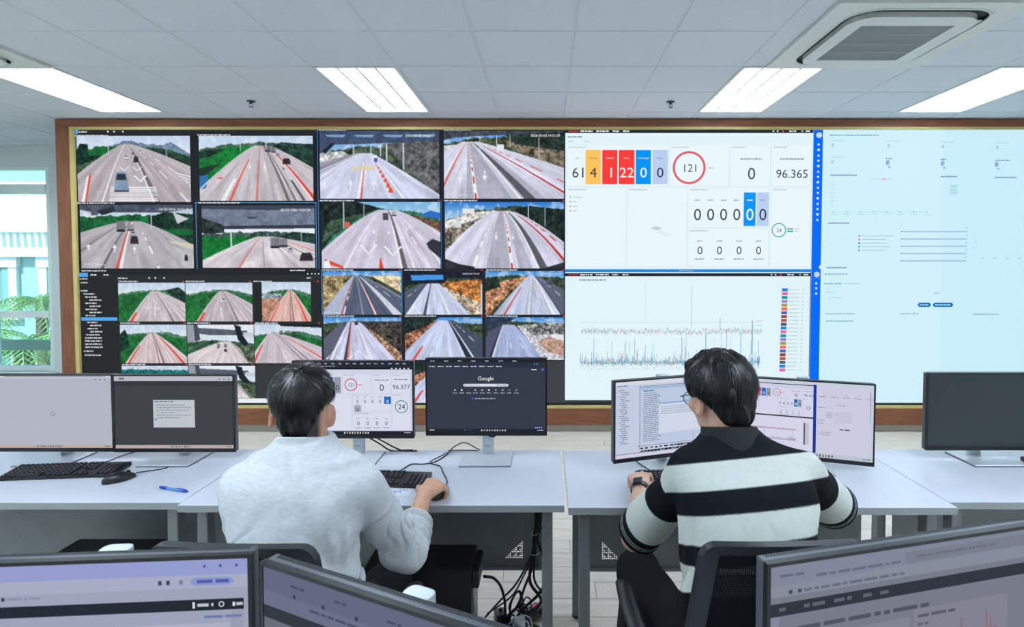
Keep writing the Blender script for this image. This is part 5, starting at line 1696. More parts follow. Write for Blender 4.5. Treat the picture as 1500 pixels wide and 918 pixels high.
# ------------------------------------------------------------------ keyboards, mice, pen, paper
M_KEY = mat('key_black', (30, 31, 35), 0.5)
M_KEYBODY = mat('keyboard_body_black', (20, 21, 24), 0.45)
M_LEGEND = mat('key_legend_white', (150, 152, 156), 0.6)
def make_keyboard():
    t = thing('keyboard', 'x', 'keyboard')
    w, d = 0.442, 0.128
    b = MB()
    prof = [(-d / 2, 0.004), (-d / 2, 0.010), (d / 2, 0.022), (d / 2, 0.004)]
    vs_ = [(x, y, z) for x in (-w / 2, w / 2) for (y, z) in prof]
    b.add(vs_, [(3, 2, 1, 0), (4, 5, 6, 7), (0, 1, 5, 4), (1, 2, 6, 5), (2, 3, 7, 6), (3, 0, 4, 7)])
    b.build('body', M_KEYBODY, t, bevel=0.002)
    for sx in (-1, 1):
        for sy in (-1, 1):
            MB().box(sx * 0.2 - 0.01, sx * 0.2 + 0.01, sy * 0.05 - 0.006, sy * 0.05 + 0.006, 0.0, 0.005).build('foot', M_PLASTIC_BLACK, t)
    k = MB()
    lg = MB()
    def key(x, y, ww=0.0155, dd=0.0155):
        z = 0.0165 + (y / d) * 0.012
        k.add([(x - ww / 2, y - dd / 2, z - 0.001), (x + ww / 2, y - dd / 2, z - 0.001), (x + ww / 2, y + dd / 2, z + 0.001), (x - ww / 2, y + dd / 2, z + 0.001),
               (x - ww / 2 + 0.0015, y - dd / 2 + 0.0015, z + 0.005), (x + ww / 2 - 0.0015, y - dd / 2 + 0.0015, z + 0.005), (x + ww / 2 - 0.0015, y + dd / 2 - 0.0015, z + 0.0068), (x - ww / 2 + 0.0015, y + dd / 2 - 0.0015, z + 0.0068)],
              [(4, 5, 6, 7), (0, 1, 5, 4), (1, 2, 6, 5), (2, 3, 7, 6), (3, 0, 4, 7)])
        zz = z + 0.0066
        lg.add([(x - 0.004, y + 0.001, zz), (x, y + 0.001, zz), (x, y + 0.0045, zz + 0.0004), (x - 0.004, y + 0.0045, zz + 0.0004)], [(0, 1, 2, 3)])
    rows = [0.050, 0.027, 0.009, -0.009, -0.027, -0.045]
    for r, yv in enumerate(rows):
        n = 14
        for c in range(n):
            x = -w / 2 + 0.018 + c * 0.0188
            if r == 5:
                if c in (3, 4, 6, 7, 8):
                    continue
                if c == 5:
                    key(x, yv, 0.09)
                    continue
            key(x, yv)
        if r != 0:
            for c in range(4):
                key(w / 2 - 0.018 - (3 - c) * 0.0188, yv)
        if r in (0, 1, 2):
            for c in range(3):
                key(0.0685 + (c - 0.0) * 0.0188, yv)
        if r == 4:
            key(0.0873, yv)
        if r == 5:
            for c in range(3):
                key(0.0685 + c * 0.0188, yv)
    tag(k.build('keys', M_KEY, t), kind='stuff')
    tag(lg.build('key_legends', M_LEGEND, t), kind='stuff')
    return t
kb = make_keyboard()
kb.location = (-2.0, 2.342, DZ); kb.rotation_euler = (0, 0, math.radians(6))
tag(kb, 'black keyboard on the desk by the window, in front of the pale blank monitor', 'keyboard', 'black keyboards')
for (x, y, rz, lab) in ((-0.69, 2.255, -4, 'black keyboard beside the mouse hand of the sweatshirt wearer'),
                        (0.592, 2.262, 2, 'black keyboard under the left hand of the person in stripes'),
                        (2.305, 2.385, -12, 'black keyboard at the right edge, in front of the switched-off monitor')):
    c = copy_tree(kb)
    c.location = (x, y, DZ); c.rotation_euler = (0, 0, math.radians(rz))
    tag(c, lab)

M_MOUSE = mat('mouse_black', (27, 28, 31), 0.35)
def make_mouse():
    t = thing('computer_mouse', 'x', 'mouse')
    n, m_ = 14, 12
    vs_, fs = [], []
    for i in range(n + 1):
        s = i / n
        y = -0.056 + 0.112 * s
        prof = math.sin(math.pi * (0.03 + 0.94 * s)) ** 0.45
        ww = 0.031 * prof * (1 - 0.08 * math.cos(2 * math.pi * s))
        hh = 0.036 * prof * (1 - 0.35 * s) + 0.003
        for j in range(m_ + 1):
            a = math.pi * j / m_
            vs_.append((ww * math.cos(a), y, 0.002 + hh * math.sin(a) ** 0.8))
    for i in range(n):
        for j in range(m_):
            a = i * (m_ + 1) + j
            fs.append((a, a + m_ + 1, a + m_ + 2, a + 1))
        fs.append((i * (m_ + 1), i * (m_ + 1) + m_, (i + 1) * (m_ + 1) + m_, (i + 1) * (m_ + 1)))
    fs.append(tuple(range(m_ + 1)))
    fs.append(tuple(n * (m_ + 1) + j for j in range(m_, -1, -1)))
    MB().add(vs_, fs).build('shell', M_MOUSE, t, smooth=True)
    MB().tube([(-0.003, 0.032, 0.0275), (0.003, 0.032, 0.0275)], 0.007, 12).build('scroll_wheel', M_PLASTIC_BLACK, t)
    MB().box(-0.02, 0.02, -0.04, 0.04, 0.0, 0.003).build('glide_foot', M_PLASTIC_BLACK, t)
    return t
ms = make_mouse()
ms.location = (-1.722, 2.268, DZ); ms.rotation_euler = (0, 0, math.radians(-38))
tag(ms, 'black mouse lying beside the keyboard and blue pen', 'mouse', 'black mice')
c = copy_tree(ms); c.location = (-0.402, 2.118, DZ); c.rotation_euler = (0, 0, math.radians(-14))
tag(c, 'black mouse under the hand of the sweatshirt wearer')

M_PEN = mat('pen_blue', (34, 62, 190), 0.3)
M_PENL = mat('pen_light_blue', (90, 150, 226), 0.3)
pn = thing('ballpoint_pen', 'blue ballpoint pen lying on the desk near the seam', 'pen', (-1.434, 2.163, DZ + 0.0062), math.atan2(-0.046, 0.143))
MB().tube([(-0.075, 0, 0), (-0.066, 0, 0), (-0.035, 0, 0)], [0.0012, 0.0048, 0.006], 10).build('tip_grip', M_PEN, pn, smooth=True)
MB().tube([(-0.035, 0, 0), (0.05, 0, 0)], 0.0052, 10).build('barrel', M_PENL, pn, smooth=True)
MB().tube([(0.05, 0, 0), (0.066, 0, 0), (0.068, 0, 0)], [0.0056, 0.0056, 0.003], 10).tube([(0.068, 0, 0), (0.075, 0, 0)], 0.0025, 8).build('cap', M_PEN, pn)
MB().box(0.02, 0.062, -0.0018, 0.0018, 0.0056, 0.0072).build('clip', M_PEN, pn)

M_PAPER = mat('paper_white', (226, 228, 236), 0.8)
pp = thing('note_sheet', 'small white note paper with blue scribble below the keyboard', 'paper', (-0.58, 2.158, DZ), math.radians(-3))
sheet = MB().box(-0.07, 0.065, -0.042, 0.04, 0.0004, 0.0012).build('sheet', M_PAPER, pp)
sc_ = smooth_path([(-0.03, -0.01, 0.0016), (0.01, -0.024, 0.0016), (-0.005, 0.0, 0.0016), (0.03, -0.012, 0.0016), (0.015, 0.012, 0.0016), (0.05, 0.004, 0.0016)], 6)
MB().tube(sc_, 0.0011, 5).build('ink_mark', mat('ink_blue', (90, 104, 186), 0.6), pp)

# ------------------------------------------------------------------ cables on the desks
def cable(label, pts, r=0.0028, material=None, group='black cables', n=8):
    o = MB().tube(smooth_path(pts, n), r, 7).build('cable', material or M_CABLE, smooth=True)
    return tag(o, label, 'cable', group)
z = DZ + 0.0035
cable('thin black mouse cable with a kink, beside the dark dialog monitor', [(-1.692, 2.322, z + 0.008), (-1.655, 2.37, z), (-1.618, 2.40, z), (-1.632, 2.45, z), (-1.66, 2.51, z), (-1.655, 2.53, z)], 0.0022)
cable('thin black keyboard cable running up between the two left monitors', [(-1.93, 2.436, z + 0.01), (-1.93, 2.48, z), (-1.92, 2.56, z), (-1.88, 2.64, z), (-1.85, 2.652, z - 0.004), (-1.845, 2.672, 0.60)], 0.0022)
cable('black cable from keyboard looping towards the search page monitor', [(-0.605, 2.327, z + 0.012), (-0.60, 2.40, z), (-0.582, 2.445, z), (-0.535, 2.445, z), (-0.49, 2.47, z), (-0.455, 2.55, z), (-0.425, 2.61, 0.775), (-0.375, 2.61, 0.795), (-0.32, 2.60, 0.772), (-0.305, 2.612, 0.762)], 0.0026)
cable('black mouse cable bending away from the mouse hand', [(-0.387, 2.176, z + 0.008), (-0.397, 2.26, z), (-0.43, 2.35, z), (-0.455, 2.42, z), (-0.505, 2.452, z + 0.005), (-0.462, 2.55, z + 0.006), (-0.435, 2.63, z)], 0.0024)
cable('short black cable stub lying behind the search page monitor base', [(-0.455, 2.625, z), (-0.40, 2.63, z), (-0.31, 2.625, z)], 0.002)
cable('black loop hanging under the search page monitor', [(-0.275, 2.57, 0.885), (-0.262, 2.555, 0.85), (-0.235, 2.55, 0.842), (-0.215, 2.565, 0.862), (-0.21, 2.572, 0.89)], 0.004)
cable('upper black cable drooping behind the counter monitor stand', [(-0.82, 2.585, 0.85), (-0.77, 2.60, 0.815), (-0.70, 2.615, 0.77), (-0.66, 2.62, z), (-0.60, 2.62, z)], 0.0035)
cable('lower black cable drooping behind the counter monitor stand', [(-0.82, 2.59, 0.83), (-0.77, 2.61, 0.79), (-0.72, 2.622, z), (-0.66, 2.628, z), (-0.62, 2.63, z)], 0.0035)

# ------------------------------------------------------------------ computers under the desks
M_CASE = mat('computer_case_black', (13, 14, 16), 0.35, noise=0.05, nscale=30)
M_IO = mat('computer_rear_steel', (150, 154, 158), 0.4, metal=0.6)
def tower(label, x0, x1, y0, y1, ztop):
    t = thing('computer_tower', label, 'computer', ((x0 + x1) / 2, (y0 + y1) / 2, 0), group='computer towers')
    w, d = (x1 - x0) / 2, (y1 - y0) / 2
    MB().box(-w, w, -d, d, 0.012, ztop).build('case', M_CASE, t, bevel=0.006)
    for sx in (-1, 1):
        for sy in (-1, 1):
            MB().lathe([(0.014, 0), (0.016, 0.012)], 10, (sx * (w - 0.04), sy * (d - 0.03), 0)).build('foot', M_PLASTIC_BLACK, t)
    rp = MB().box(w, w + 0.002, -d + 0.012, d - 0.012, 0.04, ztop - 0.03).build('rear_panel', M_IO, t)
    MB().box(w + 0.002, w + 0.004, -d + 0.02, -d + 0.06, ztop - 0.19, ztop - 0.04).build('port_block', M_CASE, rp)
    for k in range(5):
        MB().box(w + 0.002, w + 0.0035, -d + 0.02, d - 0.03, 0.08 + 0.022 * k, 0.094 + 0.022 * k).build('slot_cover', M_SILVER, rp)
    MB().box(w, w + 0.028, -d + 0.005, d - 0.02, ztop - 0.08, ztop - 0.012).build('rear_cover', M_PLASTIC_BLACK, t, bevel=0.006)
    return t
tower('black computer tower under the desk behind the elbow of the sweatshirt wearer', -0.70, -0.285, 2.14, 2.335, 0.455)
tower('black computer tower under the desk by the window', -1.985, -1.575, 2.19, 2.385, 0.455)

# ------------------------------------------------------------------ cable bundle, power strip
strip = thing('power_strip', 'dark grey power strip with a red switch among the tangled cables', 'power strip', (-0.108, 2.50, 0), math.radians(52))
MB().box(-0.13, 0.13, -0.028, 0.028, 0.0, 0.04).build('body', mat('strip_grey', (70, 74, 78), 0.5), strip, bevel=0.006)
MB().box(0.085, 0.112, -0.014, 0.014, 0.04, 0.045).build('switch', mat('switch_red', (226, 40, 60), 0.35), strip, bevel=0.002)
for k in range(3):
    MB().lathe([(0.02, 0), (0.02, 0.0015)], 16, (-0.09 + 0.058 * k, 0, 0.04)).build('socket', M_VENT, strip)
M_CABW = mat('white_cable', (206, 208, 210), 0.5)
M_CABB = mat('blue_network_cable', (46, 70, 150), 0.45)
for k, (x, y, zc, col, lab) in enumerate(((-0.115, 2.44, 0.0, (224, 226, 228), 'white power adapter block standing among the cables'), (-0.20, 2.47, 0.0, (24, 25, 27), 'black power adapter block beside the computer tower'))):
    t = thing('power_adapter', lab, 'power adapter', (x, y, zc), 0.3 * k, 'power adapters')
    MB().box(-0.025, 0.025, -0.03, 0.03, 0, 0.085).build('body', mat('adapter_%s' % ('white', 'black')[k], col, 0.45), t, bevel=0.006)
    MB().tube([(0, 0, 0.085), (0, 0, 0.10)], 0.006, 8).build('strain_relief', M_CABLE, t)
B = (-0.035, 2.478)
g = 'black cables bundled under the desk'
paths = [
    ('thick black cable of the bundle ending at the power strip switch', [(B[0], B[1], .72), (B[0] + .003, B[1], .55), (B[0] - .012, B[1], .43), (B[0] - .02, B[1], .34), (-.07, 2.47, .22), (-.02, 2.47, .13), (-.10, 2.47, .06), (-.04, 2.52, .05)], .005),
    ('black cable of the bundle swinging out to the right in a wide bow', [(B[0] + .01, B[1], .72), (B[0] + .014, B[1] - .01, .52), (B[0] + .0, B[1], .42), (B[0] + .012, B[1], .36), (.012, 2.46, .26), (-.03, 2.46, .17), (-.10, 2.46, .10), (-.13, 2.46, .05)], .0045),
    ('black cable of the bundle running diagonally to the computer tower', [(B[0] - .012, B[1], .72), (B[0] - .01, B[1], .55), (B[0] - .014, B[1] - .008, .42), (B[0] - .03, B[1], .33), (-.13, 2.45, .22), (-.20, 2.44, .15), (-.262, 2.40, .10)], .003),
    ('thin black cable of the bundle running lowest to the tower rear', [(B[0] - .006, B[1] - .01, .72), (B[0] - .005, B[1] - .012, .55), (B[0] - .018, B[1] - .01, .42), (B[0] - .025, B[1] - .01, .33), (-.10, 2.45, .25), (-.15, 2.44, .17), (-.25, 2.38, .13)], .0025),
    ('black cable of the bundle dropping into the coil on the floor', [(B[0] + .004, B[1] + .012, .72), (B[0] + .006, B[1] + .012, .55), (B[0] - .01, B[1] + .01, .42), (B[0] - .016, B[1] + .01, .30), (-.10, 2.48, .17), (-.115, 2.48, .09), (-.08, 2.48, .03), (-.03, 2.46, .02)], .004),
    ('black cable of the bundle crossing in front of the others', [(B[0] - .003, B[1] - .014, .72), (B[0] + .008, B[1] - .016, .56), (B[0] - .004, B[1] - .016, .44), (B[0] - .012, B[1] - .016, .34), (-.05, 2.45, .24), (-.01, 2.45, .16), (-.05, 2.45, .09), (-.02, 2.49, .05)], .0035),
]
for lab, pts, r in paths:
    cable(lab, pts, r * 1.45, group=g, n=7)
cable('small black cable loop sticking out beside the cable tie', [(B[0], B[1] - .018, .50), (B[0] + .03, B[1] - .02, .53), (B[0] + .034, B[1] - .02, .50), (B[0] + .01, B[1] - .018, .45), (B[0] - .005, B[1] - .016, .40)], .004, group=g)
cable('heavy black cable arching from the tower rear to the floor', [(-.25, 2.26, .36), (-.215, 2.30, .33), (-.19, 2.36, .26), (-.178, 2.42, .16), (-.175, 2.45, .06), (-.15, 2.46, .02)], .006, group=g)
coil = []
for k in range(30):
    a = 2 * math.pi * k / 9
    coil.append((-.15 + .035 * math.cos(a) + .0012 * k, 2.45 + .03 * math.sin(a), .05 + .03 * math.sin(a) + .045 * math.cos(a) * .5 + .001 * k))
cable('tight black coil of cable on the floor by the tower', coil, .0042, group=g, n=3)
cable('second black coil tied up above the power strip', [(-.14, 2.44, .10), (-.11, 2.43, .17), (-.125, 2.44, .19), (-.16, 2.44, .12), (-.13, 2.44, .08), (-.10, 2.43, .14), (-.115, 2.43, .20), (-.15, 2.45, .14), (-.16, 2.45, .05)], .0042, group=g)
for k, (pts, lab) in enumerate((([(-.262, 2.30, .10), (-.22, 2.36, .07), (-.16, 2.42, .06), (-.14, 2.44, .02)], 'blue network cable lying lowest by the tower'),
                               ([(-.09, 2.47, .02), (-.10, 2.45, .12), (-.085, 2.45, .16), (-.065, 2.46, .13), (-.07, 2.47, .02)], 'blue network cable standing up in an arch'),
                               ([(-.262, 2.34, .08), (-.20, 2.39, .05), (-.13, 2.40, .06), (-.09, 2.42, .02)], 'blue network cable next to the black adapter'))):
    cable(lab, pts, .0035, M_CABB, 'blue network cables')
for k, (pts, lab) in enumerate((([(-.16, 2.44, .04), (-.11, 2.43, .09), (-.07, 2.43, .08), (-.055, 2.44, .02)], 'white cable in a low arch in front of the adapter'),
                               ([(-.15, 2.43, .03), (-.12, 2.42, .06), (-.08, 2.42, .07), (-.07, 2.43, .015)], 'white cable nested inside the other arch'),
                               ([(-.17, 2.42, .05), (-.14, 2.41, .075), (-.10, 2.41, .05), (-.085, 2.42, .015)], 'white cable nearest the camera in the tangle'))):
    cable(lab, pts, .003, M_CABW, 'white cables')
for zt, lab in ((.435, 'upper pale cable tie around the black bundle'), (.345, 'lower pale cable tie around the black bundle')):
    ring = [(B[0] - .008 + .021 * math.cos(a), B[1] + .021 * math.sin(a), zt + .006 * math.cos(a)) for a in np.linspace(0, 2 * math.pi, 17)]
    tag(MB().tube(ring, .0018, 6).build('cable_tie', M_CABW), lab, 'cable tie', 'cable ties')
cable('black cables hanging behind the right desk leg near the elbow', [(1.16, 2.55, .72), (1.165, 2.53, .55), (1.15, 2.53, .40), (1.16, 2.53, .25), (1.18, 2.54, .03)], .006)
cable('second black cable hanging beside it behind the right desk leg', [(1.21, 2.56, .72), (1.215, 2.54, .52), (1.22, 2.54, .35), (1.205, 2.54, .2), (1.23, 2.55, .03)], .005)
# ------------------------------------------------------------------ office chairs
def make_chair():
    t = thing('office_chair', 'x', 'chair')
    # seat cushion
    s = MB().prism(rrect(0.48, 0.46, 0.09, 6, 0, 0.03), 0.405, 0.465)
    s.build('seat', M_FABRIC_BLACK, t, bevel=0.018, bseg=3, smooth=True)
    MB().prism(rrect(0.42, 0.40, 0.08, 6, 0, 0.03), 0.385, 0.405).build('seat_pan', M_CHAIR, t)
    # curved back: outline points in (x, z), y from a shallow bow and a lean
    def by(x, z):
        return -0.205 - 0.10 * (z - 0.55) / 0.45 + 0.28 * x * x
    zt, zb = 1.03, 0.57
    outline = []
    r = 0.03
    wt, wb_ = 0.178, 0.215
    def xw(z):
        return wb_ + (wt - wb_) * (z - zb) / (zt - zb)
    n = 12
    for k in range(n + 1):
        z = zb + (zt - r - zb) * k / n
        outline.append((xw(z), z))
    for k in range(1, 6):
        a = math.radians(90 * k / 6)
        outline.append((wt - r + r * math.cos(a), zt - r + r * math.sin(a)))
    for k in range(n + 1):
        outline.append((wt - r - 2 * (wt - r) * k / n, zt))
    left = [(-x, z) for (x, z) in outline[:n + 6]]
    outline = outline + left[::-1]
    for k in range(1, n):
        outline.append((-wb_ + 2 * wb_ * k / n, zb))
    m_ = len(outline)
    fm = MB()
    vs_, fs = [], []
    cen = (0, (zt + zb) / 2)
    bw = 0.036
    for (x, z) in outline:
        ix = x - bw * (1 if x > 0 else -1) * min(1, abs(x) / 0.14)
        iz = min(max(z, zb + bw), zt - 0.022)
        for (px, pz) in ((x, z), (ix, iz)):
            yv = by(px, pz)
            vs_.append((px, yv - 0.012, pz)); vs_.append((px, yv + 0.012, pz))
    for i in range(m_):
        a, b = 4 * i, 4 * ((i + 1) % m_)
        fs += [(a, a + 2, b + 2, b), (a + 1, b + 1, b + 3, a + 3), (a, b, b + 1, a + 1), (a + 2, a + 3, b + 3, b + 2)]
    fm.add(vs_, fs)
    fm.build('back_frame', M_CHAIR, t, smooth=False)
    # woven mesh: thin ribbons both ways
    mm = MB()
    pit, rib = 0.0052, 0.0041
    x = -0.17
    while x < 0.17:
        pz = [zb + 0.03 + (zt - 0.05 - zb) * k / 8 for k in range(9)]
        vv = []
        for z in pz:
            sc = (xw(z) - 0.034) / 0.17
            xa = x * sc
            vv += [(xa - rib / 2, by(xa, z), z), (xa + rib / 2, by(xa, z), z)]
        mm.add(vv, [(2 * k, 2 * k + 1, 2 * k + 3, 2 * k + 2) for k in range(8)])
        x += pit
    z = zb + 0.03
    k2 = 0
    while z < zt - 0.02:
        sc = xw(z) - 0.034
        xs2 = [-sc + 2 * sc * k / 10 for k in range(11)]
        hh = rib if (zt - z) > 0.075 or (zt - z) < 0.055 else 0.0026
        vv = []
        for xv in xs2:
            vv += [(xv, by(xv, z) + 0.0006, z - hh / 2), (xv, by(xv, z) + 0.0006, z + hh / 2)]
        mm.add(vv, [(2 * k, 2 * k + 2, 2 * k + 3, 2 * k + 1) for k in range(10)])
        z += pit
        k2 += 1
    tag(mm.build('back_mesh', M_MESH, t), kind='stuff')
    # lumbar bar and spine
    MB().tube([(xv, by(xv, 0.70) - 0.022, 0.70) for xv in np.linspace(-0.195, 0.195, 9)], 0.014, 8, flat=1.5).build('lumbar_bar', M_CHAIR, t, smooth=True)
    MB().tube(smooth_path([(0, -0.02, 0.38), (0, -0.17, 0.375), (0, -0.245, 0.44), (0, -0.24, 0.56), (0, -0.262, 0.70)], 5), 0.024, 8).build('spine', M_CHAIR, t, smooth=True)
    # armrests: a bowed bar that leaves the back frame and comes round to the side
    for sx in (-1, 1):
        pth = smooth_path([(sx * 0.205, -0.215, 0.60), (sx * 0.245, -0.16, 0.655), (sx * 0.262, -0.06, 0.675), (sx * 0.268, 0.06, 0.68), (sx * 0.262, 0.17, 0.672)], 6)
        arm = MB().tube(pth, [0.026] * len(pth), 10, flat=0.55).build('armrest', M_CHAIR, t, smooth=True)
        MB().tube(smooth_path([(sx * 0.262, 0.10, 0.665), (sx * 0.272, 0.085, 0.56), (sx * 0.262, 0.06, 0.44), (sx * 0.21, 0.05, 0.392)], 5), 0.018, 8, flat=1.4).build('arm_support', M_CHAIR, arm, smooth=True)
    MB().lathe([(0.028, 0.10), (0.028, 0.24), (0.018, 0.24), (0.018, 0.385)], 16).build('gas_lift', M_CHAIR, t, smooth=False)
    for k in range(5):
        a = 2 * math.pi * k / 5 + 0.3
        d = Vector((math.cos(a), math.sin(a), 0))
        lg = MB().tube([d * 0.02 + Vector((0, 0, 0.115)), d * 0.16 + Vector((0, 0, 0.10)), d * 0.30 + Vector((0, 0, 0.075))], [0.03, 0.024, 0.018], 8).build('base_leg', M_CHAIR, t, smooth=True)
        side = Vector((-d.y, d.x, 0))
        c0 = d * 0.30 + Vector((0, 0, 0.028))
        w_ = MB()
        for q in (-1, 1):
            w_.tube([c0 + side * (q * 0.008), c0 + side * (q * 0.024)], 0.028, 14)
        w_.tube([c0 + Vector((0, 0, 0.0)), c0 + Vector((0, 0, 0.045))], 0.007, 8)
        w_.build('caster', M_PLASTIC_BLACK, lg)
    return t
ch = make_chair()
ch.location = (-0.655, 1.49, 0); ch.rotation_euler = (0, 0, math.radians(-2))
tag(ch, 'black mesh office chair of the sweatshirt wearer, mostly hidden by foreground monitors', 'chair', 'black mesh office chairs')
c = copy_tree(ch)
c.location = (0.50, 1.50, 0); c.rotation_euler = (0, 0, math.radians(2))
tag(c, 'black mesh office chair of the person in the striped polo')

# ------------------------------------------------------------------ implicit surfaces for figures
def nets(sdf, lo, hi, h):
    """smooth surface of sdf = 0 on a sparse grid with spacing h"""
    lo = np.array(lo, float); hi = np.array(hi, float)
    H8 = 8 * h
    n = np.ceil((hi - lo) / H8).astype(int)
    g = np.stack(np.meshgrid(*[np.arange(k) for k in n], indexing='ij'), -1).reshape(-1, 3)
    d = sdf(lo + (g + 0.5) * H8)
    g = g[np.abs(d) < H8 * 1.25]
    off4 = np.stack(np.meshgrid(*[np.arange(4)] * 3, indexing='ij'), -1).reshape(-1, 3)
    g2 = (g[:, None, :] * 4 + off4[None]).reshape(-1, 3)
    d = sdf(lo + (g2 + 0.5) * 2 * h)
    g2 = g2[np.abs(d) < 2 * h * 1.5]
    off2 = np.stack(np.meshgrid(*[np.arange(2)] * 3, indexing='ij'), -1).reshape(-1, 3)
    cells = (g2[:, None, :] * 2 + off2[None]).reshape(-1, 3)
    N = int(max(n) * 8 + 4)
    def code(c):
        return (c[:, 0].astype(np.int64) * N + c[:, 1]) * N + c[:, 2]
    ccode = code(cells)
    o = np.argsort(ccode)
    cells, ccode = cells[o], ccode[o]
    offc = np.stack(np.meshgrid(*[np.arange(2)] * 3, indexing='ij'), -1).reshape(-1, 3)
    corners = (cells[:, None, :] + offc[None]).reshape(-1, 3)
    kc, inv = np.unique(code(corners), return_inverse=True)
    pts = np.stack([kc // (N * N), (kc // N) % N, kc % N], -1)
    vals = sdf(lo + pts * h)
    cv = vals[inv].reshape(-1, 8)
    act = (cv.min(1) < 0) & (cv.max(1) >= 0)
    ai = np.where(act)[0]
    cva = cv[ai]
    edges = [(a, b) for a in range(8) for b in range(a + 1, 8) if np.abs(offc[a] - offc[b]).sum() == 1]
    acc = np.zeros((len(ai), 3)); cnt = np.zeros(len(ai))
    for a, b in edges:
        va, vb = cva[:, a], cva[:, b]
        m = (va < 0) != (vb < 0)
        t = np.where(m, va / np.where(m, va - vb, 1), 0)
        p = offc[a] + (offc[b] - offc[a]) * t[:, None]
        acc += p * m[:, None]; cnt += m
    verts = lo + (cells[ai] + acc / cnt[:, None]) * h
    vid = np.full(len(cells), -1, np.int64)
    vid[ai] = np.arange(len(ai))
    acode = ccode[ai]
    def find(c):
        k = code(c)
        j = np.searchsorted(acode, k)
        j = np.clip(j, 0, len(acode) - 1)
        return np.where(acode[j] == k, j, -1)
    quads = []
    acells = cells[ai]
    for ax in range(3):
        u, w = (ax + 1) % 3, (ax + 2) % 3
        # edge from corner 0 along ax of each active cell
        e = np.zeros(3, int); e[ax] = 1
        i0 = 0
        i1 = int(np.where((offc == e).all(1))[0][0])
        va, vb = cva[:, i0], cva[:, i1]
        m = (va < 0) != (vb < 0)
        c = acells[m]
        du = np.zeros(3, int); du[u] = 1
        dw = np.zeros(3, int); dw[w] = 1
        q = np.stack([find(c), find(c - du), find(c - du - dw), find(c - dw)], -1)
        flip = (va[m] >= 0)
        ok = (q >= 0).all(1)
        q, flip = q[ok], flip[ok]
        q[flip] = q[flip][:, ::-1]
        quads.append(q)
    return verts, np.concatenate(quads)

def smin(a, b, k):
    hh = np.clip(0.5 + 0.5 * (b - a) / k, 0, 1)
    return b * (1 - hh) + a * hh - k * hh * (1 - hh)
def smax(a, b, k):
    return -smin(-a, -b, k)
def cap(p, a, b, ra, rb):
    a = np.array(a, float); b = np.array(b, float)
    ba = b - a
    t = np.clip((p - a) @ ba / (ba @ ba), 0, 1)
    return np.linalg.norm(p - a - t[:, None] * ba, axis=1) - (ra + (rb - ra) * t)
def axis_t(p, a, b):
    a = np.array(a, float); b = np.array(b, float)
    ba = b - a
    return (p - a) @ ba / (ba @ ba)
def ell(p, c, r):
    r = np.array(r, float)
    q = (p - np.array(c, float)) / r
    k0 = np.linalg.norm(q, axis=1)
    k1 = np.linalg.norm(q / r, axis=1)
    return k0 * (k0 - 1) / np.maximum(k1, 1e-6)
def stack(p, rows, grow=0.0, ex=2.3):
    rows = np.array(rows, float)
    z = p[:, 2]
    zz = np.linspace(rows[0, 0], rows[-1, 0], 80)
    fine = []
    for c in range(1, 5):
        v = np.interp(zz, rows[:, 0], rows[:, c])
        ker = np.ones(7) / 7
        v = np.convolve(np.pad(v, 3, mode='edge'), ker, 'valid')
        fine.append(v)
    cx = np.interp(z, zz, fine[0]); cy = np.interp(z, zz, fine[1])
    a = np.interp(z, zz, fine[2]) + grow; b = np.interp(z, zz, fine[3]) + grow
    q = (np.abs((p[:, 0] - cx) / a) ** ex + np.abs((p[:, 1] - cy) / b) ** ex) ** (1 / ex)
    d = (q - 1) * np.minimum(a, b)
    dz = np.maximum(z - rows[-1, 0] - grow, rows[0, 0] - grow - z)
    return smax(d, dz, 0.012)
def hash3(ix, iy, iz, seed):
    h = (ix.astype(np.int64) * 374761393 + iy.astype(np.int64) * 668265263 + iz.astype(np.int64) * 2147483647 + seed * 1442695041) & 0x7fffffff
    h = (h ^ (h >> 13)) * 1274126177 & 0x7fffffff
    return ((h ^ (h >> 16)) & 0xffff) / 65535.0
def vnoise3(p, seed=0):
    i = np.floor(p); f = p - i
    f = f * f * (3 - 2 * f)
    r = 0
    for dx in (0, 1):
        for dy in (0, 1):
            for dz in (0, 1):
                w = (f[:, 0] if dx else 1 - f[:, 0]) * (f[:, 1] if dy else 1 - f[:, 1]) * (f[:, 2] if dz else 1 - f[:, 2])
                r = r + w * hash3(i[:, 0] + dx, i[:, 1] + dy, i[:, 2] + dz, seed)
    return r

def rot_head(yaw, pitch, roll=0):
    """head frame: +y is where the face points, +z up; yaw left positive"""
    return np.array((Matrix.Rotation(yaw, 3, 'Z') @ Matrix.Rotation(-pitch, 3, 'X') @ Matrix.Rotation(roll, 3, 'Y')))

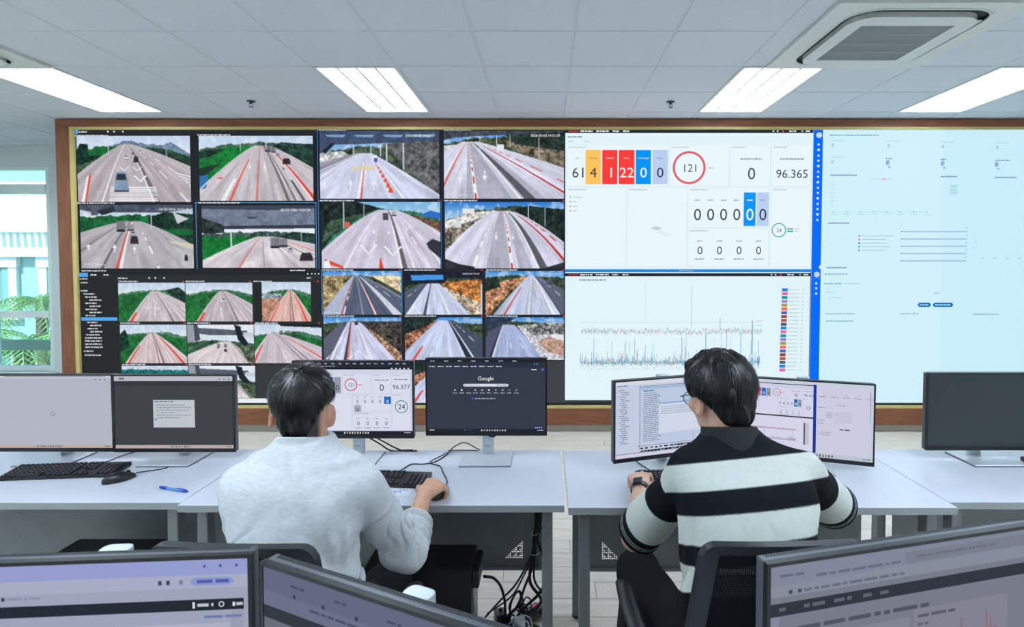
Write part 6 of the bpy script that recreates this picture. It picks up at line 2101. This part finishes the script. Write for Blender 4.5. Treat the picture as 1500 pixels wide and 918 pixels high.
def head_sdf(p, c, R):
    q = (p - np.array(c)) @ R
    d = ell(q, (0, -0.012, 0.030), (0.0755, 0.094, 0.082))
    d = smin(d, ell(q, (0, 0.030, -0.040), (0.0595, 0.066, 0.078)), 0.035)
    d = smin(d, ell(q, (0, 0.052, -0.088), (0.032, 0.034, 0.026)), 0.03)          # chin
    d = smin(d, ell(q, (0.0, 0.078, 0.022), (0.05, 0.02, 0.012)), 0.02)            # brow
    for s in (-1, 1):
        d = smin(d, ell(q, (s * 0.040, 0.066, -0.022), (0.022, 0.024, 0.018)), 0.02)   # cheek
        d = smax(d, -ell(q, (s * 0.032, 0.104, 0.003), (0.017, 0.018, 0.010)), 0.012)  # eye hollow
        d = smin(d, ell(q, (s * 0.032, 0.080, 0.002), (0.012, 0.012, 0.010)), 0.004)   # eyeball
    d = smin(d, cap(q, (0, 0.088, 0.008), (0, 0.110, -0.028), 0.008, 0.013), 0.012)    # nose
    for s in (-1, 1):
        d = smin(d, ell(q, (s * 0.012, 0.099, -0.031), (0.009, 0.010, 0.008)), 0.006)
    d = smin(d, ell(q, (0, 0.089, -0.056), (0.022, 0.011, 0.006)), 0.006)               # lips
    d = smin(d, ell(q, (0, 0.086, -0.066), (0.019, 0.011, 0.006)), 0.006)
    for s in (-1, 1):                                                                   # ears
        e = q - np.array((s * 0.0795, -0.004, -0.024))
        ang = s * 0.34
        ex_ = e[:, 0] * math.cos(ang) - e[:, 1] * math.sin(ang)
        ey_ = e[:, 0] * math.sin(ang) + e[:, 1] * math.cos(ang)
        e = np.stack([ex_, ey_, e[:, 2] + 0.18 * ey_], -1)
        ear = ell(e, (0, 0, 0), (0.0085, 0.0195, 0.031))
        ear = smax(ear, -ell(e, (s * 0.009, 0.003, 0.004), (0.008, 0.012, 0.021)), 0.004)
        d = smin(d, ear, 0.008)
    return d

def hand_prims(W, d, nrm, thumb, curl=(0.35, 0.5, 0.35), spread=0.10, scale=1.0, tcurl=0.3):
    """capsules of a hand; W wrist, d pointing to the fingers, nrm back of the hand, thumb = side vector"""
    W = Vector(W); d = Vector(d).normalized(); nrm = Vector(nrm)
    nrm = (nrm - d * nrm.dot(d)).normalized()
    s = Vector(thumb); s = (s - d * s.dot(d) - nrm * s.dot(nrm)).normalized()
    pr_, knuckles = [], []
    fl = [(0.030, 0.088, 0.043, 0.026, 0.021), (0.010, 0.092, 0.047, 0.030, 0.022), (-0.010, 0.088, 0.043, 0.028, 0.021), (-0.029, 0.080, 0.033, 0.020, 0.018)]
    for k, (off, kn, l1, l2, l3) in enumerate(fl):
        base = W + s * off * 0.55 * scale + d * 0.012
        K = W + (s * off + d * kn) * scale + nrm * (0.004 - 0.003 * abs(k - 1.2)) * scale
        pr_.append((base, K, 0.0135 * scale, 0.0115 * scale, 'palm'))
        a = 0.0
        P = K
        dirv = (d + s * (1.5 - k) * spread).normalized()
        for (L, cu, r0, r1) in ((l1, curl[0], 0.0098, 0.0088), (l2, curl[1], 0.0088, 0.0080), (l3, curl[2], 0.0080, 0.0066)):
            a += cu * (1 + 0.12 * k)
            v = dirv * math.cos(a) - nrm * math.sin(a)
            Q = P + v * L * scale
            pr_.append((P, Q, r0 * scale, r1 * scale, 'f%d' % k))
            P = Q
    B_ = W + (s * 0.020 + d * 0.020 - nrm * 0.008) * scale
    T1 = B_ + (s * 0.026 + d * 0.030 - nrm * 0.010) * scale
    T2 = T1 + ((s * (0.5 - tcurl) + d * 0.85 - nrm * 0.25).normalized()) * 0.032 * scale
    T3 = T2 + ((s * (0.2 - tcurl) + d * 0.95 - nrm * 0.30).normalized()) * 0.026 * scale
    pr_ += [(B_, T1, 0.0155 * scale, 0.0115 * scale, 'thumb'), (T1, T2, 0.0108 * scale, 0.0096 * scale, 'thumb'), (T2, T3, 0.0096 * scale, 0.0078 * scale, 'thumb')]
    return pr_

def hand_sdf(p, prims):
    groups = {}
    for (a, b, ra, rb, g) in prims:
        c_ = cap(p, a, b, ra, rb)
        groups[g] = c_ if g not in groups else smin(groups[g], c_, 0.012 if g == 'palm' else 0.003)
    d = groups['palm']
    for g in ('f0', 'f1', 'f2', 'f3'):
        d = smin(d, groups[g], 0.005)
    return smin(d, groups['thumb'], 0.009)

def figure_mesh(name, sdf, lo, hi, h, material, parent, colour=None):
    v, q = nets(sdf, lo, hi, h)
    me = np_mesh(name, v, q, smooth=True)
    if colour is not None:
        ca = me.color_attributes.new('Col', 'FLOAT_COLOR', 'POINT')
        nv = len(me.vertices)
        co = np.empty(nv * 3, np.float32)
        me.vertices.foreach_get('co', co)
        cc = np.ones((nv, 4), np.float32)
        cc[:, :3] = s2l(colour(co.reshape(-1, 3).astype(float)))
        ca.data.foreach_set('color', cc.ravel())
    me.materials.append(material)
    o = bpy.data.objects.new(name, me)
    COL.objects.link(o)
    o.parent = parent
    return o

M_SKIN = mat('skin', (206, 160, 132), 0.5, attr='Col', noise=0.04, nscale=60, spec=0.35)
M_HAIR = mat('black_hair', (14, 13, 14), 0.38, spec=0.5, noise=0.25, nscale=30)
M_STRAND = mat('black_hair_strand', (17, 16, 17), 0.33, spec=0.55)
M_SWEAT = mat('heather_grey_sweatshirt', (196, 201, 204), 0.95, spec=0.1, color2=(216, 219, 221), nscale=55, stretch=(1, 1, 3.2), bump=0.35, bscale=420, sheen=0.2)
M_POLO = mat('striped_polo_knit', (200, 200, 200), 0.9, spec=0.12, attr='Col', noise=0.03, nscale=80, bump=0.25, bscale=600)
M_TROUSER = mat('black_trousers', (22, 23, 27), 0.85, spec=0.2, noise=0.06, nscale=20, bump=0.2, bscale=500)
M_SHOE = mat('black_shoe', (26, 26, 28), 0.5)

class Figure:
    pass

def build_person(F):
    sk = np.array(F.skin, float)
    Rh = rot_head(F.yaw, F.pitch, F.roll)
    hands = [hand_prims(*hd) for hd in F.hands]
    def arm_sdf(p, k, g=0.0):
        S, E_, W_ = F.sh[k], F.el[k], F.wr[k]
        d = cap(p, S, E_, 0.047 + g, 0.040 + g)
        return smin(d, cap(p, E_, W_, 0.0395 + g, 0.0265 + g), 0.02)
    def leg_sdf(p, k, g=0.0):
        d = cap(p, F.hip[k], F.knee[k], 0.072 + g, 0.058 + g)
        return smin(d, cap(p, F.knee[k], F.ank[k], 0.055 + g, 0.038 + g), 0.03)
    def body(p):
        d = stack(p, F.torso, -0.016)
        d = smin(d, cap(p, F.neck[0], F.neck[1], 0.060, 0.055), 0.03)
        d = smin(d, head_sdf(p, F.head, Rh), 0.018)
        for k in (0, 1):
            a = arm_sdf(p, k)
            a = smin(a, hand_sdf(p, hands[k]), 0.010)
            d = smin(d, a, 0.02)
            lg = leg_sdf(p, k)
            lg = smin(lg, cap(p, F.ank[k], np.array(F.ank[k]) + np.array((0.0, 0.15, -0.055)), 0.034, 0.028), 0.02)
            d = smin(d, lg, 0.03)
        return d
    def skin_col(v):
        q = (v - np.array(F.head)) @ Rh
        c = np.repeat(sk[None], len(v), 0) * (0.97 + 0.06 * vnoise3(v * 90, 3))[:, None]
        # lips, eyes, brows, ear flush
        m = np.clip(1.3 - np.abs(ell(q, (0, 0.094, -0.061), (0.023, 0.012, 0.011))) / 0.003, 0, 1) * (q[:, 1] > 0.075)
        c = c * (1 - m[:, None] * 0.5) + np.array((176, 104, 96)) * m[:, None] * 0.5
        for s in (-1, 1):
            e = np.linalg.norm((q - np.array((s * 0.032, 0.091, 0.002))) / np.array((0.0105, 0.008, 0.0055)), axis=1)
            c = np.where((e < 1)[:, None], np.array((232, 230, 226.0)), c)
            e = np.linalg.norm((q - np.array((s * 0.032, 0.092, 0.002))) / np.array((0.005, 0.008, 0.0052)), axis=1)
            c = np.where((e < 1)[:, None], np.array((28, 22, 20.0)), c)
            e = np.linalg.norm((q - np.array((s * 0.033, 0.092, 0.021))) / np.array((0.019, 0.014, 0.0042)), axis=1)
            c = np.where((e < 1)[:, None], np.array((32, 26, 24.0)), c)
            m = np.clip(1.6 - np.linalg.norm((q - np.array((s * 0.086, -0.004, -0.026))) / np.array((0.02, 0.026, 0.038)), axis=1), 0, 1)[:, None]
            c = c * (1 - 0.25 * m) + np.array((214, 140, 122)) * 0.25 * m
        if F.stubble is not None:                       # short clipped nape hair shows as a dark tone
            m = np.clip((q[:, 2] - F.stubble[0]) / F.stubble[1], 0, 1) * (q[:, 1] < 0.03) * (np.abs(q[:, 0]) < 0.082)
            m = m * np.clip((-0.040 - q[:, 1]) / 0.02, 0, 1) * np.clip((0.066 - np.abs(q[:, 0])) / 0.012, 0, 1)
            m = m[:, None] * 0.85
            c = c * (1 - m) + np.array((36, 32, 32)) * m
        # nails
        for hp in hands:
            for (a, b, ra, rb, g_) in hp:
                pass
        return np.clip(c, 0, 255)
    root = figure_mesh('person', body, F.lo, F.hi, 0.0032, M_SKIN, None, skin_col)
    tag(root, F.label, 'person')
    # trousers
    def trousers(p):
        rows = [r for r in F.torso if r[0] < 0.80]
        rows = [rows[0], rows[1], (0.66,) + tuple(rows[1][1:])]
        d = stack(p, rows, -0.012)
        for k in (0, 1):
            d = smin(d, leg_sdf(p, k, 0.013), 0.035)
        wr = 0.006 * (np.sin(p[:, 1] * 55 + 7 * p[:, 2] + 3 * np.sin(p[:, 0] * 30)) * np.clip((p[:, 1] - 1.6) * 3, 0.2, 1))
        d = d - wr * 0.6 * (p[:, 1] > 1.5) + (vnoise3(p * 22, 5) - 0.5) * 0.006
        lowz = np.minimum(F.ank[0][2], F.ank[1][2]) + 0.0
        return smax(d, lowz - p[:, 2], 0.004)
    figure_mesh('trousers', trousers, F.lo, (F.hi[0], F.hi[1], 0.9), 0.006, M_TROUSER, root)
    for k in (0, 1):
        A = np.array(F.ank[k])
        def shoe(p):
            d = cap(p, A + np.array((0, -0.02, -0.055)), A + np.array((0, 0.17, -0.062)), 0.046, 0.038)
            d = smin(d, cap(p, A + np.array((0, 0, -0.05)), A + np.array((0, 0.01, 0.01)), 0.046, 0.048), 0.02)
            return smax(d, (A[2] - 0.1) - p[:, 2], 0.004)
        figure_mesh('shoe', shoe, A + np.array((-0.1, -0.15, -0.15)), A + np.array((0.1, 0.3, 0.1)), 0.006, M_SHOE, root)
    return root, Rh, arm_sdf

def hair_part(root, F, Rh, rad, cen, low, locks, n_strand, whorl, seed, seglen, edge=0.010, nape=None):
    """hair cap following the skull, then loose strands flowing away from the whorl"""
    C_ = np.array(F.head)
    def cut(q):
        """negative where hair grows: hairline in front, above the ears, nape behind"""
        ang = np.arctan2(q[:, 1] + 0.012, np.abs(q[:, 0]) + 1e-6)
        line = np.interp(ang, low[0], low[1])
        return line - q[:, 2]
    wv = np.array(whorl, float); wv = wv / np.linalg.norm(wv)
    t1 = np.cross(wv, (0, 1, 0)); t1 /= np.linalg.norm(t1)
    t2 = np.cross(wv, t1)
    def sdf(p):
        q = (p - C_) @ Rh
        d = ell(q, cen, rad)
        if nape:
            d = smin(d, ell(q, nape[0], nape[1]), 0.03)
        u = (q - np.array(cen)); u = u / np.maximum(np.linalg.norm(u, axis=1), 1e-6)[:, None]
        az = np.arctan2(u @ t2, u @ t1); el_ = np.arccos(np.clip(u @ wv, -1, 1))
        tw = az + 0.9 * np.exp(-el_ * 2.2)
        r1 = vnoise3(np.stack([np.cos(tw) * 7, np.sin(tw) * 7, el_ * 2.0], -1), seed)
        r2 = vnoise3(np.stack([np.cos(tw) * 17, np.sin(tw) * 17, el_ * 3.5], -1), seed + 1)
        d = d - (r1 - 0.5) * locks - (r2 - 0.5) * locks * 0.55
        cc = cut(q) + (r2 - 0.5) * 0.020 + (r1 - 0.5) * 0.010
        d = d + edge * np.exp(np.minimum(cc, 0) / 0.028)
        return smax(d, cc, 0.006)
    lo = C_ - 0.16; hi = C_ + 0.16
    hair = figure_mesh('hair', sdf, lo, hi, 0.003, M_HAIR, root)
    # strands
    rr = np.random.default_rng(seed)
    vs_, fs = [], []
    made = 0
    while made < n_strand:
        u = rr.normal(size=3); u /= np.linalg.norm(u)
        if u[2] < -0.35:
            continue
        pos = u.copy()
        ln = int(rr.integers(5, 9))
        pts = []
        off0 = rr.uniform(-0.002, 0.004)
        lift = rr.uniform(0.0, 0.006) if rr.random() < 0.72 else rr.uniform(0.006, 0.014)
        ok = True
        jit = rr.normal(0, 0.35)
        for s in range(ln):
            p = np.array(cen) + pos * np.array(rad)
            cu_ = cut(p[None])[0]
            p = np.array(cen) + pos * (np.array(rad) + off0 + lift * (s / ln) ** 1.5 - edge * math.exp(min(cu_, 0) / 0.028))
            if cu_ > 0.004:
                break
            pts.append(p)
            away = pos - wv * (pos @ wv)
            away = away / max(np.linalg.norm(away), 1e-6)
            away = away * (1) - wv * 0.5
            sw = np.cross(wv, pos)
            tdir = away + sw * (0.45 * math.exp(-2 * math.acos(max(-1, min(1, pos @ wv)))) + 0.25 * jit)
            tdir = tdir - pos * (tdir @ pos)
            tdir /= max(np.linalg.norm(tdir), 1e-6)
            pos = pos + tdir * seglen
            pos /= np.linalg.norm(pos)
        if len(pts) < 3:
            made += 1
            continue
        pts = [C_ + Rh @ p for p in pts]
        wdt = rr.uniform(0.0008, 0.0021)
        o = len(vs_)
        for i, p in enumerate(pts):
            tan = pts[min(i + 1, len(pts) - 1)] - pts[max(i - 1, 0)]
            nr = p - (C_ + Rh @ np.array(cen))
            sd = np.cross(tan, nr); sd /= max(np.linalg.norm(sd), 1e-9)
            ww = wdt * (1 - 0.85 * (i / (len(pts) - 1)) ** 2)
            vs_ += [tuple(p - sd * ww), tuple(p + sd * ww)]
        fs += [(o + 2 * i, o + 2 * i + 1, o + 2 * i + 3, o + 2 * i + 2) for i in range(len(pts) - 1)]
        made += 1
    tag(MB().add(vs_, fs).build('hair_strands', M_STRAND, hair, smooth=True), kind='stuff')
    return hair

# ------------------------------------------------------------------ person in the light sweatshirt
F = Figure()
F.label = 'person with short black hair in a light grey sweatshirt, seated, right hand on a mouse'
F.skin = (204, 156, 128)
F.head = (-0.683, 1.585, 1.222); F.yaw = math.radians(11); F.pitch = math.radians(9); F.roll = math.radians(2)
F.neck = ((-0.660, 1.535, 1.08), (-0.668, 1.565, 1.185))
F.torso = [(0.47, -0.655, 1.44, 0.180, 0.130), (0.60, -0.655, 1.445, 0.172, 0.130), (0.75, -0.655, 1.452, 0.155, 0.125), (0.87, -0.655, 1.465, 0.150, 0.125),
           (0.97, -0.657, 1.48, 0.172, 0.13), (1.04, -0.657, 1.495, 0.180, 0.12), (1.085, -0.657, 1.51, 0.150, 0.10), (1.115, -0.658, 1.525, 0.105, 0.085), (1.145, -0.660, 1.535, 0.064, 0.066)]
F.sh = [(-0.808, 1.515, 1.025), (-0.502, 1.515, 1.022)]
F.el = [(-0.862, 1.625, 0.868), (-0.420, 1.672, 0.765)]
F.wr = [(-0.800, 1.880, 0.815), (-0.428, 1.985, 0.806)]
F.hip = [(-0.745, 1.45, 0.535), (-0.565, 1.45, 0.535)]
F.knee = [(-0.80, 1.90, 0.545), (-0.53, 1.89, 0.545)]
F.ank = [(-0.80, 1.93, 0.10), (-0.53, 1.90, 0.10)]
F.hands = [((-0.800, 1.880, 0.815), (0.25, 1, -0.12), (0, 0.1, 1), (1, 0, 0), (0.25, 0.3, 0.25)),
           ((-0.428, 1.985, 0.808), (0.27, 1, 0.04), (0.18, 0.0, 1), (-1, 0.25, 0), (0.42, 0.62, 0.42), 0.10, 1.06, 0.1)]
F.lo, F.hi = (-1.05, 1.25, -0.02), (-0.25, 2.25, 1.42)
F.stubble = (-0.112, 0.03)
root, Rh, arm = build_person(F)
def sweater(p):
    d = stack(p, F.torso, 0.006)
    d = smin(d, cap(p, (-0.77, 1.505, 1.035), (-0.54, 1.505, 1.035), 0.066, 0.066), 0.04)
    ns = vnoise3(p * np.array((13, 13, 9)), 31) - 0.5
    n2 = vnoise3(p * np.array((30, 30, 18)), 32) - 0.5
    ax_ = np.abs(p[:, 0] + 0.657)
    sfold = (p[:, 2] - 0.95) + 0.75 * ax_
    d = d - ns * 0.018 - n2 * 0.006
    d = d - 0.0085 * np.sin(sfold * 62 + 6 * ns) * np.clip((1.0 - p[:, 2]) * 5, 0, 1) * np.clip(ax_ * 11 - 0.35, 0, 1)
    d = d - 0.0065 * np.sin((p[:, 0] + 0.35 * p[:, 2]) * 70 + 7 * ns) * np.clip((0.90 - p[:, 2]) * 7, 0, 1)
    n3 = vnoise3(p * np.array((15, 15, 6.5)) + 2.5 * ns[:, None], 33)
    ridge = np.clip(1 - np.abs(n3 - 0.5) * 6, 0, 1) ** 1.5
    d = d + 0.0085 * ridge * (0.12 + 0.88 * np.clip((1.02 - p[:, 2]) * 4.5, 0, 1))
    d = d - 0.0035 * np.sin(p[:, 2] * 120 + 5 * ns) * np.exp(-((p[:, 2] - 1.105) / 0.022) ** 2)
    for k in (0, 1):
        S, E_, W_ = np.array(F.sh[k]), np.array(F.el[k]), np.array(F.wr[k])
        end = E_ + (W_ - E_) * (0.42 if k == 1 else 0.93)
        up = cap(p, S, E_, 0.066, 0.059)
        fo = cap(p, E_, end, 0.059, 0.050 if k == 1 else 0.043)
        t = axis_t(p, E_, end); t2 = axis_t(p, S, E_)
        up = up - 0.0075 * np.sin(t2 * 15 + 5 * p[:, 0] * 8 + 2.5 * ns) * np.clip(t2 * 1.2, 0, 1) - ns * 0.010
        LA = np.linalg.norm(E_ - S)
        up = up + 0.009 * np.clip(1 - np.abs(vnoise3(p * np.array((20, 20, 10)) + 3 * ns[:, None], 35) - 0.5) * 6, 0, 1) ** 1.5 * np.clip(t2 * 1.5, 0.2, 1)
        up = up - 0.0040 * np.exp(-(((t2 - 0.24) * LA) / 0.0055) ** 2)
        fo = fo - 0.0105 * np.sin(t * (20 if k == 1 else 26) + 22 * p[:, 2] + 2 * ns) * np.clip(t * 1.5 + 0.3, 0, 1) - ns * 0.008
        a = smin(up, fo, 0.022)
        # hollow cuff end, so the forearm leaves an opening
        plane = (p - end) @ ((end - E_) / np.linalg.norm(end - E_))
        a = smax(a, plane - 0.012, 0.010)
        bore = cap(p, E_, W_, 0.046, 0.036)
        a = smax(a, -smax(bore, -(plane + 0.03), 0.004), 0.006)
        d = smin(d, a, 0.016)
    # crease between arm and back
    d = smax(d, -cap(p, (-0.500, 1.36, 0.70), (-0.498, 1.385, 1.00), 0.030, 0.010), 0.012)
    d = smax(d, -cap(p, (-0.822, 1.36, 0.74), (-0.808, 1.40, 0.975), 0.024, 0.006), 0.014)
    # ribbed neck band
    nb = np.abs(cap(p, (-0.660, 1.535, 1.10), (-0.662, 1.545, 1.152), 0.0685, 0.0645)) - 0.0045
    nb = smax(nb, p[:, 2] + (p[:, 1] - 1.535) * 0.30 - 1.153, 0.004)
    nb = smax(nb, 1.105 - p[:, 2], 0.004)
    neckhole = cap(p, (-0.660, 1.535, 1.13), (-0.664, 1.55, 1.22), 0.060, 0.062)
    d = smin(smax(d, -neckhole, 0.008), nb, 0.010)
    # shoulder seam lines
    for k, pl in ((1, ((-0.458, 1.50, 1.05), (-0.492, 1.44, 0.93))), (0, ((-0.853, 1.50, 1.03), (-0.835, 1.42, 0.92)))):
        pass
    hem = smin(stack(p, F.torso, 0.014), cap(p, (-0.735, 1.45, 0.545), (-0.575, 1.45, 0.545), 0.108, 0.108), 0.02)
    d = smin(d, smax(hem, p[:, 2] - 0.57, 0.01), 0.02)
    return smax(d, 0.50 - p[:, 2], 0.01)
sw = figure_mesh('sweatshirt', sweater, (-1.0, 1.27, 0.44), (-0.28, 2.0, 1.2), 0.0036, M_SWEAT, root)
hair_part(root, F, Rh, (0.084, 0.102, 0.090), (0, -0.014, 0.031), ((-1.6, -1.35, -1.15, -0.95, -0.72, -0.45, 0.0, 0.3, 0.7, 1.1, 1.6), (-0.090, -0.087, -0.078, -0.052, -0.016, 0.006, 0.014, 0.008, 0.045, 0.055, 0.058)), 0.019, 5200, (0.0, -0.62, 0.78), 41, 0.12, 0.009, ((0, -0.042, -0.045), (0.064, 0.053, 0.058)))

# ------------------------------------------------------------------ person in the striped polo
F = Figure()
F.label = 'person with thick black hair, glasses and a black and white striped polo, typing'
F.skin = (214, 170, 146)
F.head = (0.512, 1.672, 1.238); F.yaw = math.radians(20); F.pitch = math.radians(15); F.roll = math.radians(-3)
F.neck = ((0.535, 1.615, 1.08), (0.520, 1.650, 1.185))
F.torso = [(0.47, 0.515, 1.43, 0.185, 0.130), (0.60, 0.52, 1.435, 0.178, 0.130), (0.75, 0.525, 1.452, 0.168, 0.125), (0.87, 0.535, 1.485, 0.165, 0.125),
           (0.96, 0.545, 1.52, 0.178, 0.13), (1.03, 0.548, 1.56, 0.186, 0.125), (1.07, 0.547, 1.588, 0.168, 0.108), (1.10, 0.542, 1.607, 0.125, 0.088), (1.145, 0.533, 1.63, 0.066, 0.068)]
F.sh = [(0.402, 1.585, 1.028), (0.722, 1.590, 1.035)]
F.el = [(0.286, 1.795, 0.748), (0.922, 1.790, 0.845)]
F.wr = [(0.350, 2.072, 0.802), (0.800, 2.020, 0.800)]
F.hip = [(0.435, 1.43, 0.535), (0.605, 1.43, 0.535)]
F.knee = [(0.315, 1.90, 0.575), (0.73, 1.90, 0.555)]
F.ank = [(0.33, 1.95, 0.10), (0.74, 1.92, 0.10)]
F.hands = [((0.350, 2.072, 0.802), (0.12, 1, 0.10), (-0.05, -0.1, 1), (1, 0, 0), (0.40, 0.55, 0.35), 0.22, 1.0, 0.2),
           ((0.800, 2.020, 0.800), (-0.5, 1, 0.05), (0, 0, 1), (-1, 0, 0), (0.4, 0.5, 0.35))]
F.lo, F.hi = (0.10, 1.25, -0.02), (1.10, 2.30, 1.42)
F.stubble = None
F2 = F
root, Rh, arm = build_person(F)
def sleeve_end(k):
    S, E_ = np.array(F2.sh[k]), np.array(F2.el[k])
    return S, S + (E_ - S) * 0.90
def polo(p):
    d = stack(p, F2.torso, 0.005)
    d = smin(d, cap(p, (0.42, 1.585, 1.045), (0.675, 1.585, 1.043), 0.062, 0.062), 0.04)
    ns = vnoise3(p * np.array((11, 11, 8)), 51) - 0.5
    n3 = vnoise3(p * np.array((13, 13, 7)) + 2.5 * ns[:, None], 53)
    d = d + 0.006 * np.clip(1 - np.abs(n3 - 0.5) * 6, 0, 1) ** 1.5 * (0.15 + 0.85 * np.clip((0.98 - p[:, 2]) * 5, 0, 1))
    d = d - ns * 0.012 - 0.0045 * np.sin(p[:, 0] * 62 + p[:, 2] * 25 + 5 * ns) * np.clip((0.96 - p[:, 2]) * 8, 0, 1)
    for k in (0, 1):
        S, En = sleeve_end(k)
        a = cap(p, S, En, 0.062, 0.073) - ns * 0.012
        ax = (En - S) / np.linalg.norm(En - S)
        plane = (p - En) @ ax
        a = smax(a, plane, 0.005)
        bore = cap(p, S, En + ax * 0.05, 0.052, 0.066)
        a = smax(a, -smax(bore, -(plane + 0.05), 0.004), 0.005)
        d = smin(d, a, 0.020)
    d = smax(d, -cap(p, (0.360, 1.40, 0.74), (0.375, 1.46, 0.955), 0.020, 0.004), 0.02)
    d = smax(d, -cap(p, (0.722, 1.40, 0.74), (0.722, 1.46, 0.955), 0.020, 0.004), 0.02)
    neckhole = cap(p, (0.533, 1.62, 1.13), (0.525, 1.645, 1.22), 0.061, 0.064)
    d = smax(d, -neckhole, 0.006)
    return smax(d, 0.62 - p[:, 2], 0.008)
WHITE_K, BLACK_K = np.array((206, 212, 204.0)), np.array((24, 27, 31.0))
def polo_col(v):
    zc = v[:, 2] - 0.10 * (v[:, 0] - 0.545) + 0.36 * (v[:, 1] - 1.44)
    def bands(x, edges, w):
        """1 between the first and second edge, 0 up to the third and so on"""
        r = np.zeros(len(x))
        for i, e in enumerate(edges):
            r = r + (1 if i % 2 == 0 else -1) * np.clip((x - e) / w + 0.5, 0, 1)
        return r
    band = bands(zc, (0.795, 0.862, 0.915, 0.990, 1.052, 1.128), 0.0035)
    for k in (0, 1):
        S, En = sleeve_end(k)
        t = axis_t(v, S, En)
        da = cap(v, S, En, 0.062, 0.073)
        dt = stack(v, F2.torso, 0.005)
        side = (v[:, 0] < 0.385) if k == 0 else (v[:, 0] > 0.722)
        on = (da < dt + 0.004) & (t > 0.16) & (side | (t > 0.45))
        sb = bands(t, (0.44, 0.82, 0.900, 0.909, 0.930, 0.939), 0.008)
        band = np.where(on, sb, band)
    band = np.clip(band, 0, 1)[:, None]
    return WHITE_K * band + BLACK_K * (1 - band)
figure_mesh('polo_shirt', polo, (0.12, 1.27, 0.56), (1.06, 1.95, 1.2), 0.0034, M_POLO, root, polo_col)
def collar(p):
    a, b = (0.535, 1.612, 1.085), (0.526, 1.640, 1.175)
    d = np.abs(cap(p, a, b, 0.088, 0.070)) - 0.0035
    t = p[:, 2] - 0.20 * (1.62 - p[:, 1])
    d = smax(d, (p[:, 2] + (p[:, 1] - 1.58) * 0.28) - 1.168, 0.004)
    return smax(d, 1.096 - p[:, 2] - 0.12 * (p[:, 1] - 1.55), 0.004)
figure_mesh('collar', collar, (0.40, 1.48, 1.03), (0.66, 1.76, 1.25), 0.003, mat('collar_black_knit', (28, 31, 35), 0.85, bump=0.25, bscale=600), root)
hair_part(root, F, Rh, (0.096, 0.114, 0.104), (0, -0.013, 0.026), ((-1.6, -1.3, -0.9, -0.5, -0.25, 0.0, 0.3, 0.7, 1.1, 1.6), (-0.118, -0.112, -0.088, -0.050, -0.018, -0.006, -0.004, 0.026, 0.040, 0.042)), 0.024, 6000, (0.0, -0.40, 0.92), 77, 0.15, 0.016, ((0.0, -0.045, -0.055), (0.072, 0.062, 0.070)))
# glasses
gl = MB()
def hp(x, y, z):
    return tuple(np.array(F.head) + Rh @ np.array((x, y, z)))
M_GLASSES = mat('glasses_dark_metal', (40, 40, 44), 0.3, metal=0.6)
for s in (-1, 1):
    gl.tube([hp(s * 0.034 + 0.024 * math.cos(a), 0.1025 - 0.10 * abs(0.025 * math.cos(a)), -0.002 + 0.019 * math.sin(a)) for a in np.linspace(0, 2 * math.pi, 25)], 0.0013, 6)
    gl.tube(smooth_path([hp(s * 0.058, 0.100, 0.006), hp(s * 0.072, 0.090, 0.008), hp(s * 0.080, 0.03, 0.010), hp(s * 0.084, -0.008, 0.006), hp(s * 0.083, -0.03, -0.015)], 5), 0.0014, 6)
gl.tube([hp(-0.010, 0.1035, 0.004), hp(0, 0.106, 0.007), hp(0.010, 0.1035, 0.004)], 0.0014, 6)
glo = gl.build('glasses', M_GLASSES, root, smooth=True)
for s in (-1, 1):
    MB().add([hp(s * 0.034 + 0.0235 * math.cos(a), 0.1015 - 0.10 * abs(0.025 * math.cos(a)), -0.002 + 0.0185 * math.sin(a)) for a in np.linspace(0, 2 * math.pi, 24, endpoint=False)], [tuple(range(24))]).build('lens', M_GLASS, glo)
# smart watch on the left wrist
W0 = np.array((0.344, 2.050, 0.800)); ax = np.array((0.22, 0.96, 0.18)); ax /= np.linalg.norm(ax)
upv = np.array((-0.25, 0.0, 1.0)); upv -= ax * (upv @ ax); upv /= np.linalg.norm(upv)
sdv = np.cross(ax, upv)
M_WATCH = mat('watch_black', (20, 20, 24), 0.35)
wa = MB()
nn = 28
vs_, fs = [], []
for i in range(nn):
    a = 2 * math.pi * i / nn
    dr = upv * math.cos(a) + sdv * math.sin(a)
    for (rad_, off) in ((0.0305, -0.011), (0.0335, -0.011), (0.0335, 0.011), (0.0305, 0.011)):
        vs_.append(tuple(W0 + dr * rad_ + ax * off))
for i in range(nn):
    j = (i + 1) % nn
    for q in range(4):
        r_ = (q + 1) % 4
        fs.append((4 * i + q, 4 * i + r_, 4 * j + r_, 4 * j + q))
strap = wa.add(vs_, fs).build('watch', M_WATCH, root)
cs = W0 + upv * 0.036
MB().box(-0.017, 0.017, -0.019, 0.019, -0.005, 0.005, Matrix(((sdv[0], ax[0], upv[0], cs[0]), (sdv[1], ax[1], upv[1], cs[1]), (sdv[2], ax[2], upv[2], cs[2]), (0, 0, 0, 1)))).build('watch_case', M_WATCH, strap, bevel=0.004)
